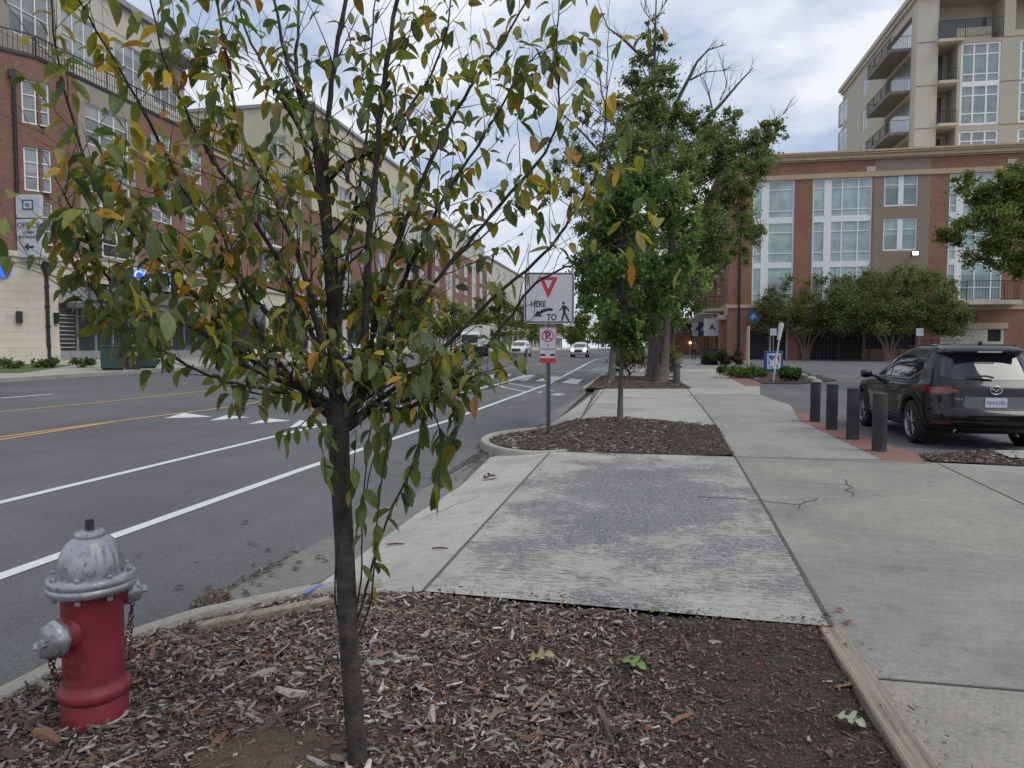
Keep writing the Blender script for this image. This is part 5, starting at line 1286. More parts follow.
for i, (x_, y_) in enumerate(((-1.4, 135), (-1.2, 165), (-14, 255), (-9, 270), (-3, 262), (-21, 235), (-27, 262), (-18, 280), (-24, 290))):
    simple_tree('street_tree', lab2[i], (x_, y_, g(y_)), 9 + (i % 3) * 2.5, 8 + (i % 2) * 2, 2.2, 80 + i, YG if i % 3 else GREEN, 4000, .6, 'far trees closing the street', tr=.2)
# ======================= fire hydrant
HB = P3(96, 722)
hy = thing('fire_hydrant', HB, 'red fire hydrant with silver bonnet and caps standing in the mulch by the kerb', 'fire hydrant')
def hyd_mat(name, col, chip, metal, rough):
    t = NT(name); v = t.coord(); a = t.noise(v, 38, 6, .75)
    c = t.ramp(a, [(.36, chip), (.43, col), (.75, tuple(x * 1.12 for x in col))])
    c = t.mix(t.ramp(t.noise(v, 16, 8, .8), [(.60, 0.0), (.66, .55)]), c, tuple(min(1, x * .45 + .05) for x in col))
    c = t.mix(t.ramp(t.noise(t.coord((9, 9, 1.2)), 5, 6, .7), [(.55, 0.0), (.75, .5)]), c, (.07, .05, .045))
    c = t.mix(1.0, c, t.ramp(t.noise(v, 7, 4), [(.3, .72), (.7, 1.12)]), 'MULTIPLY')
    t.base(c); t.set(Roughness=rough, Metallic=metal); t.bump(t.noise(v, 45, 5, .6), .35, .004); return t.mat
M['hy_red'] = hyd_mat('hydrant_red', (.235, .022, .034), (.15, .03, .035), 0, .5)
M['hy_silver'] = hyd_mat('hydrant_silver', (.42, .425, .43), (.2, .17, .17), .6, .34)
M['rust'] = sm('rusty_iron', (.1, .035, .03), .75, .3, 30)
S = 1.0
b = MB()
b.lathe([(.142, -.08), (.142, .105), (.136, .118), (.152, .128), (.157, .142), (.157, .158), (.150, .170), (.134, .182), (.130, .2), (.131, .4), (.130, .56), (.134, .575)], 40)
b.build('barrel', M['hy_red'], hy, auto=R(50))
b = MB()
b.lathe([(.135, .572), (.180, .578), (.190, .59), (.190, .606), (.184, .613), (.187, .62), (.187, .638), (.178, .648), (.150, .652)], 40)
b.build('flange', M['hy_silver'], hy, auto=R(50))
b = MB(); prof = []
for k in range(15):
    a = math.pi / 2 * k / 14; prof.append((.142 * math.cos(a) ** .72 if k < 14 else .03, .650 + .165 * math.sin(a)))
prof = [p for p in prof if p[0] > .045]
b.lathe(prof, 96, rib=lambda an, z: 1 + .075 * (abs(math.sin(an * 5)) ** .6 - .7) * min(1, max(0, (z - .655) / .02)) * max(0, 1 - (z - .65) / .19)); 
b.lathe([(.062, .795), (.066, .80), (.066, .818), (.058, .828), (.03, .832)], 24)
dm = b.build('bonnet', M['hy_silver'], hy, auto=R(60))
b = MB(); b.lathe([(.021, .828), (.022, .834), (.019, .875), (.012, .878)], 5); b.build('operating_nut', sm('dark_steel', (.07, .065, .065), .5, .3, 40, metal=.5), hy)
b = MB()
for k in range(8):
    a = R(22 + 45 * k); b.lathe([(.013, .646), (.013, .66), (.006, .664)], 6, c=(.166 * math.cos(a), .166 * math.sin(a), 0)); b.lathe([(.013, .558), (.013, .574)], 6, c=(.166 * math.cos(a), .166 * math.sin(a), 0))
b.build('bolt_ring', M['hy_silver'], hy)
def nozzle(ang, z, r, ln, capr):
    M4 = Matrix.Translation((0, 0, z)) @ Matrix.Rotation(ang, 4, 'Z') @ Matrix.Rotation(R(90), 4, 'Y')
    b = MB(); b.lathe([(r * 1.25, .1), (r * 1.12, .135), (r, .15), (r, .1 + ln)], 24, M4=M4); n_ = b.build('nozzle', M['hy_red'], hy, auto=R(50))
    b = MB(); e_ = .1 + ln; b.lathe([(capr * .98, e_ - .012), (capr * 1.08, e_ - .006), (capr * 1.08, e_ + .014), (capr * .96, e_ + .02), (capr * .92, e_ + .045), (capr * .6, e_ + .058), (.02, e_ + .062)], 24, M4=M4, rib=lambda an, z_: 1 + .035 * math.cos(an * 8)); b.lathe([(.02, e_ + .055), (.018, e_ + .082), (.008, e_ + .085)], 5, M4=M4)
    b.build('nozzle_cap', M['hy_silver'], hy, auto=R(50))
    return Matrix.Translation((0, 0, 0)) @ M4 @ Vector((0, 0, e_ + .02))
n1_ = nozzle(R(50), .535, .045, .05, .052)
n2_ = nozzle(R(-100), .425, .06, .075, .07)
n3_ = nozzle(R(-158), .345, .05, .07, .058)
def chain(p0, p1, sag, n):
    b = MB(); p0 = Vector(p0); p1 = Vector(p1); pts = [p0.lerp(p1, i / n) + Vector((.004 * math.sin(i * 2), .004 * math.cos(i * 3), -sag * math.sin(math.pi * i / n))) for i in range(n + 1)]
    for i in range(n):
        d = (pts[i + 1] - pts[i]); q = d.to_track_quat('X', 'Z').to_matrix().to_4x4(); rot = Matrix.Rotation(R(90) * (i % 2), 4, 'X'); c = pts[i].lerp(pts[i + 1], .5); L_ = d.length * .68
        ring = [Matrix.Translation(c) @ q @ rot @ Vector((L_ * math.cos(a), .0075 * math.sin(a), 0)) for a in [2 * math.pi * k / 10 for k in range(11)]]
        b.tube(ring, .0024, 5, cap=False)
    b.build('chain', M['rust'], hy, smooth=True)
chain(n1_ + Vector((0, 0, -.05)), n1_ + Vector((-.005, -.02, -.3)), .0, 15); chain(n1_ + Vector((.0, 0, -.05)), n1_ + Vector((-.03, -.04, -.26)), .02, 13)
chain(n2_ + Vector((-.03, .0, -.06)), Vector((-.13, -.07, .2)), .04, 14); chain(n3_ + Vector((.02, 0, -.05)), Vector((-.12, -.08, .13)), .05, 14)
hy.scale = (.9, .9, 1)
# faint raised casting letters
tt = text_obj('A\nNO 129\nATER\n2009', .045, M['hy_red'], 'cast_lettering', hy, (0, 0, 0), (0, 0, 0), ext=.004, sx=.9)
me = tt.data; tt.scale = (1, 1, 1)
bm = bmesh.new(); bm.from_mesh(me); bmesh.ops.triangulate(bm, faces=bm.faces); 
for v in bm.verts:
    a = R(-92) + v.co.x / .131; rr = .130 + v.co.z * .8; zz = v.co.y; v.co = Vector((rr * math.cos(a), rr * math.sin(a), .31 + zz))
bm.to_mesh(me); bm.free()
# ======================= road signs on one post
SX, SY = P(548, 433.5)
sg = thing('sign_post', (SX, SY, .02), 'galvanised post carrying a white yield-to-pedestrians plate above a no-parking plate', 'road sign')
yaw_s = R(13)
sg.rotation_euler = (0, 0, yaw_s)
def spx(px, py):
    x, z = PY(px, py, SY); return ((x - SX) / math.cos(yaw_s), z - .02)
b = MB()
b.bx(-.03, .03, 0.012, .02, -.3, spx(548, 276)[1]); b.bx(-.03, -.022, -.022, .012, -.3, spx(548, 276)[1]); b.bx(.022, .03, -.022, .012, -.3, spx(548, 276)[1]); b.bx(-.045, -.03, -.026, -.02, -.3, spx(548, 276)[1]); b.bx(.03, .045, -.026, -.02, -.3, spx(548, 276)[1])
b.build('post', M['galv'], sg)
def plate(name, w_, h_, z, m, r_=.04, th=.004, y=-.03, cx=0, parent=sg):
    poly = []
    for (sx_, sz_, a0) in ((1, 1, 0), (-1, 1, 90), (-1, -1, 180), (1, -1, 270)):
        for k in range(5): a = R(a0 + 90 * k / 4); poly.append((cx + sx_ * (w_ / 2 - r_) + r_ * math.cos(a), z + sz_ * (h_ / 2 - r_) + r_ * math.sin(a)))
    b = MB(); b.prism(poly, 0, th, M4=Matrix.Translation((0, y, 0)) @ Matrix.Rotation(R(90), 4, 'X')); return b.build(name, m, parent)
M['sign_white'] = sm('reflective_white', (.46, .46, .5), .45, .03, 3); M['sign_black'] = sm('sign_black', (.012, .012, .015), .5); M['sign_red'] = sm('sign_red', (.42, .03, .035), .5, .1, 5)
zt2 = spx(550, 272.5)[1]; zb2 = spx(549, 323.5)[1]; SH = zt2 - zb2; zc = (zt2 + zb2) / 2; SW = (spx(573.5, 300)[0] - spx(525, 300)[0]); cxs = (spx(573.5, 300)[0] + spx(525, 300)[0]) / 2
tilt = thing('sign_plate', (0, 0, 0), None, None); tilt.parent = sg
plate('sign_face', SW, SH, zc, M['sign_white'], .06, cx=cxs, parent=tilt)
def zz(f): return zc + SH * (.5 - f)
def xx(f): return cxs + SW * (f - .5)
def shp(name, polys, m, y, parent, th=.0015):
    b = MB()
    for pol in polys: b.prism(pol, 0, th, M4=Matrix.Translation((0, y, 0)) @ Matrix.Rotation(R(90), 4, 'X'))
    return b.build(name, m, parent)
def ring(w_, h_, z, cx, t_, r_, name, m, y, parent):
    b = MB(); o_ = []; i_ = []
    for (sx_, sz_, a0) in ((1, 1, 0), (-1, 1, 90), (-1, -1, 180), (1, -1, 270)):
        for k in range(6):
            a = R(a0 + 90 * k / 5)
            for lst, tt_ in ((o_, 0), (i_, t_)):
                rr = max(.004, r_ - tt_); lst.append((cx + sx_ * (w_ / 2 - tt_ - rr) + rr * math.cos(a), y, z + sz_ * (h_ / 2 - tt_ - rr) + rr * math.sin(a)))
    n = len(o_); vs = o_ + i_ + [(p[0], y - .0015, p[2]) for p in o_ + i_]
    fs = [(2 * n + k, 2 * n + (k + 1) % n, 3 * n + (k + 1) % n, 3 * n + k) for k in range(n)]
    b.add(vs, fs); return b.build(name, m, parent)
ring(SW - .03, SH - .03, zc, cxs, .022, .05, 'border', M['sign_black'], -.0345, tilt)
shp('yield_symbol', [[(xx(.29), zz(.09)), (xx(.67), zz(.09)), (xx(.48), zz(.51))]], M['sign_red'], -.0345, tilt)
shp('yield_symbol', [[(xx(.40), zz(.155)), (xx(.56), zz(.155)), (xx(.48), zz(.33))]], M['sign_white'], -.0362, tilt)
text_obj('HERE', .155, M['sign_black'], 'lettering', tilt, (xx(.28), -.0355, zz(.625)), (R(90), 0, 0), ext=.001, sx=.8, bold=.004)
text_obj('TO', .165, M['sign_black'], 'lettering', tilt, (xx(.55), -.0355, zz(.885)), (R(90), 0, 0), ext=.001, sx=.8, bold=.004)
ar = [(.57, .70), (.46, .70), (.36, .725), (.29, .775), (.26, .74), (.20, .86), (.36, .865), (.325, .82), (.40, .775), (.48, .755), (.57, .755)]
shp('arrow', [[(xx(a), zz(c)) for a, c in ar]], M['sign_black'], -.0345, tilt)
wk = [[(.785 + .028 * math.cos(R(a)), .60 + .03 * math.sin(R(a))) for a in range(0, 360, 40)],
      [(.76, .64), (.81, .645), (.835, .70), (.825, .79), (.775, .79), (.765, .72)],
      [(.765, .645), (.78, .69), (.73, .74), (.70, .755), (.69, .74), (.735, .70)],
      [(.80, .645), (.83, .65), (.885, .71), (.905, .76), (.885, .765), (.86, .72), (.82, .70)],
      [(.775, .78), (.82, .78), (.80, .85), (.765, .95), (.735, .95), (.755, .87)],
      [(.79, .78), (.83, .78), (.87, .87), (.91, .955), (.88, .96), (.835, .88)]]
b = MB()
for i, pol in enumerate(wk): b.prism([(xx(a), zz(c)) for a, c in pol], 0, .0015 + i * .0003, M4=Matrix.Translation((0, -.0345, 0)) @ Matrix.Rotation(R(90), 4, 'X'))
b.build('walking_figure', M['sign_black'], tilt)
# small plate
pw = .30; pt_, pb_ = spx(548, 327.5)[1], spx(548, 363)[1]; ph = pt_ - pb_; pc = (pt_ + pb_) / 2; cxp = spx(547.7, 345)[0]; pw = spx(556, 345)[0] - spx(539.5, 345)[0]
pk = thing('sign_plate', (0, 0, 0), None, None); pk.parent = sg
plate('sign_face', pw, ph, pc, M['sign_white'], .025, cx=cxp, parent=pk)
z2 = lambda f: pt_ - ph * f; x2 = lambda f: cxp + pw * (f - .5)
b = MB(); rc_ = pw * .36; nn_ = 36; cz_ = z2(.235)
vs = []
for k in range(nn_):
    a = 2 * math.pi * k / nn_
    for rr in (rc_, rc_ * .82): vs.append((cxp + rr * math.cos(a), -.0365, cz_ + rr * math.sin(a)))
b.add(vs, [(2 * k, 2 * ((k + 1) % nn_), 2 * ((k + 1) % nn_) + 1, 2 * k + 1) for k in range(nn_)])
b.build('prohibition_ring', M['sign_red'], pk)
dd = rc_ * .66; shp('slash', [[(cxp - dd - .008, cz_ + dd - .008), (cxp - dd + .008, cz_ + dd + .008), (cxp + dd + .008, cz_ - dd + .008), (cxp + dd - .008, cz_ - dd - .008)]], M['sign_red'], -.0372, pk)
text_obj('P', .2, M['sign_black'], 'lettering', pk, (cxp, -.0355, cz_), (R(90), 0, 0), ext=.001, bold=.006)
text_obj('2', .05, M['sign_red'], 'lettering', pk, (cxp, -.0355, z2(.50)), (R(90), 0, 0), ext=.001, bold=.004)
text_obj('TOW AWAY', .05, M['sign_black'], 'lettering', pk, (cxp, -.0355, z2(.61)), (R(90), 0, 0), ext=.001, sx=.85)
b = MB()
for cxx_ in (x2(.22), x2(.78)):
    b.prism([(cxx_ - .05, z2(.80)), (cxx_ + .05, z2(.80)), (cxx_ + .05, z2(.765)), (cxx_ + .02, z2(.735)), (cxx_ - .02, z2(.735)), (cxx_ - .05, z2(.765))], 0, .0015, M4=Matrix.Translation((0, -.0345, 0)) @ Matrix.Rotation(R(90), 4, 'X'))
b.build('tow_symbol', M['sign_black'], pk)
shp('red_band', [[(x2(.03), z2(.985)), (x2(.97), z2(.985)), (x2(.97), z2(.86)), (x2(.03), z2(.86))]], M['sign_red'], -.0345, pk)
ring(pw - .012, ph - .012, pc, cxp, .008, .02, 'border', M['sign_red'], -.0368, pk)
# ======================= bollards
M['post_dark'] = sm('charcoal_bollard', (.032, .032, .036), .7, .5, 3, bump=.5, bscale=12, bdist=.01)
bl_lab = ['black square-edged bollard on the brick strip, farthest of four beside the dark car', 'black bollard on the brick strip, second farthest of the four', 'black bollard on the brick strip, second nearest, before the front wheel of the dark car', 'nearest black bollard on the brick strip, in front of the dark car rear door']
for i, (px, py, pt) in enumerate(((815, 422, 382), (831.5, 430, 384), (852.5, 439.5, 388), (879, 451.5, 393))):
    x, y = P(px, py); z = PY(px, pt, y)[1]
    o = thing('bollard', (x, y, 0), bl_lab[i], 'bollard', 'black bollards beside the parking lot')
    if i == 0:
        b = MB(); b.lathe([(.105, -.2), (.105, .86)], 20); bod = b.build('post', M['post_dark'], o, auto=R(40)); b = MB(); b.lathe([(.108, .86), (.108, .893), (.09, .902)], 20); cap_ = b.build('cap', M['post_dark'], o, auto=R(40)); bmesh_post = (bod, cap_)
    else:
        for s in bmesh_post: c = s.copy(); COL.objects.link(c); c.parent = o
    o.scale = (1, 1, z / .9)
x, y = P(676.5, 384.5); o = thing('marker_post', (x, y, g(y)), 'round-topped blue grey post at the corner of the mulch under the big tree', 'bollard')
b = MB(); hgt = PY(677, 361, y)[1] - g(y); b.lathe([(.14, -.1), (.14, hgt * .68), (.12, hgt * .75), (.125, hgt * .80), (.14, hgt * .82), (.14, hgt * .94), (.10, hgt), (.03, hgt * 1.01)], 18); b.build('post', sm('slate_post', (.055, .065, .072), .7, .15, 6), o, auto=R(45))
# ======================= cars
def car_proto(name, paint, detail=True):
    T = bpy.data.objects.new(name, None); COL.objects.link(T); T.empty_display_size = .2
    tab = [ # z, w, yr, yf
     (.24, .80, .35, 4.30), (.30, .86, .14, 4.42), (.40, .905, .05, 4.5), (.48, .915, .0, 4.53), (.56, .915, -.01, 4.54), (.62, .915, .02, 4.54), (.66, .918, .06, 4.53), (.76, .925, .075, 4.50), (.86, .922, .085, 4.44),
     (.93, .91, .09, 4.30), (.98, .895, .11, 4.05), (1.02, .875, .14, 3.65), (1.06, .85, .17, 3.42), (1.14, .825, .22, 3.28), (1.25, .79, .30, 3.05), (1.36, .745, .38, 2.80), (1.45, .70, .45, 2.58), (1.50, .665, .47, 2.42), (1.53, .645, .36, 2.32), (1.57, .62, .36, 2.2), (1.61, .575, .42, 2.0), (1.64, .51, .55, 1.85), (1.66, .42, .8, 1.65), (1.668, .3, 1.0, 1.5)]
    zz_ = [r[0] for r in tab]
    def at(z):
        z = max(zz_[0], min(zz_[-1], z))
        for i in range(len(tab) - 1):
            if z <= tab[i + 1][0]:
                f = (z - tab[i][0]) / (tab[i + 1][0] - tab[i][0]); return [tab[i][k] + (tab[i + 1][k] - tab[i][k]) * f for k in (1, 2, 3)]
    PP, QQ = 8.0, 2.6
    def Wd(y, z):
        w_, yr, yf = at(z); Lh = (yf - yr) / 2; s = min(.9999, abs((y - yr) / Lh - 1)); return w_ * (1 - s ** PP) ** (1 / QQ)
    def Rr(x, z):
        w_, yr, yf = at(z); Lh = (yf - yr) / 2; q = min(.9999, abs(x) / w_); return yr + Lh - Lh * (1 - q ** QQ) ** (1 / PP)
    def Ff(x, z):
        w_, yr, yf = at(z); Lh = (yf - yr) / 2; q = min(.9999, abs(x) / w_); return yr + Lh + Lh * (1 - q ** QQ) ** (1 / PP)
    ns = 72; b = MB(); rows = []
    for (z, w_, yr, yf) in tab:
        Lh = (yf - yr) / 2; row = []
        for k in range(ns):
            a = 2 * math.pi * k / ns; ca, sa = math.cos(a), math.sin(a)
            # blend param so that corners get enough points
            s = -math.copysign(abs(ca) ** .5, ca); xq = (1 - min(1, abs(s)) ** PP) ** (1 / QQ)
            if abs(sa) < 1e-6: x = 0.0; s = -math.copysign(1, ca)
            else:
                if abs(s) > .93:
                    q = min(1, abs(sa) / .503); xq = min(xq, 1); 
                x = math.copysign(w_ * xq, sa)
            if abs(ca) > .8649:   # ends: parametrise by x instead
                q = abs(sa) / math.sqrt(1 - .8649 ** 2); xlim = (1 - .93 ** PP) ** (1 / QQ); q = q * xlim
                x = math.copysign(w_ * q, sa) if abs(sa) > 1e-9 else 0; s = -math.copysign((1 - q ** QQ) ** (1 / PP), ca)
            row.append((x, yr + Lh + Lh * s, z))
        rows.append(row)
    vs = [p for r in rows for p in r]; fs = []
    for i in range(len(rows) - 1):
        for k in range(ns): fs.append((i * ns + k, i * ns + (k + 1) % ns, (i + 1) * ns + (k + 1) % ns, (i + 1) * ns + k))
    fs.append(tuple(reversed(range(ns)))); e_ = (len(rows) - 1) * ns; fs.append(tuple(e_ + k for k in range(ns)))
    b.add(vs, fs)
    body = b.build('body', [paint, M['dark']], None)
    RW, WF = .95, 3.65
    cut = MB()
    for yw in (RW, WF):
        cut.lathe([(.42, -1.2), (.42, -.60)], 32, M4=Matrix.Translation((0, yw, .37)) @ Matrix.Rotation(R(90), 4, 'Y')); cut.lathe([(.42, .60), (.42, 1.2)], 32, M4=Matrix.Translation((0, yw, .37)) @ Matrix.Rotation(R(90), 4, 'Y'))
    co_ = cut.build('cut', [M['dark'], M['dark']], None); 
    bmm = bmesh.new(); bmm.from_mesh(co_.data); bmesh.ops.recalc_face_normals(bmm, faces=bmm.faces); bmm.to_mesh(co_.data); bmm.free(); 
    bmm = bmesh.new(); bmm.from_mesh(body.data); bmesh.ops.recalc_face_normals(bmm, faces=bmm.faces); bmm.to_mesh(body.data); bmm.free()
    for p in co_.data.polygons: p.material_index = 1
    md = body.modifiers.new('wells', 'BOOLEAN'); md.operation = 'DIFFERENCE'; md.object = co_; md.solver = 'EXACT'
    bpy.context.view_layer.update(); me = bpy.data.meshes.new_from_object(body.evaluated_get(bpy.context.evaluated_depsgraph_get()))
    bpy.data.objects.remove(co_); body.modifiers.clear(); body.data = me
    for p in me.polygons: p.use_smooth = True
    bmm = bmesh.new(); bmm.from_mesh(me)
    for e2 in bmm.edges: e2.smooth = not (len(e2.link_faces) == 2 and e2.calc_face_angle(0) > R(32))
    bmm.to_mesh(me); bmm.free()
    body.parent = T
    def drape(name, polys, m, kind='side', sgn=-1, eps=.006, th=None, par=T):
        bm_ = bmesh.new()
        for poly in polys:
            f = bm_.faces.new([bm_.verts.new((p[0], p[1], 0)) for p in poly])
        xs = [v.co.x for v in bm_.verts]; ys = [v.co.y for v in bm_.verts]
        for ax, lo, hi in ((0, min(xs), max(xs)), (1, min(ys), max(ys))):
            st = .07; k = lo + st
            while k < hi:
                bmesh.ops.bisect_plane(bm_, geom=bm_.verts[:] + bm_.edges[:] + bm_.faces[:], plane_co=(k, 0, 0) if ax == 0 else (0, k, 0), plane_no=(1, 0, 0) if ax == 0 else (0, 1, 0)); k += st
        for v in bm_.verts:
            a, z = v.co.x, v.co.y
            if kind == 'side': v.co = Vector((sgn * (Wd(a, z) + eps), a, z))
            elif kind == 'rear': v.co = Vector((a, Rr(a, z) - eps, z))
            else: v.co = Vector((a, Ff(a, z) + eps, z))
        bmesh.ops.recalc_face_normals(bm_, faces=bm_.faces)
        me_ = bpy.data.meshes.new(name); bm_.to_mesh(me_); bm_.free(); me_.materials.append(m)
        me_.polygons.foreach_set('use_smooth', [True] * len(me_.polygons))
        o = bpy.data.objects.new(name, me_); COL.objects.link(o); o.parent = par; return o
    G = M['car_glass']
    for s in (-1, 1):
        drape('side_window', [[(3.17, 1.08), (2.2, 1.07), (2.24, 1.475), (2.42, 1.465), (2.66, 1.38), (2.95, 1.22)]], G, 'side', s)
        drape('side_window', [[(2.12, 1.07), (1.22, 1.11), (1.18, 1.20), (1.32, 1.44), (1.45, 1.475), (2.16, 1.48)]], G, 'side', s)
        drape('side_window', [[(1.10, 1.17), (.82, 1.25), (.90, 1.36), (1.20, 1.44)]], G, 'side', s)
        if detail:
            drape('window_trim', [[(3.2, 1.05), (3.2, 1.068), (1.14, 1.1), (.80, 1.225), (.79, 1.205), (1.12, 1.075)]], M['chrome'], 'side', s, .008)
            drape('door_seam', [[(2.165, .42), (2.18, .42), (2.18, 1.06), (2.165, 1.06)], [(1.13, .78), (1.142, .78), (1.18, 1.08), (1.165, 1.08)], [(3.18, .42), (3.192, .42), (3.26, 1.0), (3.245, 1.0)], [(1.38, .42), (1.39, .42), (1.37, .62), (1.35, .62)]], M['dark'], 'side', s, .005)
            drape('sill_cladding', [[(1.4, .25), (3.18, .25), (3.18, .38), (1.4, .38)]], M['cladding'], 'side', s, .014)
            drape('sill_trim', [[(1.45, .39), (3.1, .39), (3.1, .405), (1.45, .405)]], M['chrome'], 'side', s, .018)
            for yy in (1.35, 2.35):
                b = MB(); xw = Wd(yy, .93); b.box((s * (xw + .025), yy, .94), (.025, .2, .03)); b.box((s * (xw + .01), yy - .08, .94), (.035, .02, .025)); b.box((s * (xw + .01), yy + .08, .94), (.035, .02, .025)); o = b.build('door_handle', paint, T)
        # arch cladding rings
        for yw in (RW, WF):
            b = MB(); n = 22; vs = []
            for k in range(n + 1):
                a = R(-8) + R(196) * k / n
                for rr, ex in ((.425, .012), (.425, -.05), (.50, .012)):
                    y_, z_ = yw + rr * math.cos(a), .37 + rr * math.sin(a); vs.append((s * (Wd(y_, max(.26, z_)) + ex), y_, z_))
            fs = []
            for k in range(n): a0 = k * 3; fs += [(a0, a0 + 3, a0 + 5, a0 + 2), (a0, a0 + 1, a0 + 4, a0 + 3)]
            b.add(vs, fs); b.build('wheel_arch', M['cladding'], T, smooth=True)
        # mirror
        b = MB(); b.lathe([(.02, -.1), (.07, -.09), (.085, 0), (.07, .09), (.02, .1)], 12, M4=Matrix.Translation((s * 1.03, 3.0, 1.1)) @ Matrix.Rotation(R(90), 4, 'Y') @ Matrix.Diagonal((1, .8, 1, 1))); b.tube([(s * .84, 3.02, 1.05), (s * .98, 3.0, 1.08)], .03, 6)
        b.build('mirror', paint, T, smooth=True)
        # lights
        tl = drape('tail_light', [[(s * .50, .905), (s * .50, .935), (s * .62, .965), (s * .80, .985), (s * .893, .985), (s * .893, .855), (s * .74, .865)]], M['tail'], 'rear', s, .008)
        drape('lens', [[(.2, .87), (.2, .99), (.62, .965), (.55, .93), (.35, .885)]], M['tail'], 'side', s, .009, par=tl)
        drape('reflector', [[(s * .60, .40), (s * .80, .40), (s * .80, .445), (s * .60, .435)]], M['tail_d'], 'rear', s, .008)
        drape('headlight', [[(s * .48, .80), (s * .84, .86), (s * .84, .95), (s * .48, .90)]], M['chrome'], 'front', s, .008)
        if detail:
            b = MB(); b.lathe([(.04, 0), (.045, .01), (.045, .16), (.035, .16), (.034, .01)], 16, M4=Matrix.Translation((s * .56, -.01, .30)) @ Matrix.Rotation(R(-90), 4, 'X'), cap=False); b.build('exhaust', M['chrome'], T, smooth=True)
    drape('rear_window', [[(-.56, 1.10), (.56, 1.10), (.68, 1.16), (.64, 1.30), (.585, 1.44), (.50, 1.475), (-.50, 1.475), (-.585, 1.44), (-.64, 1.30), (-.68, 1.16)]], G, 'rear')
    drape('windscreen', [[(-.62, 1.10), (.62, 1.10), (.62, 1.25), (.54, 1.48), (-.54, 1.48), (-.62, 1.25)]], G, 'front')
    drape('grille', [[(-.4, .55), (.4, .55), (.46, .84), (-.46, .84)]], M['dark'], 'front')
    drape('bumper_cladding', [[(-.84, .27), (.84, .27), (.84, .36), (-.84, .36)]], M['cladding'], 'rear', 1, .012)
    for yw in (RW, WF):
        for s in (-1, 1):
            wv = bpy.data.objects.new('wheel', None); COL.objects.link(wv); wv.parent = T; wv.location = (s * .80, yw, .365); wv.empty_display_size = .1
            RM = Matrix.Rotation(R(90) * s, 4, 'Y')
            if 'tyre' not in BK:
                b = MB(); b.lathe([(.25, -.11), (.33, -.11), (.355, -.095), (.365, -.06), (.365, .06), (.355, .095), (.33, .11), (.25, .115)], 36, cap=False)
                BK['tyre'] = b.mesh('tyre', M['tyre'], True)
                b = MB(); b.lathe([(.25, .112), (.245, .10), (.235, .06), (.235, -.09)], 36, cap=False); b.lathe([(.05, .07), (.05, .095), (.035, .1)], 12); b.lathe([(.225, -.03), (.02, -.03)], 24, m=1, cap=False)
                for k in range(5):
                    for dk_ in (-.13, .13):
                        a = 2 * math.pi * k / 5 + dk_; a2 = 2 * math.pi * k / 5 + dk_ * 1.7
                        b.tube([(.04 * math.cos(a), .04 * math.sin(a), .085), (.14 * math.cos((a + a2) / 2), .14 * math.sin((a + a2) / 2), .085), (.238 * math.cos(a2), .238 * math.sin(a2), .08)], [.014, .013, .018], 6)
                BK['rim'] = b.mesh('rim', [M['rim'], M['dark']], True)
            for nm in ('tyre', 'rim'):
                o = bpy.data.objects.new(nm, BK[nm]); COL.objects.link(o); o.parent = wv; o.rotation_euler = (0, R(90) * s, 0)
    if detail:
        b = MB(); b.box((0, .40, 1.545), (.98, .14, .022)); sp_o = b.build('spoiler', paint, T); bevel(sp_o, .01)
        b = MB(); b.box((0, .318, 1.535), (.34, .012, .022)); b.build('brake_light', M['tail_p'], T)
        b = MB(); b.tube([(.0, .17, 1.135), (-.1, .165, 1.16), (-.36, .20, 1.165)], [.016, .016, .008], 6); b.build('wiper', M['cladding'], T)
        drape('plate_recess', [[(-.40, .66), (.42, .66), (.45, .70), (.44, .84), (-.42, .84), (-.44, .70)]], M['recess'], 'rear', 1, .004)
        b = MB(); yy = Rr(0, .75) - .016; b.box((0, yy, .755), (.305, .008, .15)); pt_o = b.build('licence_plate', M['plate'], T)
        text_obj('FJM-5182', .072, M['plate_ink'], 'lettering', pt_o, (0, yy - .005, .75), (R(90), 0, 0), ext=.001, sx=.95)
        b = MB(); yy = Rr(0, .93) - .02
        for k in range(25):
            pass
        rg = [(.082 * math.cos(2 * math.pi * k / 28), yy, .945 + .062 * math.sin(2 * math.pi * k / 28)) for k in range(29)]; b.tube(rg, .0085, 6, cap=False)
        b.tube([(-.07, yy, .965), (-.035, yy, .957), (0, yy, .925), (.035, yy, .957), (.07, yy, .965)], .008, 6); b.build('emblem', M['chrome'], T, smooth=True)
        text_obj('CX-5', .05, M['chrome'], 'badge', T, (-.5, Rr(.5, .78) - .012, .80), (R(90), 0, R(-3)), ext=.002, bold=.001)
        drape('tailgate_seam', [[(-.72, .64), (.72, .64), (.72, .652), (-.72, .652)], [(-.735, .64), (-.722, .64), (-.73, .86), (-.745, .86)], [(.722, .64), (.735, .64), (.745, .86), (.73, .86)]], M['dark'], 'rear', 1, .006)
        drape('bumper_step', [[(-.83, .44), (.83, .44), (.85, .475), (-.85, .475)]], M['cladding'], 'rear', 1, .02)
        b = MB(); b.prism([(-.0, 0), (.14, 0), (.015, .07), (0, .06)], -.015, .015, M4=Matrix.Translation((0, .62, 1.64)) @ Matrix(((0, 0, 1, 0), (1, 0, 0, 0), (0, 1, 0, 0), (0, 0, 0, 1)))); b.build('antenna', paint, T)
        for s in (-1, 1):
            b = MB(); b.tube([(s * .58, .8, 1.635), (s * .585, 1.5, 1.645), (s * .58, 2.1, 1.615)], .012, 6); b.build('roof_rail', M['cladding'], T)
    return T
t = NT('car_black'); t.base((.007, .006, .0065)); t.set(Roughness=.3, Coat_Weight=.55, Specular_IOR_Level=.25); t.b.inputs['Coat Roughness'].default_value = .03; M['car_black'] = t.mat
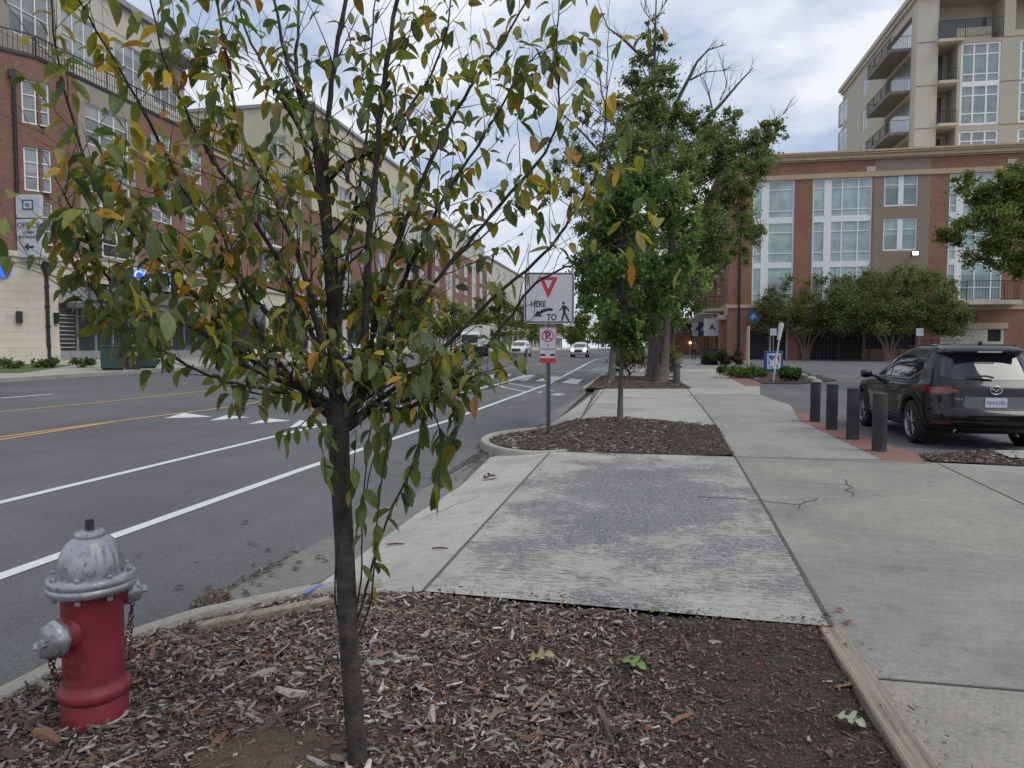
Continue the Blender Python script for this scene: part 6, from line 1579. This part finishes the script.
t = NT('car_white'); t.base((.6, .6, .6)); t.set(Roughness=.3, Coat_Weight=.6); M['car_white'] = t.mat
t = NT('car_glass'); t.base((.012, .014, .017)); t.set(Roughness=.05, Specular_IOR_Level=.5, Coat_Weight=.4); t.b.inputs['Coat Roughness'].default_value = .02; t.b.inputs['Coat IOR'].default_value = 1.5; M['car_glass'] = t.mat
M['chrome'] = sm('chrome', (.6, .6, .62), .15, .02, metal=1); M['cladding'] = sm('black_plastic', (.02, .02, .021), .65, .1, 10); M['tail'] = sm('tail_light_red', (.16, .005, .006), .12, .1, 10, coat=1); M['tail_d'] = sm('reflector_red', (.12, .01, .012), .2, .1, 10, coat=1)
M['tail_p'] = sm('brake_lens', (.4, .36, .42), .2); M['tyre'] = sm('tyre_rubber', (.014, .014, .014), .85, .2, 20); M['rim'] = sm('alloy_rim', (.28, .28, .29), .35, .1, 8, metal=.8); M['plate'] = sm('plate_white', (.5, .53, .6), .4, .05); M['plate_ink'] = sm('plate_ink', (.04, .06, .2), .5); M['recess'] = sm('grey_recess', (.09, .09, .09), .35, .2, 4, coat=.5)
cw = car_proto('parked_car', M['car_black'])
tag(cw, 'dark glossy sport utility car parked on the lot beyond the bollards, seen from behind', 'car')
wl = P(910, 443); cw.location = (wl[0] + .90, wl[1] - .95, 0.003); cw.rotation_euler = (0, 0, R(0))
w2 = car_proto('car', M['car_white'], False)
tag(w2, 'white sport utility car on the street left of the no-parking plate', 'car'); x, y = P(517, 357, z_road); w2.location = (x, y + 4, z_road(x, y)); w2.rotation_euler = (0, 0, R(180))
def headl(T):
    b = MB()
    for s in (-1, 1): b.lathe([(.12, 0), (.1, .03)], 14, c=(0, 0, 0), M4=Matrix.Translation((s * .68, 4.46, .88)) @ Matrix.Rotation(R(-90), 4, 'X'))
    return b
c3 = copy_tree(w2); tag(c3, 'distant white car with bright headlights in the middle of the street', 'car'); x, y = P(582, 357, z_road); c3.location = (x, y, z_road(x, y)); c3.rotation_euler = (0, 0, R(180))
for s in (-1, 1):
    b = MB(); b.lathe([(.16, 0), (.1, .04)], 14, M4=Matrix.Translation((s * .66, 4.5, .86)) @ Matrix.Rotation(R(-90), 4, 'X')); b.build('headlight', emis('headlight_lit' , (1, .98, .95), 4), c3)
c4 = copy_tree(w2); tag(c4, 'pale parked car at the far kerb half hidden by leaves, left of the truck', 'car'); x, y = P(432, 360, z_road); c4.location = (-20.8, y, z_road(-20.8, y)); c4.rotation_euler = (0, 0, R(180))
# box truck with dark flat trailer
x, y = -19.5, 78; tk = thing('delivery_truck', (x, y, z_road(x, y)), 'white delivery truck facing the viewer across the street behind the leaves', 'truck'); tk.rotation_euler = (0, 0, R(4))
b = MB(); b.bx(-1.2, 1.2, 2.2, 8, .9, 3.4); bevel(b.build('cargo_box', M['white'], tk), .04)
b = MB(); b.add([(-1.05, 0, .5), (1.05, 0, .5), (1.05, 2.1, .5), (-1.05, 2.1, .5), (-1.05, 0, 1.25), (1.05, 0, 1.25), (-1, .35, 2.3), (1, .35, 2.3), (-1, .7, 2.6), (1, .7, 2.6), (-1, 2.1, 2.6), (1, 2.1, 2.6), (-1.05, 2.1, 1.25), (1.05, 2.1, 1.25)],
 [(0, 1, 5, 4), (4, 5, 7, 6), (6, 7, 9, 8), (8, 9, 11, 10), (0, 4, 12, 3), (1, 2, 13, 5), (4, 6, 8, 10, 12), (5, 13, 11, 9, 7), (3, 12, 10, 11, 13, 2), (0, 3, 2, 1)]); b.build('cab', M['car_white'], tk)
b = MB(); b.add([(-.95, .025, 1.3), (.95, .025, 1.3), (.92, .33, 2.2), (-.92, .33, 2.2)], [(0, 1, 2, 3)]); b.add([(-.95, .005, 1.3), (.95, .005, 1.3), (.92, .31, 2.2), (-.92, .31, 2.2)], [(0, 1, 2, 3)]); b.build('windscreen', M['car_glass'], tk)
b = MB(); b.bx(-.8, .8, -.05, -.003, .6, 1.1); b.build('grille', M['dark'], tk)
b = MB(); b.bx(-1.0, 1.0, .1, 8, .45, .9); b.build('chassis', M['black'], tk)
for yy in (1.0, 6.5):
    for s in (-1, 1):
        b = MB(); b.lathe([(.25, -.14), (.44, -.12), (.46, 0), (.44, .12), (.25, .14), (.05, .1)], 20, M4=Matrix.Translation((s * .95, yy, .46)) @ Matrix.Rotation(R(90), 4, 'Y')); b.build('wheel', M['tyre'], tk, smooth=True)
x, y = -16.2, 66; fb = thing('flatbed_trailer', (x, y, z_road(x, y)), 'low black flatbed with dark wheels beside the white truck across the street', 'trailer')
b = MB(); b.bx(-1.1, 1.1, 0, 6, .75, .95); b.bx(-1.1, -1.04, 0, 6, .95, 1.15); b.bx(1.04, 1.1, 0, 6, .95, 1.15); b.build('deck', M['black'], fb)
b = MB(); b.bx(-.95, .95, .05, .15, .35, .75); b.build('bumper', M['black'], fb)
for yy in (1.0, 2.2):
    for s in (-1, 1):
        b = MB(); b.lathe([(.2, -.12), (.38, -.1), (.4, 0), (.38, .1), (.2, .12), (.05, .1)], 18, M4=Matrix.Translation((s * .9, yy, .4)) @ Matrix.Rotation(R(90), 4, 'Y')); b.build('wheel', M['tyre'], fb, smooth=True)
# ======================= bins and pay machine on the far kerb
M['bin_green'] = sm('dark_green_metal', (.02, .045, .04), .5, .15, 4)
def bin_(px, label, sx_, cat='bin'):
    y0_ = 26.6; xq = PX(px, 372, -22.9); y_ = xq[0]; z_ = z_left(-22.9, y_); t = thing('litter_bin', (-22.9, y_, z_), label, cat, 'dark bins on the far kerb', rz=R(40))
    b = MB(); b.prism([(-sx_ / 2 * .9, -.3), (sx_ / 2 * .9, -.3), (sx_ / 2 * .9, .3), (-sx_ / 2 * .9, .3)], 0, .08); b.bx(-sx_ / 2, sx_ / 2, -.35, .35, .08, 1.0); bevel(b.build('body', M['bin_green'], t), .03)
    b = MB(); b.bx(-sx_ / 2 - .03, sx_ / 2 + .03, -.38, .38, 1.0, 1.07); bevel(b.build('lid', M['bin_green'] if px < 120 else M['grey_metal'], t), .02); return t
bin_(113, 'dark green litter bin, left of the kerbside machine outside the bank', .9); bin_(146, 'dark grey green litter bin, right of the kerbside machine outside the bank', .9)
y_, z_ = PX(133, 372, -22.6); zg_ = z_left(-22.6, y_)
pm = thing('pay_machine', (-22.6, y_, zg_), 'small grey kerbside machine with a pale blue screen between two dark bins', 'machine', rz=R(42))
b = MB(); b.bx(-.3, .3, -.2, .2, .0, .12); b.bx(-.26, .26, -.16, .16, .12, .95); bevel(b.build('cabinet', M['cladding'], pm), .02)
b = MB(); b.bx(-.42, .42, -.06, .06, 1.2, 1.68); bevel(b.build('screen_housing', sm('navy_housing', (.03, .06, .15), .4), pm), .02); b = MB(); b.bx(-.37, .37, -.075, -.063, 1.25, 1.63); b.build('screen', emis('pale_blue_screen', (.3, .5, .75), .35), pm)
b = MB(); b.bx(-.06, .06, -.05, .05, .95, 1.2); b.bx(-.2, .2, -.2, -.163, .6, .8); b.bx(-.12, .12, -.2, -.163, .25, .35); b.build('column', M['grey_metal'], pm)
# ======================= island: blue sign, poles, stones, shrubs
bx0, by0 = P(773, 377.5); bs = thing('bank_sign', (bx0, by0, g(by0)), 'low square blue sign with a white star on the planted island', 'sign', rz=R(4))
xl, zt_ = PY(764.5, 351, by0); xr3, zb_ = PY(782.5, 371.5, by0); W_ = xr3 - xl; H_ = zt_ - zb_; z0_ = zb_ - g(by0)
b = MB(); b.bx(-W_ / 2, W_ / 2, -.12, .12, z0_, z0_ + H_); bevel(b.build('cabinet', sm('sign_deep_blue', (.015, .07, .28), .4), bs), .03)
b = MB(); b.bx(-W_ * .45, W_ * .45, -.1, .1, -.1, z0_ - .003); b.build('base', M['brick_r'], bs)
f_ = lambda a, c: ((a - .5) * W_, z0_ + H_ * (1 - c))
shp('panel', [[f_(.13, .12), f_(.87, .12), f_(.87, .86), f_(.13, .86)]], M['white'], -.122, bs, .004)
BL = sm('sign_mid_blue', (.015, .13, .42), .4); RD = sm('sign_bright_red', (.5, .035, .03), .4)
shp('blue_field', [[f_(.2, .19), f_(.36, .19), f_(.55, .27), f_(.62, .42), f_(.68, .6), f_(.72, .8), f_(.2, .8)]], BL, -.128, bs, .003)
shp('red_field', [[f_(.5, .19), f_(.8, .19), f_(.8, .62), f_(.72, .45), f_(.62, .31)]], RD, -.128, bs, .003)
st = []
for k in range(10):
    a = R(65 + 36 * k); rr = (.34, .13)[k % 2]; st.append(f_(.44 + rr * math.cos(a), .6 - rr * math.sin(a)))
shp('star', [st], M['white'], -.132, bs, .004)
# leaning white marker and sign posts
def pole(name, label, pxb, pyb, pxt, pyt, r_, m_, top=None, cat='post'):
    x, y = P(pxb, pyb); x1, z1 = PY(pxt, pyt, y); t = thing(name, (x, y, g(y)), label, cat)
    b = MB(); b.tube([(x, y, g(y) - .1), (x1, y, z1)], r_, 8); b.build('post', m_, t, world=True)
    if top: top(t, x1, y, z1)
    return t
def leantop(t, x, y, z): b = MB(); b.tube([(x - .0, y, z - .05), (x - .1, y, z - .75)], [.11, .07], 8); b.build('marker_head', M['white'], t, world=True)
pole('marker_pole', 'leaning thin white pole in front of the low blue sign', 773, 382, 781.5, 322, .03, M['white'], leantop)
def stop_(t, x, y, z): b = MB(); b.bx(x - .22, x + .22, y - .06, y - .04, z - .25, z + .25); b.build('sign_face', M['sign_white'], t, world=True)
pole('small_sign', 'small pale square sign on a thin post behind the low blue sign', 773.2, 364, 773.2, 332, .05, M['galv'], stop_, 'sign')
pole('lamp_post', 'plain pale post left of the blue sign, before the garage opening', 748, 367.5, 748.5, 326, .09, M['tan_trim'])
pole('small_sign', 'small pale sign on a thin post behind the dark car roof, before the beige wall', 919, 366, 919.5, 332, .05, M['galv'], stop_, 'sign')
for i, (px, py, s) in enumerate(((803, 376.5, .19), (811, 380, .2), (816.5, 383.6, .2))):
    x, y = P(px, py); t_ = ['pale round boulder farthest back of the three at the island edge', 'pale round boulder in the middle of three at the island edge', 'pale round boulder nearest the bollards of three at the island edge'][i]
    b = MB(); rr = random.Random(i)
    b.lathe([(s * (math.sin(math.pi * (k + .3) / 8)) , s * .62 * (-math.cos(math.pi * (k + .3) / 8))) for k in range(8)], 14, rib=lambda an, z: 1 + .1 * math.sin(an * 2 + i) + .06 * math.cos(an * 5 + z * 9))
    o = b.build('boulder', sm('pale_rock', (.3, .28, .25), .9, .2, 6, bump=.6, bscale=10, bdist=.03), None, smooth=True); o.location = (x, y, g(y) + s * .25); tag(o, t_, 'boulder', 'pale boulders on the island')
def shrub(name, label, x, y, w_, h_, seed, pal, n=1600, ls=.14, z=None, group=None):
    z = g(y) if z is None else z; t = thing(name, (x, y, z), label, 'shrub', group); r_ = random.Random(seed)
    b = MB(); cl = []
    for k in range(12):
        c = (x + r_.uniform(-.38, .38) * w_, y + r_.uniform(-.3, .3) * w_ * .6, z + h_ * r_.uniform(.25, .75), h_ * r_.uniform(.22, .32), .9); cl.append(c); b.tube([(x + r_.uniform(-.1, .1), y, z - .02), c[:3]], [.02, .008], 4)
    b.build('stem', M['bark2'], t, world=True); crown('foliage', t, cl, n, ls, pal, seed, world=True, shell=.2)
SG = [(.08, .14, .04), (.06, .11, .03), (.11, .17, .05)]
x, y = P(742, 378); shrub('shrub', 'low spreading green shrub on the island beside the brick paving', x, y, 2.6, .6, 1, SG)
x, y = P(754, 377); shrub('shrub', 'low green shrub just left of the blue sign', x - .2, y, 1.5, .5, 2, SG)
x, y = P(790, 382); shrub('shrub', 'small rounded dark green shrub right of the blue sign', x, y, .8, .62, 3, [(.05, .12, .03), (.04, .09, .025)])
x, y = P(722, 365); shrub('shrub', 'dark green shrub beside the square planter by the brick corner', x, y, 3.2, 1.1, 4, [(.04, .06, .03), (.06, .08, .03)], 2200, .2)
x, y = P(731, 364); shrub('shrub', 'reddish brown low shrub behind the square planter', x - .6, y - 2, 2.6, .7, 5, [(.1, .06, .04), (.07, .06, .03)], 1500, .18)
x, y = P(664, 374); shrub('shrub', 'yellow green bush at the foot of the big ragged tree', x, y, 1.8, 1.5, 6, [(.16, .15, .05), (.12, .13, .04)], 2200, .15)
x, y = P(630, 376); shrub('shrub', 'straw coloured bush between the kerb tree and the big trunk', x, y, 1.6, 1.4, 7, [(.22, .18, .08), (.15, .14, .05)], 2000, .15)
x, y = P(709, 364.5); t = thing('planter', (x, y, g(y)), 'square dark planter box on the far pavement near the brick corner', 'planter')
b = MB(); b.bx(-.55, .55, -.5, .5, 0, 1.05); bevel(b.build('box', sm('charcoal_planter', (.035, .04, .05), .7), t), .03); b = MB(); b.bx(-.6, .6, -.55, .55, 1.05, 1.12); b.build('rim', M['cladding'], t); b = MB(); b.bx(-.5, .5, -.45, .45, 1.121, 1.125); b.build('soil', M['dirt'], t)
for i in range(5):
    x_, y_ = -27.5 + i * .9, 26.5 + i * 1.1
    shrub('shrub', ['low green clump at the foot of the bank corner, leftmost', 'low green clump at the bank corner, second from left', 'low green clump at the bank corner, middle one', 'low green clump at the bank corner, fourth from left', 'low green clump at the bank corner, rightmost'][i], x_, y_, 1.4, .45, 90 + i, SG + [(.14, .16, .05)], 500, .15, z_left(x_, y_), 'low clumps by the bank corner')
# ======================= person walking on the far pavement
def person(px, py):
    x, y = P(px, py); s = 1.0; t = thing('person', (x, y, g(y)), 'person in brown top and dark trousers walking on the far pavement', 'person')
    me = bpy.data.meshes.new('body'); J = {'pelvis': (0, 0, .92, .15), 'waist': (0, 0, 1.08, .135), 'chest': (0, 0, 1.33, .165), 'neck': (0, 0, 1.5, .06), 'head0': (0, -.01, 1.6, .085), 'head': (0, -.01, 1.7, .09),
        'hl': (-.09, 0, .88, .095), 'kl': (-.1, -.12, .5, .06), 'al': (-.1, .05, .1, .042), 'tl': (-.1, -.09, .04, .04), 'hr': (.09, 0, .88, .095), 'kr': (.1, .06, .5, .06), 'ar': (.1, .26, .13, .042), 'tr': (.1, .15, .05, .04),
        'sl': (-.19, 0, 1.42, .06), 'el': (-.25, .06, 1.14, .045), 'wl': (-.24, .0, .9, .032), 'fl': (-.24, -.03, .8, .03), 'sr': (.19, 0, 1.42, .06), 'er': (.25, -.06, 1.14, .045), 'wr': (.24, -.14, .92, .032), 'fr': (.24, -.18, .83, .03)}
    E = [('pelvis', 'waist'), ('waist', 'chest'), ('chest', 'neck'), ('neck', 'head0'), ('head0', 'head'), ('pelvis', 'hl'), ('hl', 'kl'), ('kl', 'al'), ('al', 'tl'), ('pelvis', 'hr'), ('hr', 'kr'), ('kr', 'ar'), ('ar', 'tr'), ('chest', 'sl'), ('sl', 'el'), ('el', 'wl'), ('wl', 'fl'), ('chest', 'sr'), ('sr', 'er'), ('er', 'wr'), ('wr', 'fr')]
    ks = list(J); me.from_pydata([J[k][:3] for k in ks], [(ks.index(a), ks.index(c)) for a, c in E], [])
    o = bpy.data.objects.new('body', me); COL.objects.link(o); md = o.modifiers.new('s', 'SKIN'); 
    for i, k in enumerate(ks): me.skin_vertices[0].data[i].radius = (J[k][3], J[k][3] * (.75 if k in ('chest', 'waist', 'pelvis') else 1))
    me.skin_vertices[0].data[0].use_root = True; o.modifiers.new('u', 'SUBSURF').levels = 1; o.modifiers['u'].render_levels = 1
    bpy.context.view_layer.update(); m2 = bpy.data.meshes.new_from_object(o.evaluated_get(bpy.context.evaluated_depsgraph_get())); o.modifiers.clear(); o.data = m2
    m2.materials.clear()
    for m_ in (sm('brown_top', (.16, .08, .05), .9), sm('dark_trousers', (.02, .022, .03), .9), sm('skin', (.3, .17, .12), .6)): m2.materials.append(m_)
    for p in m2.polygons:
        z = p.center.z; p.use_smooth = True; p.material_index = 2 if (z > 1.5 or (abs(p.center.x) > .2 and z < .93)) else (0 if z > .93 else 1)
    o.parent = t; b = MB(); b.lathe([(.02, 1.62), (.1, 1.66), (.105, 1.74), (.07, 1.81), (.01, 1.825)], 12, c=(0, .02, 0)); b.build('hair', M['dark'], t, smooth=True)
    t.scale = (1, 1, 1); t.rotation_euler = (0, 0, R(160)); return t
person(694, 360.5)
# ======================= fallen leaves and litter
def oak_leaf(label, px, py, col, s, rot, hf, zoff=.02, group=None, zf=z_walk):
    x, y = P(px, py, zf); b = MB(); b.c = []; pol = []
    lobes = 5
    top = [(0, 0), (.12, .04), (.18, .2), (.28, .24), (.3, .08), (.42, .08), (.5, .32), (.64, .34), (.6, .1), (.7, .09), (.8, .22), (.9, .16), (1, 0)]
    pts_ = [(a, c * 1.15) for a, c in top]; n = len(pts_)
    vs = []
    for a, c in pts_: vs.append(((a - .5) * s, 0, .12 * s * math.sin(a * 3)))
    for a, c in pts_: vs.append(((a - .5) * s, c * s, .12 * s * math.sin(a * 3) + .25 * c * s))
    for a, c in pts_: vs.append(((a - .5) * s, -c * s, .12 * s * math.sin(a * 3) + .25 * c * s))
    fs = []
    for k in range(n - 1): fs += [(k, k + 1, n + k + 1, n + k), (k, 2 * n + k, 2 * n + k + 1, k + 1)]
    b.add(vs, fs); b.c = [(*col, 1)] * len(fs); o = b.build('fallen_leaf', M['leaf'], None, smooth=True); o.location = (x, y, hf(x, y) + zoff); o.rotation_euler = (R(random.uniform(-12, 12)), R(random.uniform(-12, 12)), rot)
    md = o.modifiers.new('t', 'SOLIDIFY'); md.thickness = .001
    return tag(o, label, 'leaf', group)
oak_leaf('cream yellow fallen oak leaf on the mulch, centre of the near bed', 541, 661, (.42, .36, .2), .15, R(10), h1, .03)
oak_leaf('bright green fallen oak leaf on the mulch in the near bed', 633, 669, (.2, .32, .09), .14, R(-15), h1, .03)
oak_leaf('pale grey green fallen oak leaf near the timber edging', 850, 722, (.4, .42, .32), .13, R(-25), h1, .03)
oak_leaf('small yellow green fallen leaf near the concrete edge of the near bed', 655, 614, (.3, .3, .08), .08, R(30), h1, .03)
oak_leaf('brown curled leaf cluster lying on the light apron concrete', 490, 480, (.13, .06, .05), .22, R(40), lambda x, y: z_apron(x, y), .02, zf=z_apron)
oak_leaf('small red fallen leaf in the dark mulch', 758, 666, (.35, .05, .06), .05, R(70), h1, .03)
rl_ = random.Random(77)
lv = []
for k in range(46):
    m = rl_.random()
    if m < .5: px, py, zf = rl_.uniform(190, 330), 0, z_road; py = 612 - (px - 190) * .42 + rl_.uniform(-16, 10)
    elif m < .7: px, py, zf = rl_.uniform(130, 300), rl_.uniform(520, 600), z_road
    elif m < .85: px, py, zf = rl_.uniform(425, 500), rl_.uniform(440, 520), z_road
    else: px, py, zf = rl_.uniform(820, 848), rl_.uniform(612, 650), z_walk
    c = rl_.choice([(.14, .08, .05), (.2, .12, .07), (.28, .22, .15), (.09, .06, .045)])
    oak_leaf('small dry brown leaf lying in the gutter or on the road edge' if m < .85 else 'small reddish dry leaf caught at the end of the timber edging', px, py, c if m < .85 else (.3, .13, .09), rl_.uniform(.04, .085), rl_.uniform(0, 6.28), zf, .016, 'dry leaves in the gutter' if m < .85 else 'dry leaves at the timber end', zf)
for (x, y, l_, a, lab_) in ((396, 546, .16, .3, 'short brown stick on the apron concrete beside the tree suckers'), (440, 550, .13, .2, 'thin dark twig on the apron concrete near the joint')):
    p = P(x, y, z_apron); b = MB(); b.tube([(-l_ / 2, 0, 0), (0, .006, .004), (l_ / 2, -.004, 0)], [.007, .008, .004], 6); o = b.build('stick', M['rust'], None, smooth=True); o.location = (p[0], p[1], z_apron(*p) + .014); o.rotation_euler = (0, 0, a); tag(o, lab_, 'stick')
for (px, py) in ((470, 560), (520, 600), (600, 700), (660, 735), (440, 690), (560, 690)):
    pass
# blue utility paint dab on the kerb
b = MB(); a = Vector(P(303, 596)); c = Vector(P(322, 586)); d = c - a; n_ = Vector((-d.y, d.x)).normalized() * .022
b.add([(*(a + n_ * .6), .0165), (*(a - n_), .0165), (*(c - n_ * .7), .0165), (*(c + n_), .0165)], [(0, 1, 2, 3)]); tag(b.build('utility_paint', sm('utility_blue', (.1, .19, .38), .8), None), kind='structure')
